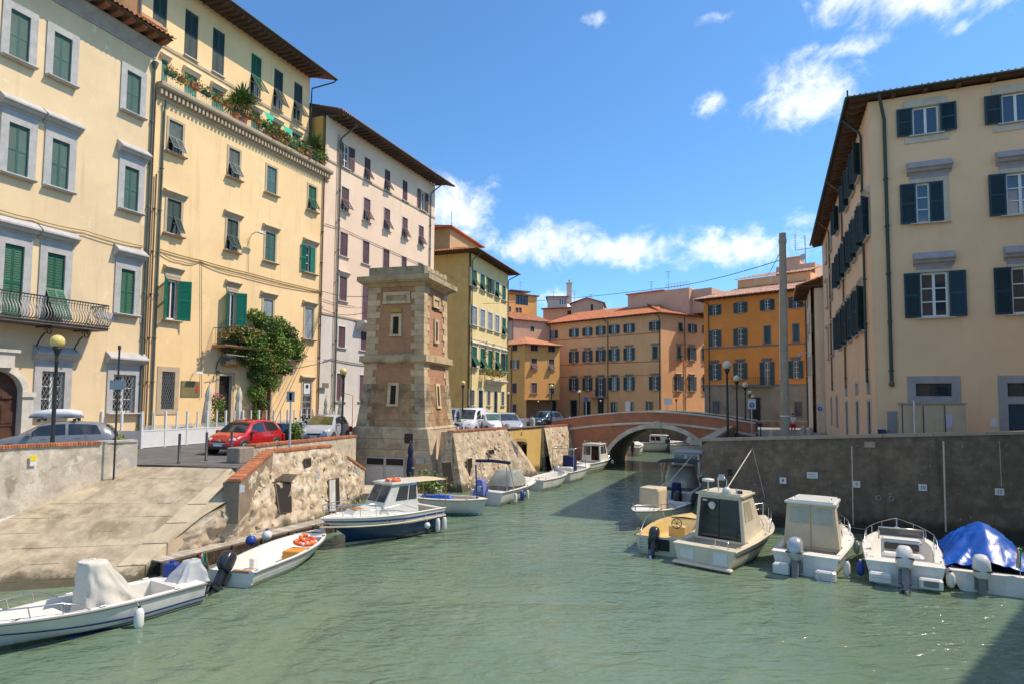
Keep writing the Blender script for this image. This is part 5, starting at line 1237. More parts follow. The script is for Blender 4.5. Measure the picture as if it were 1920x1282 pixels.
# garage doors, hatch and plates low on the front
def tw(px,py,Y):
 p=onY(px,py,Y); q=Matrix.Rotation(-a_t,3,'Z') @ (p-V3((cen.x,cen.y,0))); return q
g0,g1=-1.35,1.0; gt_=hz(858)
gd=MB().box(g0,g1,-HB-.2,-HB+.0,.1,gt_).build('garage_door',mat('pale_grey_door',(.40,.40,.38),.6,.08,2),T0)
for k in range(2):
 a=g0+.08+k*(g1-g0)/2; c=a+(g1-g0)/2-.16
 MB().box(a,c,-HB-.215,-HB-.19,gt_-.42,gt_-.08).build('pane',DKIN,gd); MB().box(a,c,-HB-.225,-HB-.2,.2,gt_-.5).build('door_panel',mat('light_door_panel',(.5,.49,.46),.6,.1,2),gd)
MB().box(.95,1.42,-HB-.17,-HB,hz(831),hz(813)).build('hatch',mat('dark_hatch',(.05,.035,.025),.8),T0)
MB().box(1.65,2.15,-HB-.2,-HB,hz(869),hz(857)).build('notice_plate',mat('plate_grey',(.38,.37,.34),.6),T0)
MB().box(-.2,.15,-.01,.01,0,.6).build('inner_stone',TPL,T0,matrix=tr(0,0,0))
struct(MB().prism([(-9.3,30.5),(-6.9,30.4),(-4.0,31.6),(-3.6,33.0),(-9.2,35.2)],-.5,.28).build('tower_landing',PLAST))
# ---- rubble quay wall from the tower to the bridge, with the ochre boat arch
rw=thing('rubble_quay_wall','sunlit rubble quay wall with brick coping between the tower and the bridge','wall')
def cl(k,out=0.,z=0.): return V3((-2.66+7.06*k+.88*out,34+13.1*k-.47*out,z))
ztop=3.17
def seg(k0,k1,zt0,zt1,bat,seed,nu,nv=26,n=60,cop=True):
 bt=[cl(k0+(k1-k0)*i/6,bat,-.3) for i in range(7)]; tp=[cl(k0+(k1-k0)*i/6,0,zt0+(zt1-zt0)*i/6) for i in range(7)]
 relief(bt,tp,nu,nv,.2,RUBBLE,'wall_face',seed,1.8,parent=rw); stones(rw,bt,tp,n,ST,s=(.07,.17),seed=int(seed*10))
 MB().prism([cl(k0,-.02).xy,cl(k1,-.02).xy,cl(k1,-.45).xy,cl(k0,-.45).xy],1.0,[zt0-.01,zt1-.01,zt1-.01,zt0-.01]).build('wall_core',RUBBLE,rw)
 if cop: coping(rw,cl(k0).xy,cl(k1).xy,zt0,zt1,0,every=.08)
relief([V3((-4.15,33.25,-.3)),cl(-.07,.75,-.3)],[V3((-3.95,34.6,3.1)),cl(-.07,0,ztop)],14,20,.15,RUBBLE,'wall_face',9.1,1.8,parent=rw)
seg(-.07,.325,ztop,ztop,.75,6.3,56,n=130); seg(.70,1.0,3.08,3.08,.7,7.7,40,n=90)
# buttress slope beside the arch
bp=[cl(.325,.75,-.3),cl(.40,1.35,-.3),cl(.47,1.6,-.3)]; tp_=[cl(.325,0,ztop),cl(.40,.5,1.9),cl(.47,1.35,.1)]
relief(bp,tp_,24,18,.1,RUBBLE,'buttress',8.8,1.8,parent=rw); stones(rw,bp,tp_,22,ST,s=(.06,.12),seed=77)
MB().prism([cl(.33,-.1).xy,cl(.47,-.1).xy,cl(.47,1.0).xy,cl(.36,.6).xy],-.2,[2.9,.2,.1,1.9]).build('buttress_core',RUBBLE,rw)
oc=thing('boat_arch','ochre plastered boathouse front with a low brown arched gate in the rubble quay wall','building')
kA,kB=.325,.70
fo=Fr(*cl(kA,-.15,0),7.06,13.1); eo=(cl(kB)-cl(kA)).length
a0,a1=eo*.10,eo*.58; zs_=hz(850); rr_=(a1-a0)/2; aztop=fo.at(977,826)[1]
b=MB()
OCH=mat('ochre_boathouse_plaster',(.62,.40,.13),.9,.07,.6,tide=.6,streak=.35,c2=(.5,.33,.1),c2s=.6)
N=14; arcp=[(a0+(a1-a0)*i/N,zs_+(aztop-zs_)*math.sqrt(max(0,1-(2*i/N-1) ** 2))) for i in range(N+1)]
b.add([(0,0,-.3),(a0,0,-.3),(a0,0,zs_),(0,0,zs_),(0,0,3.1),(a0,0,3.1),(a1,0,-.3),(eo,0,-.3),(a1,0,zs_),(eo,0,zs_),(a1,0,3.1),(eo,0,3.1)],[(0,1,2,3),(3,2,5,4),(6,7,9,8),(8,9,11,10)])
for i in range(N): b.add([(arcp[i][0],0,arcp[i][1]),(arcp[i+1][0],0,arcp[i+1][1]),(arcp[i+1][0],0,3.1),(arcp[i][0],0,3.1)],[(0,1,2,3)])
b.build('front_wall',OCH,oc,matrix=fo.M)
b=MB()
for i in range(N):
 (x0,z0),(x1,z1)=arcp[i],arcp[i+1]
 b.add([(x0,-.05,z0),(x1,-.05,z1),(x1,-.05,z1+.22),(x0,-.05,z0+.22),(x0,.4,z0),(x1,.4,z1),(x1,0,z1+.22),(x0,0,z0+.22)],[(0,1,2,3),(0,4,5,1),(3,2,6,7)])
b.build('arch_ring',mat('ochre_arch_ring',(.42,.29,.13),.9,.12),oc,matrix=fo.M)
b=MB()
for i in range(N): b.add([(arcp[i][0],.35,-.3),(arcp[i+1][0],.35,-.3),(arcp[i+1][0],.35,arcp[i+1][1]),(arcp[i][0],.35,arcp[i][1])],[(0,1,2,3)])
b.build('boat_gate',mat('brown_gate',(.32,.19,.08),.8,.2,3),oc,matrix=fo.M)
MB().box(0,eo,.0,.45,2.95,3.1).box(-.02,eo+.02,-.05,.5,3.1,3.16).build('coping_slab',mat('slate_coping',(.16,.14,.12),.8),oc,matrix=fo.M)
MB().box(eo*.42,eo*.46,-.06,0,2.7,2.85).build('crest',mat('small_crest',(.5,.36,.2),.7),oc,matrix=fo.M)
# openings low in the rubble wall
def rl(px,py,out=.45):
 P=cl(.1,out+.0,0); d=ray(px,py); c=V3((0,0,EYE)); n=V3((.88,-.47,0)); k=(P-c).dot(n)/d.dot(n); return c+d*k
def c5(x,y): return 640+x/2.672,440+y/2.672
for pts,nm,bars in ((((505,1140),(545,1135),(560,1240),(520,1240)),'barred_window',(3,6)),(((630,1120),(652,1115),(655,1200),(632,1205)),'doorway',None),(((735,1075),(762,1073),(765,1095),(738,1098)),'wall_hatch',None)):
 q=[rl(*c5(*p)) for p in pts]
 o=panel_on(rw,nm,DKIN,[q[3],q[2],q[1],q[0]],.04)
 for i in range(4): MB().tube([q[i],q[(i+1)%4]],.045,4).build('frame',MATS['dark_lintel'] if bars else RUBBLE,o)
 if bars:
  b=MB()
  for i in range(1,3): b.tube([q[0].lerp(q[1],i/3),q[3].lerp(q[2],i/3)],.014,4)
  for j in range(1,6): b.tube([q[0].lerp(q[3],j/6),q[1].lerp(q[2],j/6)],.014,4)
  b.build('bars',MATS['rusty_bars'],o)
  # ---- brick bridge
bdir=Vector((.92,-.39)).normalized()
fb_=Fr(7.04-bdir.x*4.2,46-bdir.y*4.2,0,bdir.x,bdir.y)
BR=thing('brick_arch_bridge','humped red brick bridge with a pale stone arch ring across the canal','bridge',fb_.o,fb_.ang)
BW=7.3; sp0,sp1=4.2,4.2+7.6; sL,sR=.0,14.6
NB=40
def deck(s):
 t=(s-7.6)/7.2; return 4.14-.72*min(1.2,abs(t)) ** 1.7
rise0,crown=.35,3.02
def arch(s):
 t=(s-(sp0+sp1)/2)/((sp1-sp0)/2)
 return None if abs(t) >= 1 else rise0+(crown-rise0)*(1-abs(t) ** 2.1) ** .62
BRB=brick_mat('bridge_brick',(.56,.185,.085),(.46,.145,.07),(.46,.28,.19),bw=.28,rh=.08,ang=fb_.ang,dirt=(.22,.11,.065),dirtamt=.5)
b=MB(); ss=sorted({sL+(sR-sL)*i/NB for i in range(NB+1)} | {sp0+(sp1-sp0)*i/36 for i in range(37)})
for yy,flip in ((0,1),(BW,-1)):
 b=MB()
 for i in range(len(ss)-1):
  a,c=ss[i],ss[i+1]; za,zc_=(arch(a) if arch(a) is not None else-.4),(arch(c) if arch(c) is not None else-.4)
  if sp0 <= (a+c)/2 <= sp1: za,zc_=(arch(a) or rise0),(arch(c) or rise0)
  else: za=zc_=-.4
  b.quad((a,yy,za),(c,yy,zc_),(c,yy,deck(c)),(a,yy,deck(a)))
 b.build('spandrel_wall',BRB,BR)
b=MB(); aa=[sp0+(sp1-sp0)*i/36 for i in range(37)]
b.loft([[(s,0,arch(s) or rise0) for s in aa],[(s,BW,arch(s) or rise0) for s in aa]])
for s in (sp0,sp1): b.quad((s,0,-.4),(s,BW,-.4),(s,BW,rise0),(s,0,rise0))
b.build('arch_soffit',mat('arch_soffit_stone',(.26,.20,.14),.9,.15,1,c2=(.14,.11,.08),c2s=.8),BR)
# arch ring voussoirs
VO=mat('voussoir_stone',(.64,.56,.44),.88,.12,2,perobj=.12,streak=.2); nvs=26
for i in range(nvs):
 b=MB(); cx_,mid=(sp0+sp1)/2,[]
 s0,s1=sp0+(sp1-sp0)*(1-math.cos(math.pi*i/nvs))/2,sp0+(sp1-sp0)*(1-math.cos(math.pi*(i+1)/nvs))/2
 q=[]
 for s in (s0,s1):
  z=arch(s) or rise0; e=.02; zl_,zr_=(arch(s-e) or rise0),(arch(s+e) or rise0); tx,tz_=2*e,zr_-zl_
  if s in (sp0,sp1) or abs(s-sp0) <1e-6 or abs(s-sp1) <1e-6: nx_,nz_=(-1 if s <cx_ else 1),0
  else: L=math.hypot(tx,tz_); nx_,nz_=-tz_/L,tx/L
  q.append((s,z)); q.append((s+nx_*.31,z+nz_*.31))
 (a,az_),(a2,az2),(c,cz_),(c2,cz2)=q
 b.add([(a,-.06,az_),(c,-.06,cz_),(c2,-.06,cz2),(a2,-.06,az2),(a,.1,az_),(c,.1,cz_),(c2,.1,cz2),(a2,.1,az2)],[(0,1,2,3),(0,4,5,1),(3,2,6,7),(1,5,6,2),(0,3,7,4)])
 b.build('voussoir',VO,BR)
MB().box((sp0+sp1)/2-.22,(sp0+sp1)/2+.22,-.12,.1,crown-.02,crown+.5).build('keystone',VO,BR)
def band(off0,off1,y0,y1,name,m,n=24):
 for i in range(n):
  a,c=sL+(sR-sL)*i/n+.004,sL+(sR-sL)*(i+1)/n-.004
  MB().add([(a,y0,deck(a)+off0),(c,y0,deck(c)+off0),(c,y1,deck(c)+off0),(a,y1,deck(a)+off0),(a,y0,deck(a)+off1),(c,y0,deck(c)+off1),(c,y1,deck(c)+off1),(a,y1,deck(a)+off1)],[(0,3,2,1),(4,5,6,7),(0,1,5,4),(1,2,6,5),(2,3,7,6),(3,0,4,7)]).build(name,m,BR)
band(-.86,-.70,-.09,.0,'band_stone',VO); band(0,.1,-.05,.35,'coping_stone',VO)
band(0,.1,BW-.35,BW+.05,'coping_stone',VO)
b=MB()
for i in range(NB):
 a,c=ss[0]+(sR-sL)*i/NB,ss[0]+(sR-sL)*(i+1)/NB
 b.quad((a,.3,deck(a)-.8),(c,.3,deck(c)-.8),(c,BW-.3,deck(c)-.8),(a,BW-.3,deck(a)-.8))
 for y in (.32,BW-.32): b.quad((a,y,deck(a)-.8),(c,y,deck(c)-.8),(c,y,deck(c)),(a,y,deck(a)))
b.build('bridge_deck',ASPH,BR)
# ---- right quay wall (dark, in shade) with cap
qw=thing('right_quay_wall','tall dark stained quay wall with pale cap behind the moored boats on the right','wall')
QA,QB=V3((7.87,25.5,0)),V3((18.0,21.6,0)); qd=(QB-QA).normalized(); QC=QA+qd*26; qzA,qzB=3.27,3.84
qzC=qzA+(qzB-qzA)*26/(QB-QA).length
QU=V3((15.6,44.2,0))
relief([QA+V3((0,0,-.3)),QC+V3((0,0,-.3))],[QA+V3((0,0,qzA)),QC+V3((0,0,qzC))],90,16,.05,DARKW,'wall_face',3.3,1.2,parent=qw)
relief([QU+V3((0,0,-.3)),QA+V3((0,0,-.3))],[QU+V3((0,0,3.2)),QA+V3((0,0,qzA))],60,14,.05,DARKW,'canal_face',5.3,1.2,parent=qw)
nin=V3((.36,.933,0));
MB().prism([QA.xy,QC.xy,(QC+nin*.45).xy,(QA+V3((.5,.3,0))).xy],-.4,[qzA-.02,qzC-.02,qzC-.02,qzA-.02]).prism([QU.xy,QA.xy,(QA+V3((.5,.3,0))).xy,(QU+V3((.5,-.1,0))).xy],-.4,[3.18,qzA-.02,qzA-.02,3.18]).build('wall_core',DARKW,qw)
nc=16
for i in range(nc):
 a,c=QA.lerp(QC,i/nc)-V3((.36,.933,0))*.06,QA.lerp(QC,(i+1)/nc-.0006)-V3((.36,.933,0))*.06; za,zc_=qzA+(qzC-qzA)*i/nc,qzA+(qzC-qzA)*(i+1)/nc
 a.z,c.z=za,zc_
 v=slopebox(a,c,.5,za-.02,zc_-.02,.09)
 MB().add(v,[(0,3,2,1),(4,5,6,7),(0,1,5,4),(1,2,6,5),(2,3,7,6),(3,0,4,7)]).build('cap_stone',CAPST,qw)
for i in range(8):
 a,c=QU.lerp(QA,i/8),QU.lerp(QA,(i+1)/8); a.z=3.2+(qzA-3.2)*i/8; c.z=3.2+(qzA-3.2)*(i+1)/8
 MB().add(slopebox(a+V3((-.06,0,0)),c+V3((-.06,0,0)),.48,a.z-.02,c.z-.02,.088),[(0,3,2,1),(4,5,6,7),(0,1,5,4),(1,2,6,5),(2,3,7,6),(3,0,4,7)]).build('cap_stone',CAPST,qw)
 # stained foot ledge
MB().prism([(QA-nin*.25).xy,(QC-nin*.25).xy,(QC-nin*.02).xy,(QA-nin*.02).xy],-.3,.28).build('foot_ledge',mat('algae_ledge',(.05,.045,.035),.8,.3,3),qw)
# ---------------------------------------------------------------- boats
GEL=mat('white_gelcoat',(.66,.64,.59),.3,.06,2,c2=(.50,.45,.36),c2t=(.5,.78),c2s=1.6,spec=.5,streak=.4,objspace=True)
GELI=mat('white_deck',(.66,.635,.58),.5,.05,3,c2=(.52,.48,.4),c2t=(.62,.85),c2s=2,objspace=True)
CREAM=mat('cream_gelcoat',(.62,.54,.40),.35,.06,2,c2=(.45,.37,.25),c2t=(.6,.85),c2s=1.5,streak=.35,objspace=True)
YELL=mat('faded_yellow_gelcoat',(.62,.44,.16),.45,.08,2,c2=(.5,.38,.2),c2s=1.2,streak=.3,objspace=True)
NAVY=mat('navy_hull_paint',(.018,.05,.115),.25,.12,2,spec=.5,objspace=True)
BLUE=mat('blue_stripe',(.015,.04,.22),.4,.1,3)
CYAN=mat('turquoise_antifoul',(.04,.42,.45),.5,.1,3)
BLK=mat('black_rubber',(.018,.018,.018),.6,.15,3)
GREYR=mat('grey_rub_rail',(.17,.17,.17),.5,.1,3)
CHR=mat('stainless_rail',(.62,.62,.62),.22,.05,3,metal=1.0)
ALGAE=mat('waterline_slime',(.10,.09,.04),.7,.3,4)
WOODB=mat('varnished_wood',(.36,.17,.06),.4,.2,5)
ORNG=mat('orange_plastic',(.75,.12,.02),.5,.06,3)
FEND=mat('white_fender',(.66,.65,.60),.45,.06,4,c2=(.4,.38,.3),c2t=(.6,.8),c2s=3)
FBLUE=mat('blue_fender',(.02,.05,.25),.45,.08,4)
CANV=mat('pale_canvas',(.56,.52,.45),.8,.08,2,bump=.2,bscale=12,objspace=True)
CANVB=mat('beige_canvas',(.55,.44,.29),.8,.08,2,bump=.2,bscale=12,objspace=True)
CANVG=mat('silver_tarp',(.36,.37,.38),.5,.1,2,bump=.25,bscale=10,objspace=True)
CANVN=mat('navy_canvas',(.012,.02,.075),.75,.15,3,bump=.2,bscale=12,objspace=True)
TARP=mat('bright_blue_tarp',(.006,.085,.42),.38,.12,2,bump=.35,bscale=5,objspace=True,spec=.5)
LILAC=mat('lilac_blue_cover',(.17,.19,.46),.7,.1,3,bump=.3,bscale=8,objspace=True)
BGLASS=mat('boat_glass',(.05,.06,.065),.04,.2,2,spec=.8); BGLASSD=mat('dark_boat_glass',(.006,.006,.012),.06,.2,2,spec=.6)
CLEARV=mat('hazy_vinyl',(.34,.34,.29),.12,.15,2,spec=.7)
OBK=mat('black_outboard',(.022,.024,.03),.25,.15,3,spec=.6); OBW=mat('white_outboard',(.62,.61,.57),.3,.06,3); OBS=mat('silver_outboard',(.42,.44,.47),.28,.08,3,metal=.4)
ROPE=mat('pale_rope',(.55,.50,.42),.8,.1,8)
class Boat:
 def __init__(s,name,label,L,B,hs,hb,stern,head,hullm,tb=.86,rake=.16,chine=.8,draft=.2,wl=ALGAE,full=2.3,deckm=None,group=None,cat='boat',N=18):
  s.L,s.B,s.hs,s.hb,s.tb,s.rake,s.ch,s.draft,s.full=L,B,hs,hb,tb,rake,chine,draft,full
  h=Vector(head).normalized()
  s.root=thing(name,label,cat,(stern[0],stern[1],0),math.atan2(h.y,h.x),group)
  s.N=N; s.deckm=deckm or GELI
  rings=[]
  for i in range(N+1):
   t=i/N; rings.append([s.hp(t,-1,k) for k in (1,.72,.45,.2,0)]+[s.hp(t,1,k) for k in (.2,.45,.72,1)])
  s.hull=MB().loft(rings,smooth=True).add([s.hp(0,-1,k) for k in (1,.72,.45,.2,0)]+[s.hp(0,1,k) for k in (.2,.45,.72,1)],[tuple(range(9))]).build('hull',hullm,s.root)
  if wl is not None: s.band('waterline_band',wl,None,z=(-.1,.085),off=.006)
 def b(s,t):
  a=min(1,t/.42); w=s.tb+(1-s.tb)*a*a*(3-2*a)
  if t >.42: w=1-((t-.42)/.58) ** s.full
  return max(.0,w)*s.B/2
 def sheer(s,t): return s.hs+(s.hb-s.hs)*t ** 1.8
 def hp(s,t,side,k):
  """hull skin: t along, k 0 keel .. 1 sheer"""
  z1=s.sheer(t); b=s.b(t); zk=-s.draft*(1-max(0,(t-.7)/.3) ** 2*.6); zc=.02+.35*max(0,t-.35) ** 1.5*s.hb/.6
  x1=t*s.L; x0=t*s.L*(1-s.rake)
  bc=b*(s.ch-.35*max(0,t-.4))
  if k <= .2: q=k/.2; y,z=bc*q,zk+(zc-zk)*q; xx=x0
  else:
   q=(k-.2)/.8; y=bc+(b-bc)*(q ** .7); z=zc+(z1-zc)*q; xx=x0+(x1-x0)*q
  return (xx,y*side,z)
 def hz(s,t,side,z):
  lo,hi=.0,1.
  for _ in range(24):
   m=(lo+hi)/2
   if s.hp(t,side,m)[2] <z: lo=m
   else: hi=m
  return s.hp(t,side,lo)
 def band(s,name,m,ks=None,z=None,t0=0.,t1=1.,off=.008,sides=(-1,1)):
  for sd in sides:
   rows=[]
   for i in range(s.N+1):
    t=t0+(t1-t0)*i/s.N; row=[]
    for j in range(2):
     p=s.hp(t,sd,ks[j]) if ks else s.hz(t,sd,z[j]); row.append((p[0]+off*.4,p[1]+sd*off,p[2]))
    rows.append(row)
   MB().loft(rows).build(name,m,s.hull)
 def rail(s,name,m,r=.03,dz=-.02,t0=0.,t1=1.):
  pts=[]
  for sd in (-1,1):
   P=[]
   for i in range(s.N+1):
    p=s.hp(t0+(t1-t0)*i/s.N,sd,1); P.append((p[0],p[1]+sd*.01,p[2]+dz))
   MB().tube(P,r,6).build(name,m,s.root)
 def deck(s,t0,t1,floor=.15,g=.12,crown=.06,m=None,transom=True,tg=None):
  """gunwales, open cockpit from t0 to t1 and crowned foredeck beyond"""
  m=m or s.deckm; b=MB(); n=14
  g0=g
  def ob(t): return s.b(t)
  ts=[t0+(t1-t0)*i/n for i in range(n+1)]
  for sd in (-1,1):
   rows=[]
   for t in ts:
    w=ob(t); wi=max(.02,w-g); x=t*s.L; z=s.sheer(t)
    ph=s.hz(t,1,floor); wf=max(.01,min(wi*.93,ph[1]-.05)); xf=min(x,ph[0])
    rows.append([(x,sd*w,z),(x,sd*wi,z+.012),(x,sd*max(.02,wi-.02),z-.03),(xf,sd*wf,floor),(xf,0,floor)])
   b.loft(rows,smooth=False)
  w0=max(.02,ob(t1)-g); x=t1*s.L; ph=s.hz(t1,1,floor); wf=max(.01,min(w0,ph[1]-.05)); xf=min(x,ph[0])
  b.quad((xf,-wf,floor),(xf,wf,floor),(x,w0,s.sheer(t1)+.012),(x,-w0,s.sheer(t1)+.012))
  if transom:
   w0=ob(t0); xx=t0*s.L; tz=s.sheer(t0) if tg is None else tg
   b.box(-.01 if t0 == 0 else xx-.1,xx+.07,-w0+g,w0-g,floor,tz-.004)
  if t0 >0.01:
   rows=[]
   for i in range(4):
    t=t0*i/3; w=ob(t); rows.append([(t*s.L,-w,s.sheer(t)),(t*s.L,w,s.sheer(t))])
   b.loft(rows,smooth=False); w0=ob(t0)-g; b.quad((t0*s.L,-w0,floor),(t0*s.L,w0,floor),(t0*s.L,w0,s.sheer(t0)),(t0*s.L,-w0,s.sheer(t0)))
  if t1 <.995:
   rows=[]; nn=10
   for i in range(nn+1):
    t=t1+(1-t1)*i/nn; w=max(.004,ob(t)); z=s.sheer(t); rows.append([(t*s.L,w*f,z+crown*(1-f*f)*min(1,w*2)) for f in (-1,-.6,0,.6,1)])
   b.loft(rows,smooth=True)
  for t in (t0+.03,.5,.8):
   for sd in (-1,1):
    y=max(.03,s.b(t)-.06); MB().cbox(-.07,.07,-.012,.012,.02,.045,.008).box(-.02,.02,-.015,.015,0,.03).build('cleat',CHR,s.root,(t*s.L,sd*y,s.sheer(t)+(.0 if t <t1 else .02)))
  return b.build('deck',m,s.root)
 def p(s,x,y,z): return s.root.matrix_basis @ Vector((x,y,z))
 def pulpit(s,t0,h=.32,m=None,n=5,name='bow_rail',inset=.05,mid=False):
  m=m or CHR; top=[]; bb=MB()
  ts=[t0+(.985-t0)*i/8 for i in range(9)]
  for sd in (-1,1):
   P=[]
   for i,t in enumerate(ts):
    w=max(.01,s.b(t)-inset); k=min(1,i/1.5); P.append((t*s.L,sd*w,s.sheer(t)+h*k+.01))
   bb.tube(P,.014,5)
   for i in range(2,9,2):
    q=P[i]; bb.tube([q,(q[0]-.05,q[1],s.sheer(ts[i]))],.011,5)
   top.append(P[-1])
   if mid: bb.tube([(a,b_,c-h*.45*min(1,i/1.5)) for i,(a,b_,c) in enumerate(P)],.009,4)
  bb.tube(top,.014,5)
  bb.build(name,m,s.root)
 def outboard(s,m,y=0.,sc_=1.,tilt=0.,cover=None,x=-.12,zt=None,label=None):
  """engine on the transom: cowl, leg, propeller"""
  z0=s.hs if zt is None else zt; M=tr(x,y,z0+.02) @ ry(tilt) @ scl(sc_,sc_,sc_)
  b=MB(); rings=[]
  for zf,lx,ly,ox in ((-.02,.30,.24,-.10),(.06,.42,.34,-.12),(.22,.46,.36,-.13),(.40,.42,.34,-.12),(.50,.30,.24,-.09),(.53,.10,.08,-.08)):
   rings.append([(ox+lx/2*math.copysign(abs(math.cos(a)) ** .6,math.cos(a)),ly/2*math.copysign(abs(math.sin(a)) ** .6,math.sin(a)),zf) for a in [2*math.pi*k/16 for k in range(16)]])
  b.loft(rings,closed=True,caps=(True,True))
  o=b.build('outboard_motor',m,s.root,matrix=M)
  lm=OBK if m is OBK else GREYR
  MB().box(-.2,-.02,-.07,.07,-.42,.0).loft([[(-.26,-.05,-.42),(-.0,-.05,-.42),(-.0,.05,-.42),(-.26,.05,-.42)],[(-.24,-.03,-.85),(-.08,-.03,-.85),(-.08,.03,-.85),(-.24,.03,-.85)]],closed=True,smooth=False,caps=(True,True)).box(-.36,.0,-.09,.09,-.56,-.53).box(.0,.14,-.13,.13,-.35,-.02).build('engine_leg',lm,o)
  MB().lathe([(.02,-.2),(.07,-.08),(.075,.12),(.03,.2)],8,M=tr(-.2,0,-.74) @ ry(R(90))).build('gear_case',lm,o)
  b=MB()
  for k in range(3): b.add([(0,-.02,.04),(0,.03,.15),(.03,-.05,.17),(.03,-.07,.06)],[(0,1,2,3)],M=tr(-.44,0,-.74) @ rx(k*2.094))
  b.build('propeller',CHR,o)
  if m is not OBK: MB().box(-.345,.09,-.186,.186,.16,.19).build('cowl_stripe',OBK,o)
  return o,s.root.matrix_basis @ M
def world_fender(bt,x,side,m=FEND,r=.1,L=.48,z=None,name='fender',label='',group='fenders hung on the boats'):
 p=bt.hp(x,side,1); zt=(p[2] if z is None else z)
 w=bt.p(p[0],p[1]+side*(r+.02),zt-.12-L)
 o=thing(name,label,'fender',w,0,group)
 MB().lathe([(.02,0),(r*.7,.03),(r,.1),(r,L-.1),(r*.7,L-.03),(.03,L)],12).build('body',m,o)
 MB().lathe([(.03,L-.02),(.035,L+.04)],6).build('eye',BLK if m is not FBLUE else FEND,o)
 q=bt.p(p[0],p[1]-side*.05,p[2]+.02)-w
 MB().tube([(0,0,L+.02),tuple(q)],.009,4).build('lanyard',ROPE,o)
 return o
def drape(name,label,M,base,top,h,m,cat='boat cover',folds=9,amp=.03,lean=(0,0),rings=9,pw=1.0,skirt=.0,seed=1,sq=.55,wr=.02,group=None,crease=0.):
 """loose cloth pulled over something: rounded ring at the foot drawn in towards the top with hanging folds"""
 n=48; L=[]
 for j in range(rings+1):
  f=j/rings; k=f ** pw; ring=[]
  for i in range(n):
   a=2*math.pi*i/n; c,s_=math.cos(a),math.sin(a)
   ux=math.copysign(abs(c) ** sq,c); uy=math.copysign(abs(s_) ** sq,s_)
   lx=base[0]+(top[0]-base[0])*k; ly=base[1]+(top[1]-base[1])*k
   fo=amp*(1-f)*math.sin(a*folds+seed+1.5*math.sin(a*2+seed))+wr*nz3(c*2+seed,s_*2,f*4)
   if crease: fo += crease*(abs(nz3(a*1.6+f*2.2,seed,f*1.2))+.5*abs(nz3(a*3.7-f*3,seed+4,f*3))-.2)*math.sin(math.pi*min(1,f+.15))
   ring.append(((lx/2+fo)*ux+lean[0]*f,(ly/2+fo)*uy+lean[1]*f,h*f+wr*nz3(c*3,s_*3+seed,3)*(1 if f >.1 else .3)))
  L.append(ring)
 fr_=[[(x*q+lean[0]*(1-q),y*q+lean[1]*(1-q),z+.02*(1-q)+wr*.8*nz3(x*4,y*4,seed)) for x,y,z in L[-1]] for q in (.85,.5,.1)]
 b=MB().loft(L+fr_,closed=True,caps=(False,True))
 o=b.build(name,m,None,matrix=M); tag(o,label,cat,group); return o
def lifering(label,M,r=.26,t=.06):
 o=thing('life_ring',label,'life ring'); o.matrix_basis=M
 MB().tube([(r*math.cos(2*math.pi*k/24),r*math.sin(2*math.pi*k/24),0) for k in range(24)],t,8,closed=True).build('ring',ORNG,o)
 for q in range(4):
  a=q*math.pi/2+.5
  MB().tube([(r*math.cos(a+d),r*math.sin(a+d),0) for d in (-.12,0,.12)],t*1.06,8).build('band',FEND,o)
 return o
def cabin(bt,x0,x1,wb,wt,z0,h,m,fslope=.35,rslope=.05,roof_over=.06,roofm=None,rear_open=None,sidewin=None,front=True,gl=None,rear=None,roof_back=.0,name='cabin',roofh=.05):
 """deckhouse: tapered box with proud panes"""
 gl=gl or BGLASS
 A=[(x0,-wb,z0),(x1,-wb*.82,z0),(x1,wb*.82,z0),(x0,wb,z0)]
 T=[(x0+rslope,-wt,z0+h),(x1-fslope,-wt*.88,z0+h),(x1-fslope,wt*.88,z0+h),(x0+rslope,wt,z0+h)]
 b=MB().loft([A,T],closed=True,smooth=False,caps=(True,True)); o=b.build(name,m,bt.root)
 def face(i,u0,u1,v0,v1,nm,mm,off=.012,parent=None):
  a,c=Vector(A[i]),Vector(A[(i+1)%4]); ta,tc=Vector(T[i]),Vector(T[(i+1)%4])
  def q(u,v): return a.lerp(c,u).lerp(ta.lerp(tc,u),v)
  P=[q(u0,v0),q(u1,v0),q(u1,v1),q(u0,v1)]; nn=(P[1]-P[0]).cross(P[3]-P[0]).normalized()*off
  return MB().add([p for p in P]+[p+nn for p in P],[(0,3,2,1),(4,5,6,7),(0,1,5,4),(1,2,6,5),(2,3,7,6),(3,0,4,7)]).build(nm,mm,parent or o)
 for (u0,u1,v0,v1) in (sidewin or []):
  face(0,u0,u1,v0,v1,'window',gl); face(2,1-u1,1-u0,v0,v1,'window',gl)
 if front:
  for u0,u1 in ((.06,.48),(.52,.94)): face(1,u0,u1,.42,.93,'windscreen',gl)
 for r in (rear or []): face(3,*r[:4],r[4],r[5])
 if roofm:
  rr=[(x0+rslope-roof_back-roof_over,-wt-roof_over),(x1-fslope+roof_over*1.5,-wt*.88-roof_over),(x1-fslope+roof_over*2.4,0),(x1-fslope+roof_over*1.5,wt*.88+roof_over),(x0+rslope-roof_back-roof_over,wt+roof_over)]
  b=MB().prism(rr,z0+h,z0+h+roofh*.7); b.prism([((p[0]-x0)*.9+x0+.05,p[1]*.88) for p in rr],z0+h+roofh*.7,z0+h+roofh*1.3)
  b.build('roof',roofm,o)
 return o,face
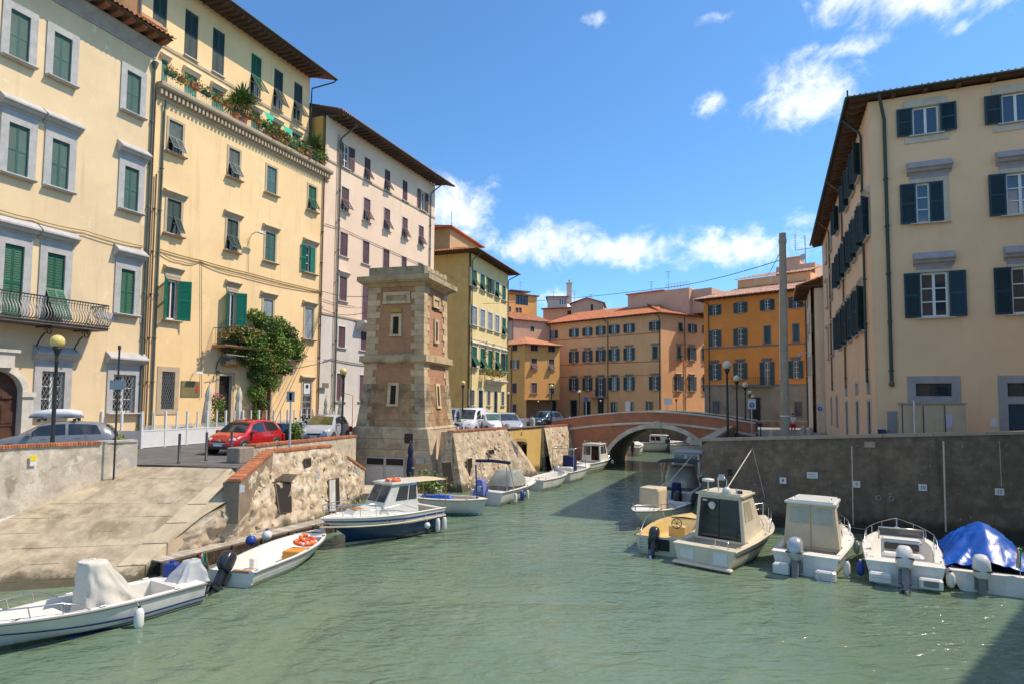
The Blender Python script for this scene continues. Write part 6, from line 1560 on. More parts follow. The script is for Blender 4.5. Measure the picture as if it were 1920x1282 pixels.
def bimini(bt,x0,x1,w,z0,z1,m,nm='sun_canopy',droop=.06,nb=3):
 o=MB().grid(lambda u,v: (x0+(x1-x0)*u,w*(2*v-1),z1-droop*(abs(2*v-1) ** 3)-.05*(abs(2*u-1) ** 2)),8,8).build(nm,m,bt.root)
 MB().grid(lambda u,v: (x0+(x1-x0)*u,w*(2*v-1),z1-.03-droop*(abs(2*v-1) ** 3)-.05*(abs(2*u-1) ** 2)),8,8).build('canopy_lining',m,o)
 xm=(x0+x1)/2
 for xt in (x0,xm,x1):
  for sd in (-1,1): MB().tube([(xm,sd*w,z0),(xt,sd*w,z1-droop-.04)],.014,5).build('canopy_pole',CHR,o)
 return o
 # ---- left bank ------------------------------------------------------------
 # centre-console boat in the foreground
b1=Boat('console_boat','white open motorboat with a blue stripe, nearest boat on the left',4.5,1.62,.50,.66,(-7.75,15.1),(-.53,-.85),GEL,tb=.88,rake=.17,full=2.2,chine=.8)
b1.deck(.12,.70,.14,.14); b1.rail('rub_rail',GREYR,.028); b1.band('hull_stripe',BLUE,(.42,.485)); b1.band('boot_top',BLUE,z=(.0,.075),t0=.0,t1=.72,off=.012)
b1.pulpit(.55,.22); MB().cbox(2.7,3.05,-.3,.3,.2,.5,.04).build('seat_box',GELI,b1.root)
o,M=b1.outboard(OBK,0,.8,tilt=R(-8),zt=.40)
drape('engine_cover','crumpled silver tarp over the outboard of the foreground motorboat',b1.root.matrix_basis @ tr(.08,0,.42),(.95,.72),(.35,.3),.5,CANVG,crease=.1,folds=7,amp=.05,lean=(-.12,0),seed=4,pw=.8)
drape('console_cover','tall pale canvas cover over the steering console of the foreground motorboat',b1.root.matrix_basis @ tr(1.75,0,.16),(1.5,1.05),(.45,.55),1.2,CANV,folds=9,amp=.07,lean=(.42,0),seed=2,pw=.7,wr=.04,sq=.72,crease=.14,rings=16)
world_fender(b1,.36,1,label='white fender hanging beside the hull of the foreground motorboat',r=.095,L=.46)
o=MB().cbox(-.16,.16,-.12,.12,0,.4,.03).lathe([(.05,.4),(.05,.46)],8).build('jerrycan',FBLUE,None,b1.p(.15,-.52,.42)); tag(o,'blue jerrycan at the stern of the foreground motorboat','jerrycan')
# white open launch with black outboard
b2=Boat('open_launch','white clinker-look open launch with a tilted black outboard and orange locker',4.75,1.72,.40,.56,(-7.18,16.1),(.20,.98),GEL,tb=.78,rake=.1,full=2.6)
b2.deck(0,.86,.08,.09,tg=.36); b2.rail('rub_rail',GREYR,.024)
for k in (.42,.62,.80): b2.band('strake',mat('strake_shadow_white',(.55,.54,.52),.4),(k,k+.028),off=.014)
b2.outboard(OBK,.1,.95,tilt=R(38),zt=.40)
MB().cbox(2.2,2.75,-.62,-.05,.1,.4,.02).build('locker',mat('orange_locker',(.62,.26,.04),.5,.1,4),b2.root)
MB().cbox(.0,.12,-.5,-.0,.3,.42,.01).build('transom_pad',WOODB,b2.root)
MB().cbox(3.9,4.2,-.38,.38,.42,.47,.01).build('bow_seat',GELI,b2.root); MB().cbox(1.3,1.5,.25,.4,.1,.38).build('post',GELI,b2.root)
lifering('orange life ring lying on the locker of the white open launch',b2.root.matrix_basis @ tr(2.95,-.3,.5) @ rx(R(8)),.25,.06)
lifering('orange life ring leaning in the bow of the white open launch',b2.root.matrix_basis @ tr(3.3,-.25,.5) @ rx(R(30)),.24,.06)
o=thing('courtesy_flag','small limp green white red flag at the stern of the open launch','flag',b2.p(-.05,.62,.4))
MB().tube([(0,0,0),(-.1,0,.45)],.01,4).build('staff',WOODB,o)
for i,m_ in enumerate((mat('flag_green',(.02,.25,.08),.8),FEND,mat('flag_red',(.55,.03,.03),.8))): MB().grid(lambda u,v: (-.1-.07*(i+u)+.02,.03*math.sin(5*u+3*v),.45-.3*v-.05*u),3,5).build('flag_stripe',m_,o)
# navy-hulled cabin boat
b3=Boat('cabin_cruiser','navy and white cabin boat with blue stripe and beige awning moored at the wooden walkway',4.75,1.75,.86,1.0,(-3.0,23.6),(-.66,-.75),NAVY,tb=.86,rake=.2,full=2.3,chine=.72,wl=mat('cream_boot_top',(.55,.47,.3),.6))
b3.deck(.03,.36,.4,.12)
b3.band('topsides',GEL,(.69,1.0),off=.01); b3.band('stripe',BLUE,(.83,.89),off=.02); b3.rail('rub_rail',mat('cream_rub_rail',(.55,.46,.33),.5),.028,dz=-.27); b3.rail('toe_rail',GELI,.025,dz=.01)
MB().loft([[(2.25,-.62,.88),(2.25,.62,.88),(1.75,.6,1.2),(1.75,-.6,1.2)],[(3.75,-.3,.96),(3.75,.3,.96),(3.6,.26,1.13),(3.6,-.26,1.13)]],closed=True,smooth=False,caps=(True,True)).build('coachroof',GEL,b3.root)
cb,fc=cabin(b3,1.25,2.85,.70,.58,.88,1.02,GEL,fslope=.6,rslope=.0,roofm=GEL,sidewin=[(.04,.30,.45,.92),(.34,.70,.45,.92)],roof_back=.15)
MB().box(-.001,.001,-.001,.001,0,.001).build('hinge',CHR,cb)
for sd in (-1,1):
 for t in (.45,.58): p=b3.hp(t,sd,.83); MB().lathe([(.055,-.01),(.085,.0),(.085,.02),(.05,.02)],12,M=tr(*p) @ rx(R(-90*sd))).build('porthole',CHR,b3.hull)
MB().grid(lambda u,v: (-.15+1.45*u,.68*(2*v-1),1.92+.04*u-.03*(2*v-1) ** 2),6,6).build('awning',CANVB,b3.root)
for sd in (-1,1): MB().tube([(-.1,sd*.64,.75),(-.12,sd*.66,1.9)],.016,5).build('awning_pole',WOODB,b3.root)
b3.pulpit(.55,.42,mid=True); MB().cbox(3.2,3.55,-.2,.2,1.12,1.17).build('hatch',WOODB,b3.root)
b=MB()
for sd in (-1,1): b.tube([(1.4,sd*.78,1.0),(2.0,sd*.72,1.22),(2.7,sd*.6,1.15)],.012,5)
b.build('grab_rail',CHR,b3.root)
lifering('orange life ring on the cabin roof of the navy cabin boat',b3.root.matrix_basis @ tr(1.95,.15,2.0),.24,.06)
for i,t in enumerate((.03,.10)): world_fender(b3,t,1,label=('white fender at the very stern quarter of the navy cabin boat','white fender second from the stern of the navy cabin boat')[i],r=.085,L=.5,z=.68)
world_fender(b3,.22,1,label='small round fender halfway along the navy hull',r=.11,L=.22,z=.62)
# little white dinghy with turquoise bottom
b4=Boat('round_dinghy','small rounded white boat with a turquoise bottom behind the navy cabin boat',3.9,1.45,.64,.72,(-4.6,27.6),(.93,-.36),GEL,tb=.6,rake=.07,full=3.2,wl=CYAN)
b4.band('antifoul',CYAN,z=(-.05,.09),off=.012); b4.deck(.06,.9,.22,.13); b4.rail('rub_rail',mat('tan_rub_rail',(.4,.26,.14),.5),.024)
MB().cbox(1.2,1.4,-.55,.55,.45,.5).build('thwart',GELI,b4.root); MB().cbox(2.4,2.6,-.5,.5,.45,.5).build('thwart',GELI,b4.root)
o=MB().tube([(1.0,-.1,.72),(2.2,.25,.66),(3.2,.5,.62)],.02,5).build('oar',WOODB,None,matrix=b4.root.matrix_basis); tag(o,'wooden oar laid across the small turquoise-bottomed boat','oar')
o=drape('folded_awning','folded blue awning rolled up on the small turquoise-bottomed boat',b4.root.matrix_basis @ tr(1.4,.1,.58),(1.6,.35),(1.3,.2),.14,TARP,folds=12,amp=.02,seed=8)
# cuddy boat with vinyl canopy
hd=(.50,.87)
b5=Boat('cuddy_boat','white cuddy boat with hazy spray canopy, navy targa canopy and lilac engine cover',4.9,1.95,.62,.78,(-1.18,29.0),hd,GEL,tb=.92,rake=.2,full=2.2)
b5.deck(.1,.5,.25,.14); b5.rail('rub_rail',GREYR,.026); b5.band('hull_stripe',mat('dark_window_band',(.03,.035,.05),.3),(.72,.80),t0=.25,t1=.8)
MB().loft([[(2.1,-.8,.7),(2.1,.8,.7),(2.1,.74,.95),(2.1,-.74,.95)],[(4.2,-.25,.8),(4.2,.25,.8),(3.9,.2,.92),(3.9,-.2,.92)]],closed=True,smooth=False,caps=(True,True)).build('cuddy',GEL,b5.root)
drape('spray_canopy','hazy vinyl spray canopy over the wheel of the white cuddy boat',b5.root.matrix_basis @ tr(2.0,0,.74),(1.6,1.55),(.9,1.1),.72,CLEARV,folds=4,amp=.03,lean=(.12,0),seed=5,pw=1.6)
b=MB()
for sd in (-1,1): b.tube([(1.2,sd*.85,.65),(.75,sd*.84,1.75),(.7,sd*.7,1.95)],.03,6).tube([(.55,sd*.85,.62),(.45,sd*.84,1.75)],.022,6)
b.build('targa_frame',CHR,b5.root); MB().tube([(.6,-.95,1.95),(.62,0,1.99),(.6,.95,1.95)],.075,8).build('rolled_canopy',CANVN,b5.root)
o,M=b5.outboard(OBS,.22,.85,tilt=R(30),zt=.52)
drape('engine_cover','lilac blue cover bunched over the outboard of the white cuddy boat',b5.root.matrix_basis @ tr(-.02,.25,.45),(.62,.6),(.35,.35),.72,LILAC,folds=6,amp=.05,seed=3,pw=1.4)
world_fender(b5,.2,-1,label='white fender low on the near quarter of the cuddy boat',r=.09,L=.5); world_fender(b5,.32,-1,FBLUE,label='dark blue fender on the side of the cuddy boat',r=.1,L=.45)
world_fender(b5,.43,-1,FEND,label='white fender furthest forward on the cuddy boat',r=.08,L=.5)
# small open boat next along
b6=Boat('small_open_boat','small rounded white open boat next to the cuddy boat',3.9,1.5,.58,.72,(1.28,33.8),hd,GEL,tb=.75,rake=.08,full=3.0)
b6.deck(.05,.88,.25,.16); b6.rail('rub_rail',mat('tan_rub_rail',(.4,.26,.14),.5),.022)
MB().cbox(1.5,1.7,-.6,.6,.5,.55).build('thwart',GELI,b6.root)
b7=Boat('small_motorboat','white motorboat with a navy cover over its console and a silver outboard',4.4,1.6,.62,.78,(2.95,37.3),hd,GEL,tb=.9,rake=.18)
b7.deck(.1,.62,.25,.14); b7.rail('rub_rail',GREYR,.022); b7.outboard(OBS,.1,.9,tilt=R(18),zt=.5)
MB().cbox(.75,1.1,-.4,.4,.3,.85,.05).build('seat',GELI,b7.root)
drape('console_cover','navy cover over the console of the white motorboat with a silver outboard',b7.root.matrix_basis @ tr(1.5,.05,.35),(.9,.85),(.7,.75),1.15,CANVN,folds=6,amp=.02,seed=6)
b=MB()
for sd in (-1,1): b.tube([(.4,sd*.7,.6),(.4,sd*.72,2.0),(2.4,sd*.6,2.05),(2.6,sd*.55,.75)],.02,5)
b.tube([(.4,-.72,2.0),(.4,.72,2.0)],.03,5).build('canopy_frame',CHR,b7.root)
b8=Boat('pilothouse_boat','white pilothouse boat with grey side stripes moored nearest to the bridge',4.7,1.75,.66,.86,(4.75,42.3),(.55,.84),GEL,tb=.92,rake=.2)
b8.deck(.1,.38,.25,.14); b8.rail('rub_rail',GREYR,.024); b8.band('hull_stripe',OBK,(.42,.47)); b8.band('hull_stripe',OBK,(.58,.62))
cb,fc=cabin(b8,1.6,3.3,.74,.66,.7,1.15,GEL,fslope=.5,roofm=GEL,sidewin=[(.1,.5,.45,.9),(.55,.85,.45,.9)],rear=[(.08,.46,.36,.9,'window',BGLASS),(.52,.93,.06,.92,'door',BGLASSD)])
b=MB()
for sd in (-1,1): b.tube([(1.7,sd*.6,1.92),(1.75,sd*.6,2.05),(2.7,sd*.55,2.05),(2.75,sd*.55,1.92)],.014,5)
b.build('roof_rail',CHR,b8.root); b8.pulpit(.6,.35); b8.outboard(OBK,.35,.8,zt=.5); world_fender(b8,.78,-1,label='white fender near the bow of the pilothouse boat by the bridge',r=.12,L=.3)
# ---- right bank -----------------------------------------------------------
r0=Boat('bow_on_boat','white boat lying bow towards the canal with a beige covered console, beside the yellow boat',4.3,1.6,.58,.74,(7.15,26.9),(-.58,-.81),GEL,tb=.9,rake=.16)
r0.deck(.1,.66,.22,.14); r0.rail('rub_rail',GREYR,.026); r0.pulpit(.45,.2)
drape('console_cover','beige box-shaped cover on the console of the bow-on white boat',r0.root.matrix_basis @ tr(2.45,0,.22),(1.1,1.0),(.95,.85),1.22,CANVB,folds=9,amp=.02,seed=9,sq=.35)
r0.outboard(OBK,0,.9,zt=.5)
ra=Boat('bimini_boat','white boat under a black sun canopy, in the shade by the quay corner',4.9,1.9,.66,.82,(7.55,28.9),(.42,.91),GEL,tb=.9)
ra.deck(.1,.5,.25,.14); ra.rail('rub_rail',GREYR,.026); bimini(ra,.9,2.9,.9,.7,2.05,mat('black_canvas',(.012,.014,.016),.8,.2,3))
drape('spray_canopy','grey vinyl screen tent on the boat under the black sun canopy',ra.root.matrix_basis @ tr(2.3,0,.7),(1.7,1.6),(1.0,1.2),1.0,CLEARV,folds=4,amp=.03,lean=(.1,0),seed=15,pw=1.5)
ra.outboard(OBK,-.2,.95,zt=.52); drape('engine_cover','navy cover over the outboard of the boat under the black sun canopy',ra.root.matrix_basis @ tr(-.22,-.2,.42),(.55,.5),(.4,.38),.72,CANVN,folds=6,amp=.03,seed=13)
rh=Boat('cabin_barge','pale cabin boat with a flat roof half hidden behind the quay corner',5.0,2.0,.6,.75,(9.9,35.6),(.40,.92),GEL,tb=.92)
rh.deck(.06,.2,.25,.14); cabin(rh,1.0,3.6,.82,.78,.6,1.25,GEL,fslope=.25,roofm=mat('grey_roof',(.3,.31,.33),.5),roof_over=.12,sidewin=[(.06,.33,.4,.9),(.37,.63,.4,.9),(.67,.93,.4,.9)],rear=[(.08,.45,.4,.92,'window',BGLASS),(.55,.92,.05,.92,'door',BGLASS)])
b=MB()
for sd in (-1,1):
 for x in (.1,.9): b.tube([(x,sd*.85,.6),(x,sd*.85,1.1)],.014,5)
 b.tube([(.05,sd*.85,1.1),(1.0,sd*.85,1.1)],.014,5)
b.build('stern_rail',CHR,rh.root)
r1=Boat('yellow_boat','faded yellow open motorboat with a black outboard, tucked behind the large cabin boat',4.2,1.75,.56,.70,(4.72,19.75),(.50,.87),CREAM,tb=.9,rake=.15,deckm=YELL)
r1.deck(.06,.75,.2,.16,m=YELL); r1.rail('rub_rail',BLK,.026)
MB().box(-.03,.01,-.32,.38,.15,.5).build('motor_well',BLK,r1.root); r1.outboard(OBK,.12,.85,tilt=R(20),zt=.42)
b=MB()
for k in range(7): a=k*math.pi/3.5; b.tube([(0,0,0),(0,.17*math.cos(a),.17*math.sin(a))],.008,4)
b.tube([(0,.17*math.cos(2*math.pi*k/14),.17*math.sin(2*math.pi*k/14)) for k in range(14)],.014,5,closed=True); b.build('steering_wheel',BLK,r1.root,matrix=tr(1.7,-.1,.72) @ ry(R(25)))
MB().cbox(1.75,2.05,-.35,.2,.2,.62,.03).build('console',YELL,r1.root)
b=MB()
for sd in (1,): b.tube([(.0,.6,.56),(.1,.78,.72),(.4,.8,.72),(.5,.8,.56)],.014,5).tube([(.6,sd*.8,.58),(1.2,sd*.82,.9),(2.8,sd*.74,.98),(3.0,sd*.7,.68)],.016,5)
b.build('hand_rail',CHR,r1.root)
b=MB().tube([(-.04,.62,.5),(-.05,.62,-.05)],.014,4).tube([(-.04,.36,.5),(-.05,.36,-.05)],.014,4)
for z in (.1,.25,.4): b.tube([(-.045,.36,z),(-.045,.62,z)],.012,4)
b.build('boarding_ladder',CHR,r1.root)
# big cabin boat
r2=Boat('sport_cabin_boat','cream cabin boat with a black glazed rear door and roof aerials',5.1,1.98,.60,.86,(5.66,18.3),(.66,.75),CREAM,tb=.95,rake=.16,full=2.4)
r2.deck(.07,.26,.3,.12,m=CREAM,tg=.6); r2.rail('rub_rail',CREAM,.03); r2.band('hull_stripe',BLK,(.70,.755),t0=.04,t1=.95,off=.012); r2.band('boot_top',mat('bright_blue_boot',(.02,.13,.42),.5),z=(.0,.06),off=.012)
cb,fc=cabin(r2,1.15,3.15,.80,.68,.58,1.38,CREAM,fslope=.85,rslope=.05,roofm=CREAM,sidewin=[(.12,.62,.46,.88)],gl=mat('cream_blind_glass',(.42,.36,.26),.15,.1,2),rear=[(.07,.93,.05,.93,'door',BGLASSD)],roof_over=.07,roofh=.07)
fc(3,.49,.51,.05,.93,'door_stile',BLK,.02); fc(3,.12,.22,.86,.89,'emblem',FEND,.018)
b=MB()
for y in (-.45,.0): b.box(-.03,-.012,y-.42,y+.42,.2,.55) if False else None
MB().box(-.02,.0,-.72,-.3,.14,.52).build('transom_hatch',GEL,r2.root); MB().box(-.02,.0,.3,.72,.2,.5).build('transom_hatch',GEL,r2.root); MB().box(-.03,.0,-.16,.2,.0,.12).build('drain_plate',WOODB,r2.root)
MB().cbox(-.22,.0,-.9,.9,.06,.12,.03).build('swim_step',CREAM,r2.root)
b=MB().tube([(.1,-.7,.62),(.12,-.7,.82),(.3,-.25,.82),(.3,-.22,.62)],.018,5); b.build('stern_handrail',CHR,r2.root)
r2.pulpit(.58,.42,mid=True)
rf=2.03
MB().lathe([(.16,0),(.2,.03),(.18,.08),(.05,.1)],14).build('radar_dome',GEL,r2.root,(1.35,.42,rf+.32)); MB().tube([(1.35,.42,rf),(1.35,.42,rf+.34)],.025,5).tube([(1.45,.12,rf),(1.4,.12,rf+.45),(1.42,-.05,rf+.5),(1.45,-.14,rf+.4),(1.45,-.14,rf)],.018,5).build('antenna_arch',CHR,r2.root)
MB().lathe([(.1,0),(.14,.05),(.13,.14),(.05,.2)],12).build('horn',GEL,r2.root,(1.3,-.2,rf)); MB().lathe([(.05,0),(.05,.08),(.07,.1),(.03,.14)],10).build('mast_light',GEL,r2.root,(1.5,-.45,rf)); MB().cbox(1.35,1.5,-.62,-.5,rf,rf+.12,.02).build('search_light',OBK,r2.root)
MB().lathe([(.06,0),(.12,.06),(.1,.16),(.04,.22)],10,M=tr(1.12,.2,1.76) @ ry(R(180))).build('deck_light',GEL,r2.root)
# cuddy with beige canvas back
r3=Boat('canvas_back_boat','white pilot boat closed off by a beige canvas with two windows',4.9,1.85,.58,.84,(8.28,17.55),(.58,.815),GEL,tb=.93,rake=.16)
r3.deck(.08,.3,.25,.13); r3.rail('rub_rail',GEL,.03); r3.band('hull_stripe',GREYR,(.78,.81))
cb,fc=cabin(r3,1.0,2.9,.76,.64,.55,1.30,CANVB,fslope=.6,rslope=.0,front=False,roofm=GEL,roofh=.08,rear=[(.09,.46,.56,.92,'vinyl_window',CLEARV),(.54,.93,.56,.92,'vinyl_window',CLEARV)])
for i in (0,2): fc(i,.30 if i == 0 else .04,.96 if i == 0 else .70,.02,.97,'side_panel',GEL,.012); fc(i,.36 if i == 0 else .1,.9 if i == 0 else .64,.5,.9,'window',BGLASS,.022)
fc(1,.05,.95,.42,.94,'windscreen',mat('greenish_glass',(.05,.12,.10),.05,.1,2,spec=.8),.014); fc(3,.49,.51,.0,1.0,'zip',mat('canvas_seam',(.40,.31,.2),.8),.014); fc(3,.02,.98,.02,.06,'canvas_hem',MATS['canvas_seam'],.014)
b=MB()
for sd in (-1,1): b.tube([(1.2,sd*.5,1.93),(1.25,sd*.5,2.0),(1.45,sd*.5,2.0),(1.5,sd*.5,1.93)],.014,5)
b.build('roof_handle',CHR,r3.root)
r3.outboard(OBS,.2,1.12,tilt=R(4),zt=.46); r3.pulpit(.62,.34)
MB().cbox(-.3,.0,.35,.8,.02,.3,.04).cbox(-.3,.0,-.8,-.3,.02,.26,.04).build('swim_step',GEL,r3.root)
b=MB()
for z in (.0,.12,.22): b.tube([(-.34,-.78,z),(-.34,-.35,z)],.014,5)
b.tube([(-.34,-.72,.26),(-.35,-.72,-.1)],.014,5).tube([(-.34,-.4,.26),(-.35,-.4,-.1)],.014,5).build('boarding_ladder',CHR,r3.root)
fc(0,.62,.70,.2,.34,'emblem',FBLUE,.024)
world_fender(r3,.1,-1,label='white fender on the near quarter of the boat with the beige canvas',r=.09,L=.44); world_fender(r3,.62,-1,label='white fender towards the bow of the boat with the beige canvas',r=.085,L=.42)
# open white runabout
r4=Boat('white_runabout','white open runabout moored between the canvas-backed boat and the blue tarp',4.7,1.95,.60,.78,(10.45,16.55),(.50,.866),GEL,tb=.92,rake=.18)
r4.deck(.1,.8,.2,.2); r4.rail('rub_rail',GREYR,.022)
MB().cbox(1.55,2.1,-.5,.5,.2,.92,.06).build('console',GELI,r4.root); MB().cbox(.75,1.15,-.5,.5,.2,.68,.06).build('seat',GELI,r4.root); MB().cbox(1.5,1.56,-.38,.38,.5,.62).build('dash_panel',mat('orange_brown_panel',(.36,.15,.07),.5),r4.root); MB().cbox(1.5,1.56,-.42,.42,.66,.84).build('instrument_panel',OBK,r4.root)
b=MB().tube([(1.7,-.55,.9),(1.55,-.55,1.26),(1.55,.55,1.26),(1.7,.55,.9)],.022,6).tube([(1.68,-.55,1.0),(1.68,.55,1.0)],.018,5); o=b.build('windscreen_frame',CHR,r4.root)
MB().quad((1.68,-.53,1.0),(1.68,.53,1.0),(1.56,.53,1.24),(1.56,-.53,1.24)).build('windscreen',mat('smoky_screen',(.12,.12,.12),.1,.1,2,spec=.8),o)
r4.pulpit(.45,.28); r4.outboard(OBW,.0,1.1,tilt=R(25),zt=.48)
for sd in (-1,1): MB().cbox(-.28,.0,.3*sd-.0 if sd >0 else-.82,.82 if sd >0 else-.3,.1,.34,.04).build('swim_step',GEL,r4.root)
b=MB()
for z in (.12,.24): b.tube([(-.3,.35,z),(-.3,.75,z)],.013,5)
b.build('boarding_ladder',CHR,r4.root); MB().box(-.295,-.28,-.72,-.4,.14,.3).build('step_pad',GREYR,r4.root)
for i,(t,sd,lb) in enumerate(((.06,1,'white fender on the canvas-boat side of the open runabout'),(.05,-1,'white fender at the stern on the tarp side of the open runabout'),(.16,-1,'white fender just ahead of the stern one on the tarp side of the open runabout'),(.28,-1,'white fender amidships on the tarp side of the open runabout'))): world_fender(r4,t,sd,FBLUE if i == 0 else FEND,label=lb.replace('white','dark blue') if i == 0 else lb,r=.1,L=.4)
o=thing('courtesy_flag','small green white red flag on the open runabout beside its windscreen','flag',r4.p(1.2,-.75,.6))
MB().tube([(0,0,0),(0,0,.55)],.009,4).build('staff',CHR,o)
for i,m_ in enumerate((MATS['flag_green'],FEND,MATS['flag_red'])): MB().grid(lambda u,v: (.02*math.sin(6*v),.02+.03*math.sin(4*v+i),.52-.13*(i+v)),2,3).build('flag_stripe',m_,o)
# boat under blue tarpaulin
r5=Boat('tarp_covered_boat','white boat wrapped in a shiny blue tarpaulin at the right edge',4.6,1.9,.50,.70,(12.35,15.95),(.50,.866),GEL,tb=.94,rake=.16)
r5.deck(.06,.7,.2,.14); r5.rail('rub_rail',GEL,.03); r5.outboard(OBW,.28,1.05,zt=.44)
def tarp(name,label,M,L,W,m,spine,edge,seed=1,cr=.1,nu=70,nv=44,cat='boat cover'):
 """stiff sheet over a boat: ridge line along the middle, creases running out from it"""
 def lin(P,u):
  q=u*(len(P)-1); i=min(len(P)-2,int(q)); return P[i]+(P[i+1]-P[i])*(q-i)
 def fn(u,v):
  w=abs(2*v-1); sd=1 if v >.5 else-1; hw=W/2*(1-max(0,u-.55) ** 2*3.2)
  z=edge+(lin(spine,u)-edge)*(1-w ** 1.7); k=min(1,w*3,(1-w)*5+.25)
  c=abs(nz3(u*7+w*2.5*sd,seed,w*.8+sd))+.6*abs(nz3(u*15-w*4,seed+3*sd,w*1.5))+.4*abs(nz3(u*5+9,w*6*sd,seed))
  sag=.06*math.sin(u*9+sd)*w
  return (u*L,sd*hw*w*(1+.05*math.sin(u*14)) ,z-cr*c*k+sag-(.12*max(0,w-.85)/.15))
 def under(u,v): x,y,z=fn(u,v); return (x,y*.985,z-.02)
 o=MB().grid(fn,nu,nv).grid(under,nu,nv).build(name,m,None,matrix=M); tag(o,label,cat); return o
tarp('tarpaulin','creased blue tarpaulin stretched over the boat at the right edge',r5.root.matrix_basis @ tr(.28,0,0),4.2,2.15,TARP,[.75,1.05,1.42,1.52,1.46,1.3,1.1,.9,.8],.56,5,.17)
o=thing('courtesy_flag','furled green white red flag in front of the blue tarpaulin','flag',r5.p(.1,-.55,.5)); MB().tube([(0,0,0),(0,0,.75)],.01,4).build('staff',CHR,o)
for i,m_ in enumerate((MATS['flag_green'],FEND,MATS['flag_red'])): MB().tube([(0.02,.03*i,.7),(.03,.04+.02*i,.5),(0.01,.03+.03*i,.2)],.035,5).build('flag_fold',m_,o)
# ---- boats seen through the arch ------------------------------------------
for i,(x,y,hx,hy,L,B,lab,kind) in enumerate(((15.6,60.5,.95,-.3,6.2,2.3,'white cabin boat broadside seen through the bridge arch',1),(12.6,62.5,.9,-.4,5.0,1.9,'white boat left of the cabin boat seen through the arch',2),(21.2,60.0,-.95,.3,6,2.2,'grey boat at the right seen through the arch',3),(11.0,56.0,.3,.95,4.2,1.6,'small navy-bottomed boat at the left edge of the arch',4))):
 q=Boat('moored_boat',lab,L,B,.8,1.1,(x,y),(hx,hy),GEL if kind != 3 else CANVG,wl=NAVY if kind == 4 else ALGAE,group='boats beyond the bridge'); q.deck(.08,.45,.3,.15); q.rail('rub_rail',GREYR,.04)
 if kind == 4: q.band('bottom_band',NAVY,z=(0,.35),off=.02)
 if kind in (1,2,3): cabin(q,L*.3,L*.72,B*.4,B*.36,.8,1.25 if kind == 1 else .8,GEL,fslope=.5,roofm=GEL,sidewin=[(.08,.3,.4,.9),(.34,.6,.4,.9)],gl=BGLASSD)
 q.outboard(OBK,0,1.1)
 # ---------------------------------------------------------------- vehicles and street furniture
TYRE=mat('tyre_rubber',(.02,.02,.02),.8,.1,5); RIM=mat('alloy_rim',(.35,.35,.36),.35,.1,4,metal=.6); CARGL=mat('car_glass',(.02,.025,.028),.03,.2,2,spec=.9)
HEADL=mat('headlamp',(.6,.6,.6),.12,.1,6,spec=.8); TAIL=mat('red_tail_lamp',(.45,.02,.015),.25,.1,5); PLATE=mat('number_plate',(.62,.63,.66),.4,.05,8); TRIMB=mat('black_plastic',(.025,.025,.026),.55,.1,4)
HATCH=[(-1.92,.42,.72,.74,.60,.58),(-1.86,.30,.88,.90,.74,.66),(-1.66,.24,.96,1.22,.80,.60),(-1.42,.22,.96,1.40,.82,.575),(-1.0,.2,.95,1.47,.83,.58),(-.4,.2,.94,1.50,.835,.60),(.1,.2,.92,1.47,.835,.61),(.45,.2,.92,1.38,.83,.62),(.75,.2,.91,1.17,.83,.66),(1.05,.2,.90,.955,.825,.72),(1.4,.21,.83,.88,.81,.68),(1.7,.24,.72,.77,.76,.60),(1.86,.28,.60,.64,.66,.50),(1.94,.36,.50,.53,.50,.42)]
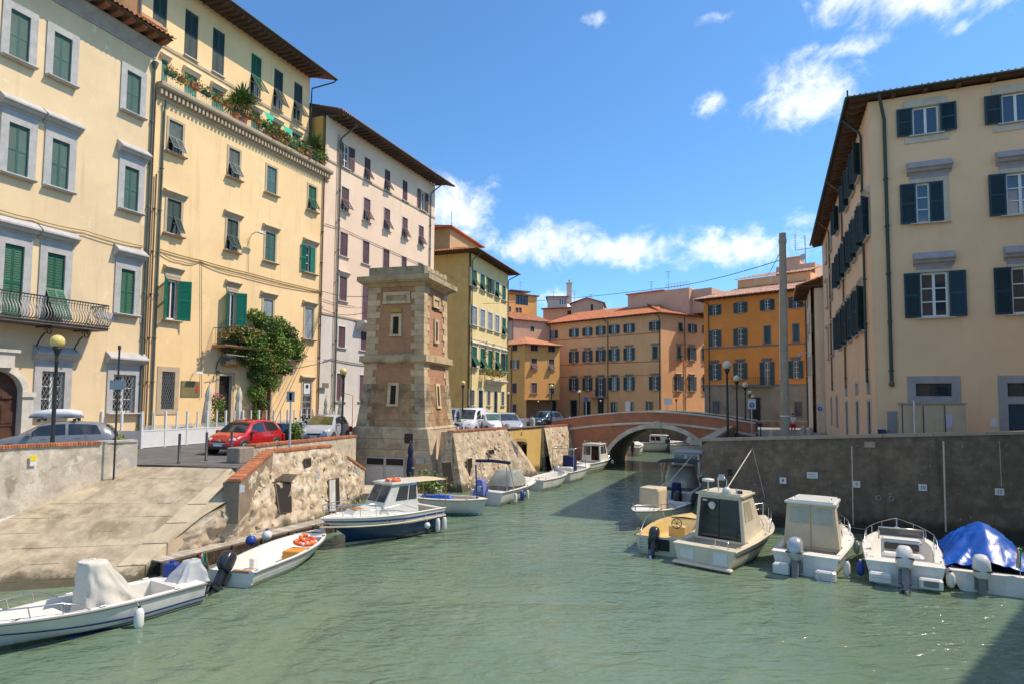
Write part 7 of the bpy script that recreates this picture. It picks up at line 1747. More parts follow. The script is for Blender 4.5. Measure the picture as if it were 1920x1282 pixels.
class Car:
 def __init__(s,name,label,loc,head,paint,st=HATCH,sx=1.,sy=1.,sz=1.,cat='car',wheel_r=.30,wx=(-1.22,1.22),van=False,group=None,glassy=None):
  h=Vector(head).normalized(); s.root=thing(name,label,cat,loc,math.atan2(h.y,h.x),group)
  s.st=[(a*sx,b*sz,c*sz,d*sz,e*sy,f*sy) for a,b,c,d,e,f in st]; st=s.st; gl=glassy or CARGL
  rings=[]
  for x,zb,zl,zt,w,wr in st:
   half=[(0,zb),(w*.9,zb),(w*.985,zb+(zl-zb)*.25),(w,zb+(zl-zb)*.6),(w*.975,zl),(wr+(w*.975-wr)*.12,zl+(zt-zl)*.88),(wr*.9,zt),(0,zt+.02)]
   rings.append([(x,-y,z) for y,z in half]+[(x,y,z) for y,z in reversed(half[1:-1])])
  s.body=MB().loft(rings,closed=True,caps=(True,True)).build('body',paint,s.root)
  r=wheel_r
  for wx_ in (wx[0]*sx,wx[1]*sx):
   for sd in (-1,1):
    w=s.sec(wx_)[3]
    M=tr(wx_,sd*(w-.07),r) @ rx(R(-90*sd))
    MB().lathe([(r*1.17,-.02),(r*1.17,.084),(r*.9,.086)],20,M=M).build('wheel_arch',TRIMB,s.root)
    wl=MB().lathe([(r*.62,-.1),(r*.92,-.1),(r,-.06),(r,.07),(r*.92,.10),(r*.66,.105),(r*.62,.09)],20,M=M).build('wheel',TYRE,s.root)
    b=MB().lathe([(r*.63,.06),(r*.63,.095),(r*.58,.1),(r*.2,.08)],16,M=M)
    for k in range(5): b.box(-.025,.025,.04,r*.6,.085,.1,M=M @ rz(k*1.2566))
    b.build('rim',RIM,wl)
 def sec(s,x):
  st=s.st
  for a,b in zip(st,st[1:]):
   if a[0] <= x <= b[0]: k=(x-a[0])/(b[0]-a[0]); return [a[i]+(b[i]-a[i])*k for i in range(1,6)][0:3]+[a[4]+(b[4]-a[4])*k,a[5]+(b[5]-a[5])*k]
  return list(st[-1][1:4])+list(st[-1][4:6])
 def side(s,x,f,sd,off=.012):
  zb,zl,zt,w,wr=s.sec(x); y=w*.975+((wr+(w*.975-wr)*.12)-w*.975)*(f/.88); return (x,sd*(y+off),zl+(zt-zl)*f)
 def sidewin(s,x0a,x0b,x1a,x1b,f0=.08,f1=.84,m=None,name='side_window'):
  """bottom runs x0a..x1a, top runs x0b..x1b"""
  for sd in (-1,1):
   MB().grid(lambda u,v: s.side((x0a+(x1a-x0a)*u)*(1-v)+(x0b+(x1b-x0b)*u)*v,f0+(f1-f0)*v,sd),6,2).build(name,m or CARGL,s.body)
 def topglass(s,xa,xb,name,m=None,k0=.94,k1=.90,off=.014):
  def fn(u,v):
   x=xa+(xb-xa)*v; zb,zl,zt,w,wr=s.sec(x); k=k0+(k1-k0)*v; y=(2*u-1)*wr*k
   return (x+(off if xa >xb else-off),y,zt+.02*(1-abs(2*u-1))+off)
  MB().grid(fn,6,5).build(name,m or CARGL,s.body)
 def bits(s,paint,front=1.94,hl=(1.72,.62,.62),tl=(-1.84,.66,.78),mirror=(.72,.98)):
  for sd in (-1,1):
   x,z,w=hl
   M=tr(x,sd*w*.93,z) @ rz(R(28*sd)) @ ry(R(-28))
   MB().cbox(-.16,.13,-.15,.15,-.06,.07,.045,M=M).build('headlight',HEADL,s.body)
   x,z,w=tl; MB().cbox(-.05,.04,-.09,.09,-.16,.16,.03,M=tr(x,sd*w,z)).build('tail_light',TAIL,s.body)
   x,z=mirror; y=s.sec(x)[3]; MB().cbox(-.07,.07,-.1,.1,-.07,.07,.03,M=tr(x,sd*(y+.1),z)).build('mirror',paint,s.body)
   for xx in (-.75,.3): p=s.side(xx,0,sd,.0); MB().box(-.09,.09,-.012,.012,-.018,.018,M=tr(xx,p[1]+sd*.004,p[2]-.1)).build('door_handle',paint,s.body)
   for xx in (-.33,.66,-1.0):
    p=s.side(xx,0,sd,0); MB().box(-.008,.008,-.004,.006,-.5,-.02,M=tr(xx,p[1]+sd*.001,p[2])).build('door_gap',TRIMB,s.body)
 def nose(s,chev=False,grille=True,x=1.9):
  if grille: MB().cbox(x-.02,x+.045,-.36,.36,.50,.58,.02).build('grille',TRIMB,s.body)
  MB().cbox(x-.02,x+.06,-.46,.46,.26,.37,.02).build('air_intake',TRIMB,s.body); MB().box(x+.055,x+.075,-.26,.26,.37,.475).build('number_plate',PLATE,s.body)
  MB().box(x+.0755,x+.0765,-.26,-.21,.372,.473).box(x+.0755,x+.0765,.21,.26,.372,.473).build('plate_band',FBLUE,s.body)
red=mat('red_car_paint',(.42,.007,.010),.25,.05,2,coat=.8,spec=.5); greyp=mat('grey_car_paint',(.20,.205,.21),.3,.04,2,metal=.15,coat=.8); silv=mat('silver_blue_paint',(.42,.44,.48),.3,.04,2,metal=.15,coat=.8); whitep=mat('white_car_paint',(.68,.68,.68),.3,.03,2,coat=.8); dbl=mat('dark_blue_paint',(.025,.05,.08),.25,.05,2,coat=.8)
rc=Car('parked_car','red hatchback parked nose first above the stone ramp',(-11.45,26.6,GZ),(-.24,-.97),red,sx=.88,sy=.94,sz=.93)
rc.sidewin(-.28,-.26,.77,.40); rc.sidewin(-1.25,-1.1,-.37,-.35); rc.topglass(.90,.39,'windscreen'); rc.topglass(-1.63,-1.32,'rear_window'); rc.bits(red,hl=(1.47,.61,.56),tl=(-1.6,.6,.72),mirror=(.64,.91)); rc.nose(x=1.66)
b=MB()
for z in (.665,.62):
 for sd in (-1,1): b.add([(1.71,0,z+.0),(1.69,sd*.11,z-.065),(1.69,sd*.11,z-.095),(1.71,0,z-.03),(1.66,0,z+.0),(1.64,sd*.11,z-.065),(1.64,sd*.11,z-.095),(1.66,0,z-.03)],[(0,1,2,3),(4,7,6,5),(0,4,5,1),(2,6,7,3)])
b.build('chevron_emblem',CHR,rc.body); MB().cbox(1.58,1.72,-.4,.4,.49,.515,.008).build('grille_bar',CHR,rc.body)
gc=Car('parked_car','grey estate hatchback with a roof box behind the left parapet',(-17.6,23.9,GZ-.05),(-.88,-.475),greyp,sx=1.06,sy=1.03,sz=.95)
gc.sidewin(-.36,-.33,.92,.48); gc.sidewin(-1.5,-1.32,-.46,-.43); gc.topglass(1.08,.47,'windscreen',mat('yellow_reflection_tint_glass',(.10,.095,.03),.05,.3,2,spec=.9)); gc.topglass(-1.97,-1.6,'rear_window'); gc.bits(greyp,hl=(1.78,.64,.62),tl=(-1.95,.66,.76)); gc.nose(x=2.0)  # yellow reflection is put into the windscreen's glass colour
o=thing('roof_box','white and grey roof box strapped on the grey hatchback','roof box',(gc.root.location.x,gc.root.location.y,GZ+1.40),gc.root.rotation_euler.z)
rings=[]
for x,w,h in ((-.78,.2,.10),(-.72,.34,.2),(-.4,.40,.27),(.25,.40,.28),(.68,.32,.2),(.86,.16,.08)): rings.append([(x,-w,.16),(x,w,.16),(x,w*.96,.16+h*.7),(x,w*.7,.16+h),(x,-w*.7,.16+h),(x,-w*.96,.16+h*.7)])
MB().loft(rings,closed=True,caps=(True,True)).build('lid',mat('roof_box_white',(.60,.60,.62),.4,.04,2),o)
rings=[[(x,-w,.1),(x,w,.1),(x,w,.165),(x,-w,.165)] for x,w in ((-.8,.22),(-.72,.36),(.4,.42),(.88,.18))]; MB().loft(rings,closed=True,smooth=False,caps=(True,True)).build('tray',mat('roof_box_grey',(.18,.18,.19),.6),o)
for x in (-.6,.5): MB().box(x-.03,x+.03,-.62,.62,.03,.08).box(x-.05,x+.05,-.66,-.6,-.03,.08).box(x-.05,x+.05,.6,.66,-.03,.08).build('roof_bar',TRIMB,o)
tc_=Car('parked_car','silver blue small car facing the canal beside the tower',(-10.0,33.2,GZ),(-.05,-1),silv,sx=.92); tc_.sidewin(-.3,-.28,.8,.42); tc_.sidewin(-1.3,-1.15,-.4,-.38); tc_.topglass(1.0*.92,.44*.92,'windscreen',MATS['yellow_reflection_tint_glass']); tc_.bits(silv,hl=(1.56,.66,.6)); tc_.nose(x=1.75)
VANS=[(-1.95,.4,1.0,1.7,.76,.70),(-1.9,.28,1.05,1.78,.83,.74),(-1.0,.25,1.05,1.82,.85,.76),(.2,.25,1.02,1.80,.85,.74),(.6,.25,1.02,1.70,.84,.70),(1.0,.25,1.0,1.35,.83,.70),(1.3,.25,.98,1.04,.82,.74),(1.7,.27,.86,.92,.78,.64),(1.9,.32,.66,.70,.66,.5),(1.96,.38,.54,.57,.5,.42)]
vn=Car('parked_van','small white van facing the camera beyond the tower',(-2.9,43.2,GZ),(-.25,-.97),whitep,VANS,cat='van'); vn.sidewin(.1,.12,1.05,.75); vn.topglass(1.27,.62,'windscreen'); vn.bits(whitep,hl=(1.72,.72,.62)); vn.nose(x=1.92)
wc=Car('parked_car','small white car between the white van and the silver estate',(-1.5,43.6,GZ),(.45,-.89),whitep,sx=.95); wc.sidewin(-.3,-.28,.8,.42); wc.sidewin(-1.3,-1.15,-.4,-.38); wc.topglass(.97,.42,'windscreen',mat('green_reflection_tint_glass',(.05,.10,.06),.05,.3,2,spec=.9)); wc.bits(whitep,hl=(1.6,.66,.6)); wc.nose(x=1.8)  # green reflection tinted into this windscreen's own colour
sv=Car('parked_car','silver estate car parked nearest to the ochre boathouse',(-.35,43.9,GZ),(.25,-.97),silv,sx=1.02); sv.sidewin(-.3,-.28,.85,.45); sv.sidewin(-1.4,-1.2,-.4,-.38); sv.topglass(1.05,.45,'windscreen'); sv.bits(silv,hl=(1.72,.66,.6)); sv.nose(x=1.94)
db=Car('parked_car','dark blue car parked in front of the small orange house',(2.9,53.5,GZ),(-.6,-.8),dbl); db.sidewin(-.3,-.28,.85,.45); db.sidewin(-1.4,-1.2,-.4,-.38); db.topglass(1.03,.44,'windscreen'); db.bits(dbl); db.nose()
dv=Car('parked_van','dark van at the corner of the tower and the parked white van',(-4.3,41.6,GZ),(-.1,-1),greyp,VANS,cat='van'); dv.sidewin(.1,.12,1.05,.75); dv.topglass(1.27,.62,'windscreen'); dv.bits(greyp,hl=(1.72,.72,.62)); dv.nose(x=1.92)
def scooter(label,loc,head,m,group=None):
 o=thing('scooter',label,'scooter',loc,math.atan2(head[1],head[0]),group)
 for x in (-.6,.6): w=MB().tube([(x+.2*math.cos(k*math.pi/8),0,.24+.2*math.sin(k*math.pi/8)) for k in range(16)],.06,7,closed=True).build('wheel',TYRE,o); MB().lathe([(.13,-.03),(.13,.03)],10,M=tr(x,0,.24) @ rx(R(90))).build('rim',RIM,w)
 MB().loft([[(x,-w,z0),(x,w,z0),(x,w*.8,z1),(x,-w*.8,z1)] for x,w,z0,z1 in ((-.85,.08,.55,.7),(-.55,.17,.38,.78),(-.15,.15,.35,.74),(-.02,.12,.3,.5),(.3,.13,.26,.36))],closed=True,caps=(True,True)).build('body',m,o)
 MB().loft([[(.3,-.2,.3),(.42,0,.3),(.3,.2,.3)],[(.42,-.2,.7),(.54,0,.72),(.42,.2,.7)],[(.38,-.1,1.0),(.46,0,1.02),(.38,.1,1.0)]],smooth=True).build('front_shield',m,o)
 MB().cbox(-.85,-.05,-.14,.14,.76,.85,.04).build('seat',BLK,o); MB().tube([(.36,-.32,1.06),(.42,0,1.02),(.36,.32,1.06)],.02,5).tube([(.58,0,.28),(.42,0,1.02)],.03,5).build('handlebar',TRIMB,o)
 MB().lathe([(.03,0),(.08,.03),(.08,.06)],10,M=tr(.5,0,.9) @ ry(R(80))).build('headlight',HEADL,o)
 for sd in (-1,1): MB().tube([(.38,sd*.28,1.06),(.34,sd*.34,1.22)],.01,4).cbox(.32,.35,sd*.36-.06,sd*.36+.06,1.2,1.3,.01).build('mirror',TRIMB,o)
 return o
BSC=mat('blue_scooter_paint',(.04,.12,.32),.25,.1,2,coat=.6)
for lab,px,Y,hx,hy,m in (('blue scooter parked beside the potted bush',588,33.0,-.1,-1,BSC),('black scooter parked between the potted bush and the blue scooter',574,34.2,-.3,-1,OBK),('dark scooter against the pink house',566,37.0,.9,-.3,OBK),('red scooter parked by the bridge end',1046,53,-.5,-.8,red),('black motor scooter in front of the dark blue car',1027,50,.2,-1,OBK),('dark scooter by the left bridge parapet',1061,56,.6,-.8,dbl),('pale scooter against the tower side',862,39.6,.5,-.85,whitep)):
 t=(px-960)/FPX; scooter(lab,(t*Y,Y,GZ),(hx,hy),m,'scooters parked on the quay')
 # bicycles on the bridge end and by the sand-coloured house
def bicycle(label,loc,ang,m=OBK):
 o=thing('bicycle',label,'bicycle',loc,ang,'bicycles')
 for x in (-.5,.5):
  w=MB().tube([(x+.33*math.cos(k*math.pi/10),0,.34+.33*math.sin(k*math.pi/10)) for k in range(20)],.018,5,closed=True).build('wheel',TYRE,o)
  b=MB()
  for k in range(6): a=k*math.pi/6; b.tube([(x+.32*math.cos(a),0,.34+.32*math.sin(a)),(x-.32*math.cos(a),0,.34-.32*math.sin(a))],.004,3)
  b.build('spokes',RIM,w)
 MB().tube([(-.5,0,.34),(-.18,0,.8),(.35,0,.82),(-.05,0,.32),(-.5,0,.34)],.018,5).tube([(-.05,0,.32),(-.2,0,.92)],.016,5).tube([(.5,0,.34),(.36,0,.95)],.018,5).build('frame',m,o)
 MB().cbox(-.32,-.08,-.07,.07,.9,.96,.02).build('saddle',BLK,o); MB().tube([(.3,-.28,1.0),(.36,0,.97),(.3,.28,1.0)],.016,5).build('handlebar',TRIMB,o)
 MB().cbox(.4,.72,-.16,.16,.82,1.04,.02).build('basket',mat('dark_blue_basket',(.03,.04,.12),.7),o)
bicycle('bicycle with a blue basket leaning by the pale utility box',(*f11.w(.6,1.2,0).xy,2.7),R(150)); bicycle('bicycle standing at the right end of the bridge',(17.6,43.5,2.4),R(70))
# street lamps
LAMPIRON=mat('lamp_post_iron',(.025,.032,.034),.45,.15,4); GLOBE=mat('amber_globe',(.70,.52,.16),.25,.08,3,spec=.6); GLOBEW=mat('cream_globe',(.66,.60,.46),.25,.06,3,spec=.6)
def lamp(label,px,py,Y,gm=GLOBE,base=GZ,h0=4.0,g=.2,group='globe street lamps'):
 t=(px-960)/FPX; z=onY(px,py,Y).z; x=onY(px,py,Y).x
 s=(z-base)/h0; o=thing('street_lamp',label,'street lamp',(x,Y,base),0,group); o.scale=(s,s,s)
 MB().lathe([(.2,0),(.2,.12),(.15,.2),(.13,.5),(.1,.62),(.065,.7),(.06,1.0),(.055,2.4),(.045,3.3),(.07,3.34),(.05,3.4),(.045,3.55),(.11,3.72),(.15,3.78),(.12,3.82)],10).build('post',LAMPIRON,o)
 MB().lathe([(g*math.sin(math.pi*k/12)+.001,4.0-g*math.cos(math.pi*k/12)) for k in range(13)],16).build('globe',gm,o); MB().lathe([(.1,3.8),(.12,3.84)],10).build('collar',LAMPIRON,o)
 return o
lamp('amber globe street lamp behind the left parapet beside the grey hatchback',108,640,19.3)
lamp('amber globe street lamp in front of the silver blue car by the tower',644,696,31.5); lamp('amber globe street lamp beside the white van',868,718,42.5); lamp('amber globe street lamp at the left end of the bridge',1034,724,49.5)
lamp('cream globe street lamp between the bridge end and the long orange house',1086,734,60,GLOBEW); lamp('cream globe lamp before the doorway of the long orange house',1126,751,78,GLOBEW); lamp('cream globe lamp before the small orange house',1009,752,80,GLOBEW); lamp('cream globe lamp at the far corner of the pale yellow house',953,737,66,GLOBEW); lamp('dark capped lamp at the sunlit side of the long orange house',1268,749,74,LAMPIRON)
lamp('cream globe street lamp nearest to the concrete pole on the right quay',1363,684,33,GLOBEW,2.33); lamp('second cream globe lamp along the right quay',1381,709,38.5,GLOBEW,2.33); lamp('third cream globe lamp along the right quay',1397,721,43,GLOBEW,2.33); lamp('fourth small cream globe lamp along the right quay',1406,735.5,50,GLOBEW,2.33); lamp('furthest cream globe lamp along the right quay',1411,742.5,58,GLOBEW,2.33)
# steel bollards at the head of the ramp
for i,(px,lab) in enumerate(((335,'dark steel bollard at the left head of the ramp'),(386,'dark steel bollard in the middle of the ramp head in front of the red car'),(433,'dark steel bollard at the right head of the ramp'))):
 p=onz(px,(868,863,859)[i],GZ); o=MB().lathe([(.06,0),(.06,.05),(.045,.06),(.045,1.02),(.03,1.05)],10).build('bollard',mat('bollard_steel',(.045,.045,.047),.45,.2,6),None,p); tag(o,lab,'bollard','bollards at the ramp head')
for px,Y,lab,h in ((1447,36,'squat stone bollard left of the concrete pole',1.0),(1505,45,'far stone bollard between the person and the sand house',.9),(1517,40,'stone bollard before the sand-coloured house',1.0),(999,46.0,'pale stone bollard on the left quay before the dark blue car',1.1),(953,39.6,'dark stone bollard beside the silver estate',.9)):
 t=(px-960)/FPX; o=MB().lathe([(.2,0),(.2,h*.8),(.17,h*.93),(.08,h)],12).build('stone_bollard',mat('bollard_stone',(.42,.37,.31),.85,.12,4,streak=.3),None,(t*Y,Y,2.33 if px >1200 else GZ)); tag(o,lab,'bollard','stone bollards')
 # sign posts
def sign(label,px,pyt,Y,base,boards,r=.035,pm=None,cat='sign post'):
 p=onY(px,pyt,Y); o=thing('sign_post',label,cat,(p.x,Y,base)); H=p.z-base
 MB().tube([(0,0,0),(0,0,H)],r,7).build('post',pm or MATS['pale_grey_metal'],o)
 for (dx,dz,w,h,m,nm) in boards: MB().box(dx-w/2,dx+w/2,-.06,-.04,H+dz-h,H+dz).build(nm,m,o)
 return o,H
SBACK=mat('sign_back_grey',(.33,.34,.36),.5,.1,3,metal=.3); SBLUE=mat('sign_blue',(.02,.12,.42),.5); SWHT=mat('sign_white',(.66,.66,.66),.5)
o,H=sign('thin dark pole with a small blank board beside the left parapet end',224,655,20.05,2.1,[(.02,-1.0,.5,.3,SBACK,'board')],.03,LAMPIRON); MB().lathe([(.05,0),(.05,.12),(.02,.14)],8).build('cap',LAMPIRON,o,(0,0,H))
sign('grey pole with the back of a square road sign beside the red hatchback',546,733,24.6,GZ,[(0,-.0,.32,.42,SBACK,'board'),(0,-.06,.1,.3,SWHT,'bracket')],.04)
def disc_sign(label,px,pyt,Y,base,w=.5,h=.65):
 o,H=sign(label,px,pyt,Y,base,[(0,0,w,h,SWHT,'board')]); MB().lathe([(w*.32,0),(w*.32,.012)],16,M=tr(0,-.06,H-h*.6) @ rx(R(90))).build('blue_disc',SBLUE,o)
 MB().add([(-.03,-.075,H-h*.78),(.03,-.075,H-h*.78),(.03,-.075,H-h*.6),(.09,-.075,H-h*.6),(0,-.075,H-h*.45),(-.09,-.075,H-h*.6),(-.03,-.075,H-h*.6)],[tuple(range(7))]).build('arrow',SWHT,o); return o
disc_sign('white sign with a blue disc on a pole at the right bridge end',1409,747,39,2.33); disc_sign('white sign with a blue disc at the foot of the sand-coloured house',1536.5,756,46,2.33)
sign('small blue parking sign on a pole by the bridge',1099,744,64,GZ,[(0,0,.45,.45,SBLUE,'board')]); sign('white notice board on a pole beyond the bridge',1177,752,62,GZ,[(0,0,.5,1.0,SWHT,'board')]); sign('white traffic sign by the sunlit side of the long orange house',1252,746,70,GZ,[(0,0,.9,.7,SWHT,'board')])
# concrete pole
pb=onY(1472,822,28.3); pt=onY(1467,438,28.3)
o=thing('concrete_pole','tall tapering concrete pole on the right quay','utility pole',(pb.x,pb.y,2.33)); CONC=mat('pole_concrete',(.36,.28,.20),.9,.12,3,streak=.3,bump=.2)
Hc=pt.z-2.33; MB().tube([(0,0,0),(pt.x-pb.x,0,Hc)],[.21,.15],10).build('shaft',CONC,o); MB().lathe([(.16,0),(.18,.05),(.18,.2),(.16,.25)],10).build('cap_band',CONC,o,(pt.x-pb.x,0,Hc-.5)); MB().tube([(-.2,-.05,3.6),(-.2,-.16,Hc*.8)],.015,4).lathe([(.215,1.9),(.215,1.95)],10).build('cable',SWHT,o)
o=MB().tube([(0,0,0),(0,0,2.6)],.03,6).build('white_post',SWHT,None,(*f11.w(1.0,2.6,0).xy,2.4)); tag(o,'thin white post beside the pale utility box','post')
# utility box
a_,c_=f11.at(1690,790,2.2)[0],f11.at(1811,790,2.2)[0]
ub=thing('utility_box','pale beige utility cabinet with scribbles and a small notice on the right quay','utility box',f11.w((a_+c_)/2,1.9,0),f11.ang)
uw=c_-a_; uh=f11.off(2.2).at(1750,757)[1]; UBM=mat('cabinet_beige',(.55,.41,.27),.7,.08,2,c2=(.38,.3,.2),c2t=(.6,.8),c2s=2,streak=.35)
MB().box(-uw/2,uw/2,-.3,.3,0,uh).build('cabinet',UBM,ub); MB().box(-uw/2-.05,uw/2+.06,-.36,.36,uh,uh+.06).build('lid',CAPST,ub)
for k in range(3): MB().box(-uw/2+.06+k*uw/3,-uw/2+uw/3+k*uw/3-.03,-.325,-.3,.08,uh-.08).build('door_panel',UBM,ub); MB().box(-uw/2+.03+k*uw/3,-uw/2+.055+k*uw/3,-.328,-.3,.05,uh-.05).build('seam',TRIMB,ub)
MB().box(uw*.2,uw*.29,-.335,-.324,uh*.62,uh*.84).build('notice',mat('lilac_notice',(.5,.46,.6),.6),ub)
b=MB(); rr=random.Random(4)
for k in range(9):
 x,z=-uw*.36+rr.uniform(-.15,.3),uh*rr.uniform(.1,.45); P=[(x,-.33,z)]
 for j in range(5): P.append((P[-1][0]+rr.uniform(-.06,.09),-.33,P[-1][2]+rr.uniform(-.1,.1)))
 b.tube(P,.006,3)
b.build('scribble',BLK,ub)
o,*_=wallbox(B11,f11,1857,784,1870,800,.02,'wall_notice',SWHT)
wallbox(B11,f11,1663,770,1683,812,.06,'meter_cabinet',mat('grey_cabinet',(.3,.29,.28),.7))
# white terrace fence of the restaurant
fa,fb2=onz(264,840.5,GZ),onz(384,830.8,GZ); fd=(fb2-fa); fL=15.5; fd=fd.normalized(); fe_=fa+fd*fL
WF=mat('white_fence',(.68,.67,.66),.45,.04,3,streak=.1)
fn=thing('terrace_fence','white panelled fence with tall posts round the restaurant terrace','fence',(fa.x,fa.y,GZ),math.atan2(fd.y,fd.x)); npn=12
for i in range(npn+1):
 x=fL*i/npn; MB().cbox(x-.05,x+.05,-.05,.05,0,1.68,.01).build('post',WF,fn)
 if i <npn:
  w=fL/npn; MB().box(x+.06,x+w-.06,-.02,.02,.05,.80).box(x+.05,x+w-.05,-.035,.035,.78,.84).box(x+.05,x+w-.05,-.03,.03,.03,.08).build('panel',WF,fn); MB().cbox(x+w*.5-.035,x+w*.5+.035,-.035,.035,.84,1.66,.008).build('mid_post',WF,fn)
  MB().box(x+.06,x+w-.06,-.004,.004,.86,1.05).build('glass_pane',mat('fence_glass',(.45,.5,.48),.05,.1,3,alpha=.35),fn)
for i in range(1,4):
 y=i*1.2; MB().cbox(-.05,.05,y-.05,y+.05,0,1.68,.01).build('post',WF,fn); MB().box(-.02,.02,y-1.15,y-.05,.05,.8).build('panel',WF,fn)
 # restaurant terrace tables and chairs just visible over the fence
def table(label,x,y):
 o=thing('cafe_table',label,'table',(x,y,GZ),.4,'cafe tables'); MB().box(-.4,.4,-.4,.4,.70,.74).build('top',WF,o); MB().tube([(0,0,0),(0,0,.7)],.04,6).build('pedestal',LAMPIRON,o); MB().lathe([(.28,0),(.26,.03)],12).build('foot',LAMPIRON,o)
def chair(label,x,y,a):
 o=thing('cafe_chair',label,'chair',(x,y,GZ),a,'cafe chairs'); MB().box(-.2,.2,-.2,.2,.43,.46).build('seat',WF,o)
 for sx in (-1,1):
  for sy in (-1,1): MB().tube([(sx*.18,sy*.18,0),(sx*.17,sy*.17,.44 if sy <0 else .86)],.015,5).build('leg',WF,o)
 MB().box(-.2,.2,.16,.185,.6,.88).build('backrest',WF,o)
nf=V3((-fd.y,fd.x,0))
for i,t in enumerate((2.2,5.0,7.8,10.6)):
 q=fa+fd*t+nf*1.3; table(('white cafe table nearest to the left end of the terrace fence','second white cafe table behind the terrace fence','third white cafe table behind the terrace fence','cafe table behind the red hatchback')[i],q.x,q.y)
 for j,sgn in enumerate((-1,1)):
  c=q+fd*.75*sgn; chair(('white cafe chair %s of the %s terrace table'%(('to the left','to the right')[j],('first','second','third','fourth')[i])),c.x,c.y,math.atan2(fd.y,fd.x)+R(-90 if sgn >0 else 90))
  # closed parasols
def parasol(label,px,pyt,Y,base,m,h=None,w=.2,tilt=0.,name='closed_parasol'):
 p=onY(px,pyt,Y); H=p.z-base; o=thing(name,label,'parasol',(p.x,Y,base)); o.rotation_euler=(0,tilt,0)
 MB().tube([(0,0,0),(0,0,H-.05)],.025,6).build('pole',WOODB,o); MB().cbox(-.25,.25,-.25,.25,0,.1,.03).build('base',TRIMB,o)
 rings=[]; n=24
 for f,r in ((0,.75),(.08,1.0),(.35,.95),(.55,.8),(.62,.62),(.70,.85),(.85,.6),(1,.1)):
  rings.append([((w*r+.035*r*math.cos(8*a+2*f))*math.cos(a),(w*r+.035*r*math.cos(8*a+2*f))*math.sin(a),H*.28+(H*.72)*f) for a in [2*math.pi*k/n for k in range(n)]])
 MB().loft(rings,closed=True,caps=(True,True)).build('canopy',m,o); MB().lathe([(.02,0),(.035,.04),(.01,.09)],8).build('finial',WOODB,o,(0,0,H-.02))
CRCL=mat('cream_parasol_cloth',(.60,.55,.45),.85,.06,3)
parasol('folded cream parasol left of the restaurant door',386,718,32.2,GZ,CRCL,tilt=R(4)); parasol('folded cream parasol right of the restaurant door',446,724,34.2,GZ,CRCL,tilt=R(2))
parasol('folded thin parasol at the corner of the pink house',612,742,40.5,GZ,CRCL,w=.16); parasol('folded cream parasol against the pink house behind the lamp',639,742,40.5,GZ,CRCL,w=.2); parasol('folded navy parasol in front of the tower',770,828,31.6,.28,CANVN,w=.17)
o=MB().tube([(0,0,0),(0,0,2.6),(-.8,.1,2.8)],.03,5).build('awning_frame',mat('orange_frame',(.5,.17,.05),.6),None,(*onY(661,770,41).xy,GZ)); tag(o,'thin rusty orange frame against the wall of the pink house','frame')
# dumpster / drinks cooler and potted bush beside the red car
cp=onY(519,815,29.5); o=thing('drinks_cooler','dark blue drinks cabinet with bright stickers behind the red hatchback','cooler',(cp.x,cp.y,GZ),-.2); MB().cbox(-.45,.45,-.3,.3,0,1.15,.02).build('cabinet',mat('cooler_blue',(.02,.045,.11),.3,.2,5),o)
rr=random.Random(9)
for k in range(9): x,z=rr.uniform(-.38,.3),rr.uniform(.15,.95); MB().box(x,x+rr.uniform(.06,.16),-.312,-.301,z,z+rr.uniform(.06,.14)).build('sticker',rr.choice((FBLUE,SWHT,TAIL,SBLUE)),o)
MB().cbox(-.62,-.47,-.3,.3,0,1.2,.02).build('side_panel',SBACK,o)
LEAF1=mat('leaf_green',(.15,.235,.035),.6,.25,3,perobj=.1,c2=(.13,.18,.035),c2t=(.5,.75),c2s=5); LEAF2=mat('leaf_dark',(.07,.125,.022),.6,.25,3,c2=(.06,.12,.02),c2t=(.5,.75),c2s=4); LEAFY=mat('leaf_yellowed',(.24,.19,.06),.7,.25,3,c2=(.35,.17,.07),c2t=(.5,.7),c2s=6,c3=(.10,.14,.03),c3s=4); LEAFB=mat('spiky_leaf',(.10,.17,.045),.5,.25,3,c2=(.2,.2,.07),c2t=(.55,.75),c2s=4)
FLOW=mat('red_flower',(.6,.05,.04),.6,.2,6); FLOWP=mat('pink_flower',(.62,.10,.25),.6,.2,6); TERRA=mat('terracotta_pot',(.42,.16,.07),.85,.15,4)
def leaves(b,rr,n,fn,s0=.05,s1=.1):
 """n leaf-sized blades at points given by fn"""
 for _ in range(n):
  p=V3(fn(rr)); s=rr.uniform(s0,s1); d=V3((rr.gauss(0,1),rr.gauss(0,1),rr.gauss(0,.8)-.2)).normalized(); u=d.cross(V3((rr.gauss(0,1),rr.gauss(0,1),rr.gauss(0,1)))).normalized()
  b.add([p,p+d*s*.5+u*s*.32,p+d*s*1.1,p+d*s*.5-u*s*.32],[(0,1,2,3)])
def ball(c,r,sq=1.):
 def f(rr):
  while True:
   x,y,z=rr.uniform(-1,1),rr.uniform(-1,1),rr.uniform(-1,1); q=x*x+y*y+z*z
   if .25 <q <1: return (c[0]+x*r,c[1]+y*r,c[2]+z*r*sq)
 return f
o=thing('potted_bush','round green bush in a terracotta pot beside the drinks cabinet','plant',(*onY(553,815,29.5).xy,GZ)); MB().lathe([(.16,0),(.24,.34),(.26,.36),(.22,.36)],12).build('pot',TERRA,o); b=MB(); rr=random.Random(3); leaves(b,rr,420,ball((0,0,.78),.36,1.25),.08,.15); stuff(b.build('foliage',LEAF1,o)); MB().tube([(0,0,.3),(.02,0,.9)],.025,5).build('stem',WOODB,o)
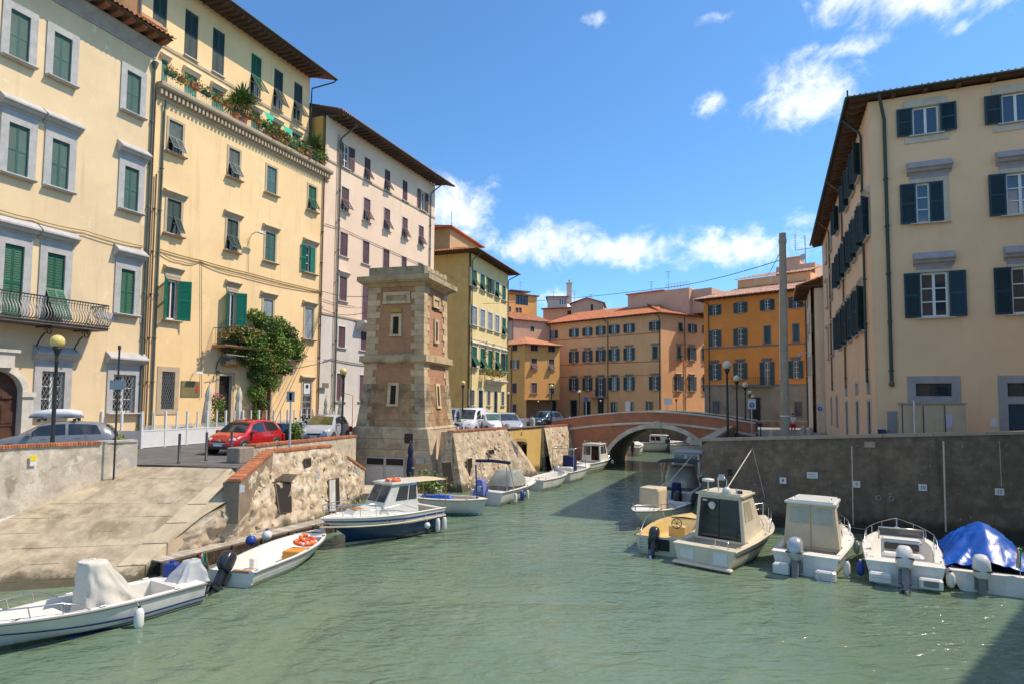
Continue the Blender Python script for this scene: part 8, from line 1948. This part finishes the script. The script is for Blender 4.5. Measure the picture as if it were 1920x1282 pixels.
o=thing('flowering_shrub','tall shrub with pink flowers beside the left folded parasol','plant',(*onY(403,790,33.2).xy,GZ)); b=MB(); leaves(b,rr,420,lambda r_: (r_.gauss(0,.22),r_.gauss(0,.2),r_.uniform(.3,2.3)),.09,.17); leaves(b,rr,160,ball((.05,0,2.1),.4),.09,.16); stuff(b.build('foliage',LEAF1,o)); b=MB(); leaves(b,rr,90,ball((-.02,-.05,2.35),.38,.8),.08,.13); stuff(b.build('flowers',FLOWP,o)); MB().tube([(0,0,0),(.02,0,2.2)],.03,5).build('stem',WOODB,o); MB().lathe([(.2,0),(.28,.4),(.26,.42)],12).build('pot',TERRA,o)
for i,(px,py,lab) in enumerate(((215,800,'low green plants by the tail of the grey hatchback'),(345,800,'yellow flowering plant behind the terrace fence'),(470,790,'small leafy plant behind the terrace fence near the vine'))):
 q=onY(px,py,(24.5,31.5,34)[i]); o=thing('terrace_plant',lab,'plant',(q.x,q.y,GZ),0); MB().lathe([(.14,0),(.2,.3),(.18,.32)],10).build('pot',TERRA,o); b=MB(); leaves(b,rr,260,ball((0,0,.62),.4,.8),.08,.16); stuff(b.build('foliage',LEAF1 if i != 1 else LEAFY,o))
 # climbing vine over the restaurant balcony
vo=thing('climbing_vine','large climbing vine spilling over the restaurant balcony and down beside its door','plant',f2.o,f2.ang)
def fp2(px,py,out=0.): a,z=f2.at(px,py,out); return V3((a,-out,z))
rr=random.Random(12)
clump=[(440,628,.9,.55),(460,635,1.0,.6),(480,640,1.0,.7),(500,620,.8,.75),(515,640,.9,.75),(530,655,.8,.7),(545,640,.6,.5),(490,600,.5,.5),(475,590,.4,.35),(465,668,.8,.55),(490,672,.9,.7),(515,680,.8,.65),(485,700,.7,.6),(505,715,.6,.55),(480,735,.55,.5),(490,755,.5,.42),(480,775,.4,.35),(550,660,.45,.4),(430,650,.7,.4),(520,605,.5,.45),(556,648,.6,.5),(545,625,.5,.45),(562,668,.4,.35),(532,612,.4,.4),(535,690,.6,.45)]
b1_,b2_,b3_=MB(),MB(),MB()
for i,(px,py,out,r) in enumerate(clump):
 c=fp2(px,py,out*.7); n=int(1250*r*r)
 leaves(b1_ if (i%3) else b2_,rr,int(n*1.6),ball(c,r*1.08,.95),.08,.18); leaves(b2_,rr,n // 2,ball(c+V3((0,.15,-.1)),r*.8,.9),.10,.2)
for px,py in ((420,628),(432,622),(445,618),(460,618),(475,622),(487,628),(450,634),(468,636)): leaves(b3_,rr,180,ball(fp2(px,py,.95),.32,.7),.09,.17)
for px,py in ((500,657),(512,690),(509,672)): leaves(b3_,rr,60,ball(fp2(px,py,1.15),.16,1.4),.08,.14)
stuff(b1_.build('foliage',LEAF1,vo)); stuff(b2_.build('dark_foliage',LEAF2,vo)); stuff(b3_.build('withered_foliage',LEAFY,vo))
MB().tube([tuple(fp2(478,790,.25)),tuple(fp2(482,740,.35)),tuple(fp2(490,690,.4)),tuple(fp2(500,640,.5))],.06,6).tube([tuple(fp2(486,790,.2)),tuple(fp2(495,720,.3)),tuple(fp2(515,660,.5))],.045,6).build('stem',WOODB,vo)
b=MB()
for k in range(26):
 q=fp2(rr.uniform(425,560),rr.uniform(600,680),rr.uniform(.6,1.2)); b.tube([tuple(q),tuple(q+V3((rr.uniform(-.5,.5),rr.uniform(-.3,.1),rr.uniform(-.4,.5))))],.008,3)
b.build('tendrils',WOODB,vo)
# flower boxes, tubs and spiky plants on the terrace ledge
def ledge(s,out=.25): return f2.w(s,out,zt)
rr=random.Random(21); sL0,sR0=f2.at(303,165)[0],f2.at(606,320)[0]
npl=17
names=['beside the first palazzo','second from the left','third from the left','fourth from the left','fifth from the left','sixth from the left','seventh from the left','just left of the big spiky plant','under the big spiky plant','just right of the big spiky plant','eleventh from the left','twelfth from the left','below the first green cloth','below the second green cloth','fifteenth from the left','next to the right-hand spiky plant','at the right end of the ledge']
for i in range(npl):
 s=sL0+(sR0-sL0)*(i+.3)/npl; q=ledge(s,.32); L=.52
 o=thing('flower_box',('terracotta' if i%3 else 'dark green')+' flower box on the terrace ledge, '+names[i],'flower box',(q.x,q.y,q.z+(.46 if i <10 else .1)),f2.ang,'flower boxes on the terrace ledge')
 MB().ext([(-.1,.07),(.1,.07),(.13,.24),(-.13,.24)],-L/2,L/2).build('trough',TERRA if i%3 else mat('green_trough',(.02,.09,.06),.6),o)
 b=MB(); leaves(b,rr,190,lambda r_: (r_.uniform(-L*.6,L*.6),r_.gauss(-.04,.14),.2+r_.gauss(.06,.14 if i <10 else .26)),.07,.14); stuff(b.build('foliage',LEAF1 if i%4 != 2 else LEAFY,o))
 if i <10: b=MB(); leaves(b,rr,40,lambda r_: (r_.uniform(-L/2,L/2),r_.gauss(-.08,.1),.24+abs(r_.gauss(.05,.15))),.06,.1); stuff(b.build('flowers',FLOW,o))
def spiky(label,px,py,out,h,n,seed):
 a,z=f2.at(px,py,out); o=thing('spiky_plant',label,'plant',f2.w(a,out,zt),f2.ang); r_=random.Random(seed); MB().lathe([(.2,0),(.28,.42),(.3,.45),(.26,.45)],12).build('pot',TERRA,o); b=MB()
 heads=[(0,0,h*.55),(-.3,.1,h*.4),(.3,0,h*.45)]
 for hx,hy,hz_ in heads:
  for k in range(n):
   az_,el_=r_.uniform(0,6.283),r_.uniform(-.3,1.4); L=r_.uniform(.5,.8)*h*.5; d=V3((math.cos(az_)*math.cos(el_),math.sin(az_)*math.cos(el_),math.sin(el_))); u=d.cross(V3((0,0,1))).normalized()*.035; c=V3((hx,hy,hz_)); m=c+d*L*.6; e=c+d*L-V3((0,0,.18*L))
   b.add([c-u*.5,c+u*.5,m+u,m-u,e],[(0,1,2,3),(3,2,4)])
 stuff(b.build('leaves',LEAFB,o)); MB().tube([(0,0,.4),(0,0,h*.55)],.05,5).tube([(0,0,.4),(-.3,.1,h*.4)],.04,5).tube([(0,0,.4),(.3,0,h*.45)],.04,5).build('stem',WOODB,o)
spiky('big spiky yucca in a pot in the middle of the terrace ledge',455,225,.1,3.1,90,1); spiky('spiky yucca at the right end of the terrace ledge',590,300,.1,2.7,80,2); spiky('smaller spiky plant left of the big yucca',440,218,.2,1.9,50,3)
for i,(px,py,rad) in enumerate(((500,245,.55),(515,258,.5),(565,285,.5),(600,305,.55),(535,268,.4))):
 a,z=f2.at(px,py,.2); o=thing('terrace_shrub',('loose shrub behind the ledge %s'%('right of the big yucca','under the first green cloth','left of the right-hand yucca','hanging over the right corner of the ledge','between the two green cloths')[i]),'plant',f2.w(a,.15,zt),f2.ang); MB().lathe([(.18,0),(.25,.35),(.22,.36)],10).build('pot',TERRA,o); b=MB(); leaves(b,rr,320,ball((0,0,.65),rad,.9),.1,.2); stuff(b.build('foliage',(LEAF1,LEAFY,LEAFB)[i%3],o))
CLO=mat('bright_green_cloth',(.01,.42,.24),.8,.06,3)
for px,py,lab in ((506,212,'bright green triangular cloth hung left on the terrace'),(541,238,'bright green triangular cloth hung right on the terrace')):
 A,Bq,Cq=fp2(px-11,py-4,-.6),fp2(px+8,py+8,-.6),fp2(px+2,py+26,-.2)
 o=MB().add([A,Bq,Cq,A+V3((0,.02,0)),Bq+V3((0,.02,0)),Cq+V3((0,.02,0))],[(0,1,2),(5,4,3),(0,3,4,1),(1,4,5,2),(2,5,3,0)]).build('sun_cloth',CLO,None,matrix=f2.M); tag(o,lab,'cloth','green cloths')
 # planters and creeper on the pale yellow house's balcony
for i,px in enumerate((914,924,935)):
 a,z=f4.at(px,705,.7); o=thing('balcony_planter',('leafy planter on the pale yellow house balcony, '+('left one','middle one with yellow flowers','right one')[i]),'planter',f4.w(a,.85,gz if False else f4.at(925,712)[1]),f4.ang,'balcony planters'); MB().ext([(-.14,.5),(.14,.5),(.16,.78),(-.16,.78)],-.5,.5).build('trough',TERRA,o); b=MB(); leaves(b,rr,220,lambda r_: (r_.uniform(-.6,.6),r_.gauss(0,.2),r_.uniform(.35,1.15)),.12,.24); stuff(b.build('foliage',LEAFY if i == 1 else LEAF1,o))
for px,lab in ((910.5,'thin yellow-green climber up the left of the third-floor door'),(924.5,'thin yellow-green climber up the right of the third-floor door')):
 a,z=f4.at(px,690,.1); o=thing('wall_climber',lab,'plant',f4.w(a,.12,z-.5),f4.ang); b=MB(); leaves(b,rr,150,lambda r_: (r_.gauss(0,.12),r_.gauss(0,.06),r_.uniform(0,3.4)),.12,.22); stuff(b.build('foliage',mat('yellow_green_leaf',(.30,.28,.03),.6,.2,4),o)); MB().tube([(0,0,-.2),(.03,0,3.3)],.02,4).build('stem',WOODB,o)
 # restaurant boards and wall pieces
nb,a,c,z0,z1=wallbox(B2,f2,339.5,713,373,743,.05,'notice_board',mat('olive_board',(.20,.17,.075),.6,.12,3)); MB().lathe([(.12,0),(.1,.02)],8,M=tr(a+(c-a)*.84,-.055,(z0+z1)/2) @ rx(R(90))).box(a+(c-a)*.80,a+(c-a)*.9,-.075,-.05,(z0+z1)/2-.18,(z0+z1)/2+.2).build('red_crest',FLOW,nb)
sg,a,c,z0,z1=wallbox(B2,f2,409,669,441,686,.1,'shop_sign',mat('sign_teal',(.06,.12,.15),.5,.3,5,c2=(.22,.13,.06),c2t=(.45,.55),c2s=2.5),out=.25)
def text(s,size,M,m,parent=None,name='lettering',ext=.004,sx=1.):
 cu=bpy.data.curves.new(name,'FONT'); cu.body=s; cu.size=size; cu.align_x='CENTER'; cu.align_y='CENTER'; cu.extrude=ext; cu.materials.append(m)
 t_=bpy.data.objects.new('t',cu); COL.objects.link(t_); bpy.context.view_layer.update(); me=bpy.data.meshes.new_from_object(t_.evaluated_get(bpy.context.evaluated_depsgraph_get())); bpy.data.objects.remove(t_)
 return put(name,me,parent,matrix=M @ scl(sx,1,1))
text('ART',.24,tr((a+c)/2+.1,-.36,z1-.17) @ rx(R(90)),FEND,sg,'lettering'); MB().box(a+.3,c-.25,-.366,-.357,z0+.13,z0+.17).build('white_print',FEND,sg); MB().box(a+.2,c-.02,-.358,-.345,z0+.02,z0+.26).build('orange_strip',mat('orange_strip',(.62,.20,.03),.5),sg)
po,a,c,z0,z1=wallbox(B2,f2,569.5,718,580.5,738,.02,'door_poster',SWHT,out=.0); MB().lathe([(.14,0),(.14,.012)],14,M=tr((a+c)/2,-.022,z1-.2) @ rx(R(90))).build('black_logo',OBK,po)
o,*_=wallbox(B2,f2,600,717,611,727,.05,'oval_sign',mat('bronze_sign',(.2,.17,.11),.5),out=.2)
# wall lamps
def wall_lamp(B,fr,px,py,label_m,out=.7):
 a,z=fr.at(px,py); b=MB().tube([(0,0,0),(0,-out*.5,.12),(0,-out,.06)],.025,5); o=b.build('wall_lamp',MATS['grey_pipe'],B,matrix=local(B,fr,tr(a,0,z))); MB().loft([[(-.3,-out-.12,.0),(.3,-out-.12,.0),(.3,-out+.12,.0),(-.3,-out+.12,.0)],[(-.1,-out-.06,.12),(.1,-out-.06,.12),(.1,-out+.06,.12),(-.1,-out+.06,.12)]],closed=True,smooth=False,caps=(True,True)).build('lamp_head',MATS['pale_grey_metal'],o)
wall_lamp(B2,f2,472,440,None); wall_lamp(B2,f2,362,700,None,.4)
# cables
CAB=mat('cable_tan',(.30,.22,.10),.8,.15,6); CABD=mat('cable_dark',(.05,.05,.05),.7)
def cable(label,pts,r=.022,m=CAB,sag=0.,name='cable'):
 P=[]
 for i in range(len(pts)-1):
  a,c=V3(pts[i]),V3(pts[i+1])
  for k in range(8): t=k/8; q=a.lerp(c,t); q.z -= sag*4*t*(1-t); P.append(q)
 P.append(V3(pts[-1])); o=MB().tube(P,r,4).build(name,m); tag(o,label,'cable','cables along and across the houses')
def onf(fr,px,py,out=.08): a,z=fr.at(px,py,out); return fr.w(a,out,z)
cable('tan cable looping along the cream palazzo under its second-floor windows',[onf(f1,-25,385),onf(f1,60,410),onf(f1,160,433),onf(f1,268,462)],sag=.05)
cable('second tan cable just below the first on the cream palazzo',[onf(f1,-25,391),onf(f1,60,414),onf(f1,160,439),onf(f1,268,465)],sag=.1)
cable('thick tan cable running along the yellow house above its first-floor windows',[onf(f2,300,468),onf(f2,378,489),onf(f2,465,512),onf(f2,605,547)],.032,sag=.03)
cable('lower drooping tan cable along the yellow house',[onf(f2,300,472),onf(f2,340,490),onf(f2,375,490),onf(f2,450,516),onf(f2,605,548)],.026,sag=.12)
cable('thin vertical tan cable down the yellow house beside the notice board',[onf(f2,378,492),onf(f2,378,745)],.018)
cable('thin vertical cable below the wall lantern of the yellow house',[onf(f2,467,445),onf(f2,466,512)],.015)
TWp=V3((cen.x,cen.y,0))
cable('cable from the yellow house corner across to the tower at its upper window',[onf(f2,606,547),onY(690,556,36)],.018,CABD,sag=.15); cable('cable from the yellow house corner to the balcony of the pink house',[onf(f2,606,562),onf(f3,668,575)],.016,CABD,sag=.1); cable('sagging cable from the yellow house corner to the tower below the first one',[onf(f2,606,580),onY(688,585,36)],.018,CABD,sag=.3)
cable('thick dark cable along the off-white wall of the pink house',[onf(f3,608,674),onf(f3,620,672),onf(f3,690,684)],.035,mat('cable_grey',(.15,.15,.14),.7),sag=.05)
cable('brown string of cable along the pink house between third and fourth floors',[onf(f3,610,420),onf(f3,640,428),onf(f3,720,465),onf(f3,800,500)],.025,mat('cable_brown',(.22,.16,.12),.8),sag=.03)
cable('thin pale cable from the restaurant to the pink house',[onf(f2,425,664,1.0),onf(f2,610,676)],.02,MATS['pale_grey_metal'],sag=.1)
for px0,px1,lab in ((612,490,'left slanting stay from the yellow house corner to the terrace'),(614,500,'right slanting stay from the yellow house corner to the terrace')): cable(lab,[onf(f2,px0-8,574),onf(f2,px0-30,640,.5),onY(px1+16,790,31)],.018,CABD)
cable('overhead wire from the tower side to the concrete pole across the canal',[onf(f4,905,570,.1),onY(1240,541,50),onY(1467,487,28.3)],.02,CABD,sag=.2)
cable('overhead wire from the concrete pole towards the ochre house roof',[onY(1467,465,28.3),onY(1437,520,66)],.02,CABD,sag=.1); cable('wire along the long orange house at second-floor level',[onf(fB8,1045,706),onf(fB8,1235,701)],.02,CABD,sag=.15); cable('wire from the tower to the pale yellow house',[onY(838,515,34),onf(f4,878,530,.1)],.016,CABD,sag=.2)
# plates, ropes and poles on the right quay wall
fq_=Fr(QA.x,QA.y,0,qd.x,qd.y)
def plate(num,px,py,w=.24,h=.24,label=None):
 a,z=fq_.at(px,py,.06); o=thing('mooring_plate',label,'number plate',fq_.w(a,.07,z),fq_.ang,'mooring number plates'); MB().box(-w/2,w/2,0,.012,-h/2,h/2).build('board',SWHT,o)
 text(num,.18,tr(0,-.006,0) @ rx(R(90)),OBK,o,'digits',.003,.95)
for n_,px,py in (('7',1353,894),('8',1468,900),('9',1606,907),('10',1730,913),('11',1874,921)): plate(n_,px,py,.24 if len(n_) == 1 else .27,label='white plate reading %s on the quay wall, %s'%(n_,{'7': 'beside the square hole','8': 'right of the cream cabin boat','9': 'next to the thin pole','10': 'above the open runabout','11': 'above the blue tarpaulin'}[n_]))
a,z=fq_.at(1523,890,.06); o=thing('notice_plate','white rectangular notice between the 8 and 9 plates on the quay wall','notice',fq_.w(a,.07,z),fq_.ang); MB().box(-.19,.19,0,.012,-.12,.12).build('board',SWHT,o); MB().box(-.15,.12,-.004,0,.02,.05).box(-.15,.14,-.004,0,-.06,-.035).build('print',SBACK,o)
a,z=fq_.at(1631,833,.06); o=MB().box(-.18,.18,0,.02,-.1,.12).build('wall_patch',CAPST,None,fq_.w(a,.07,z),fq_.ang); tag(o,'pale stone patch high on the dark quay wall','patch')
a,z=fq_.at(1369,885,.06); o=MB().box(-.09,.09,-.0,.03,-.13,.13).build('wall_recess',BLK,None,fq_.w(a,.085,z),fq_.ang); tag(o,'dark square hole in the quay wall beside the 7 plate','hole')
for px,py in ((1647,932),(1671,933),(1575,1,)) if False else ((1647,932),(1671,933)): a,z=fq_.at(px,py,.06); o=MB().tube([(.08*math.cos(k*math.pi/6),0,.08*math.sin(k*math.pi/6)) for k in range(12)],.018,5,closed=True).build('mooring_ring',RIM,None,fq_.w(a,.1,z),fq_.ang); tag(o,'iron mooring ring on the quay wall, %s of a pair'%('left' if px <1660 else 'right'),'mooring ring','mooring rings')
def pole(label,px,py0,py1,r=.028,out=.18): a,z0=fq_.at(px,py1,out); _,z1=fq_.at(px,py0,out); o=MB().tube([(0,0,z0),(.02,0,z1)],r,6).build('mooring_pole',mat('pale_pole',(.55,.50,.42),.7,.1,5),None,fq_.w(a,out,0),fq_.ang); tag(o,label,'pole','mooring poles')
pole('pale vertical mooring pole beside the 9 plate',1600,836,995,.022); pole('pale vertical mooring pole right of the 10 plate',1774,826,1012,.032)
def rope(label,pts,r=.016,sag=.1):
 P=[]
 for i in range(len(pts)-1):
  a,c=V3(pts[i]),V3(pts[i+1])
  for k in range(8): t=k/8; q=a.lerp(c,t); q.z -= sag*4*t*(1-t); P.append(q)
 P.append(V3(pts[-1])); o=MB().tube(P,r,4).build('mooring_rope',ROPE); tag(o,label,'rope','mooring ropes')
def onq(px,py,out=.1): a,z=fq_.at(px,py,out); return fq_.w(a,out,z)
rope('taut pale rope from the quay wall down to the cream cabin boat roof',[onq(1411,839),onY(1361,918,20)],.02,0); rope('thin slack rope on the quay wall behind the cream cabin boat',[onq(1411,839),onq(1434,932,.3)],.01,0)
rope('rope from the open launch bow to the wooden walkway',[b2.p(4.6,0,.56),V3((-6.9,22.8,.43))],.014,.08); rope('rope from the navy cabin boat bow to the walkway',[b3.p(4.6,0,.86),V3((-7.0,22.3,.43))],.014,.1)
rope('pale rope from the bow-on boat up the quay corner',[r0.p(1.2,-.6,.6),QA+V3((.0,1.2,2.6))],.022,0); rope('rope from the runabout bow to the quay wall',[r4.p(4.6,0,.78),onq(1700,1000)],.014,.1); rope('rope from the canvas boat bow to the quay wall',[r3.p(4.8,0,.84),onq(1630,992)],.014,.08); rope('thin rope hanging down the quay wall to the 11 plate',[onq(1874,826),onq(1878,912)],.01,0)
# wooden walkway with reed screen along the battered wall
wa,wb=onz(300,1052,.42),onz(626,974,.42); wa.z=wb.z=0; wd_=(wb-wa); wLn=wd_.length; wd_.normalize()
wk=thing('wooden_walkway','wooden mooring walkway with reed screens at the foot of the battered wall','walkway',(wa.x,wa.y,0),math.atan2(wd_.y,wd_.x)); PL=mat('walkway_board',(.42,.37,.30),.9,.18,4,perobj=.2)
nbd=44
for i in range(nbd): MB().box(wLn*i/nbd+.008,wLn*(i+1)/nbd-.008,-.05,.62,.395,.43).build('deck_board',PL,wk)
MB().box(0,wLn,-.08,-.04,.375,.43).build('fascia',mat('fascia_wood',(.20,.15,.10),.8,.2,4),wk)
b=MB();
for k in range(9): b.tube([(0,-.075,.04+k*.037),(wLn,-.075,.04+k*.037+.02*math.sin(k))],.013,4)
for k in range(60): b.box(wLn*k/60,wLn*k/60+.01,-.09,-.06,.02,.37)
stuff(b.build('reed_screen',mat('reed_screen',(.085,.058,.038),.9,.3,6),wk)); MB().box(0,wLn,.05,.08,-.2,.39).build('screen_back',DKIN,wk)
for k in range(7): MB().lathe([(.05,-.3),(.05,.41)],8).build('post',MATS['reed_screen'],wk,(wLn*k/6,-.1,0))
for i,(px,py,m_,lab) in enumerate(((470,1022,FBLUE,'blue round buoy hanging on the walkway by the open launch'),(500,1012,FEND,'white round buoy with a blue cap on the walkway'))):
 q=onz(px,py,.43); o=thing('mooring_buoy',lab,'buoy',(q.x,q.y,.43)); MB().lathe([(.03,0),(.12,.05),(.16,.15),(.12,.26),(.04,.31)],12).build('body',m_,o); MB().lathe([(.05,.3),(.05,.36)],8).build('cap',FBLUE if m_ is FEND else FEND,o)
 # small plates on the walls of the left bank
o=thing('warning_notice','small yellow warning notice on the left parapet','notice'); a=V3((-14.7,17.6,0)); d=(kink-V3((-14.7,17.6,0))); d.z=0; d.normalize(); fl_=Fr(a.x,a.y,0,d.x,d.y); s_,z_=fl_.at(62,862,.05); o.location=fl_.w(s_,.07,z_); o.rotation_euler=(0,0,fl_.ang); MB().box(-.085,.085,0,.012,-.16,.16).build('board',SWHT,o); MB().box(-.075,.075,-.004,0,-.03,.15).build('yellow_field',mat('sign_yellow',(.75,.55,.02),.6),o)
for px,py,lab in ((454,915,'small white number plate on the ramp pillar'),(c2x(796),c2y(412),'small white plate high on the battered wall'),(c2x(1076),c2y(370),'small white number plate near the right end of the battered wall')):
 q=bl_at(px,py,.16) if px >460 else onY(px,py,19.05); o=MB().box(-.07,.07,-.02,0,-.11,.11).build('wall_plate',SWHT,None,q,R(25)); tag(o,lab,'plate','small wall plates')
for px,py,nm in ((222,850,0),):
 pass
 # person walking on the right street
def person(label,loc,ang,shirt,legs,hair):
 def skin(vs,es,rs,name,m,parent=None):
  me=bpy.data.meshes.new(name); me.from_pydata(vs,es,[]); o=bpy.data.objects.new(name,me); COL.objects.link(o); o.parent=parent
  md=o.modifiers.new('skin','SKIN');
  for v,r in zip(me.skin_vertices[0].data,rs): v.radius=(r,r)
  me.skin_vertices[0].data[0].use_root=True; s=o.modifiers.new('sub','SUBSURF'); s.levels=s.render_levels=2; md.use_smooth_shade=True; me.materials.append(m); return o
 SK=mat('skin',(.48,.28,.19),.6,.05,6)
 vs=[(0,0,.92),(0,0,1.12),(0,0,1.32),(0,0,1.45),(0,0,1.52),(.02,0,1.6),(.02,0,1.70),(.0,.17,1.38),(.02,.24,1.12),(.12,.22,.92),(.2,.2,.86),(.0,-.17,1.38),(-.04,-.24,1.12),(.06,-.24,.9),(.12,-.23,.84),(0,.09,.86),(.1,.1,.48),(.0,.1,.08),(.12,.1,.04),(0,-.09,.86),(-.04,-.1,.48),(-.22,-.1,.12),(-.12,-.1,.05)]
 es=[(0,1),(1,2),(2,3),(3,4),(4,5),(5,6),(2,7),(7,8),(8,9),(9,10),(2,11),(11,12),(12,13),(13,14),(0,15),(15,16),(16,17),(17,18),(0,19),(19,20),(20,21),(21,22)]
 rs=[.13,.12,.14,.07,.05,.095,.09,.06,.045,.035,.03,.06,.045,.035,.03,.09,.06,.04,.04,.09,.06,.04,.04]
 o=thing('person',label,'person',loc,ang); skin(vs,es,rs,'body',SK,o)
 skin([(0,0,.95),(0,0,1.12),(0,0,1.34),(0,0,1.42),(0,.18,1.37),(.02,.245,1.15),(0,-.18,1.37),(-.04,-.245,1.15)],[(0,1),(1,2),(2,3),(2,4),(4,5),(2,6),(6,7)],[.16,.145,.165,.09,.085,.075,.085,.075],'shirt',shirt,o)
 skin([(0,0,.95),(0,.1,.85),(.08,.105,.58),(0,-.1,.85),(-.03,-.105,.58)],[(0,1),(1,2),(0,3),(3,4)],[.165,.125,.105,.125,.105],'shorts',legs,o)
 MB().lathe([(.02,-.05),(.09,-.02),(.108,.05),(.09,.11),(.03,.135)],12).build('hair',hair,o,(-.005,0,1.64)); return o
person('person in a white top and red shorts walking beside the concrete pole',((1486-960)/FPX*49,49,2.33),R(-110),mat('white_shirt',(.66,.65,.63),.8),mat('red_shorts',(.5,.02,.04),.8),OBK)
# house at the foot of the near bridge, beyond the right edge: its shadow lies on the water
hp0,hp1=Vector((13.4,6.6)),Vector((28.4,20.4)); hd_=hp1-hp0
fh=Fr(hp0.x,hp0.y,0,-hd_.x,-hd_.y); fh=Fr(hp1.x,hp1.y,0,-hd_.x,-hd_.y)
BH=thing('corner_house','plain sand-coloured house rising from the water beyond the right edge, where the near bridge lands','building',fh.o,fh.ang); Lh=hd_.length
wh=[]
for r in range(3):
 for k in range(5): wh.append((1.6+k*3.8,2.8+k*3.8,4.2+r*3.6,6.1+r*3.6,{}))
facade(BH,fh,0,Lh,-.5,14.6,wh,P_r,dict(shm=N_BLUE,sill=1,fw=.14,trim=LSTONE)); MB().box(0.02,Lh-.02,.3,12,-.5,14.6).build('rear_wall',P_r,BH,matrix=local(BH,fh)); MB().box(-.4,Lh+.4,-.5,12.4,14.6,14.75).build('eave_boards',WOOD,BH,matrix=local(BH,fh)); tile_roof(BH,local(BH,fh,tr(-.4,-.55,14.8)),Lh+.8,7,2.2,TILE_P,step=.34,nseg=4)
o=thing('landing_bush','leafy bush with small terracotta pots on the landing in front of the tower','plant',(*onz(802,925,.28).xy,.28)); b=MB(); leaves(b,rr,700,lambda r_: (r_.gauss(0,.42),r_.gauss(0,.25),abs(r_.gauss(.45,.28))),.09,.18); stuff(b.build('foliage',LEAF1,o)); MB().lathe([(.14,0),(.2,.3),(.18,.32)],10).build('pot',TERRA,o,(-.5,-.2,0)); MB().tube([(0,0,0),(.05,0,.6)],.03,5).build('stem',WOODB,o)
o=MB().tube([(0,0,0),(-.08,0,1.5)],.035,6).build('boat_hook',FBLUE,None,b4.p(3.3,.2,.6)); tag(o,'blue upright pole at the end of the turquoise-bottomed boat','pole')
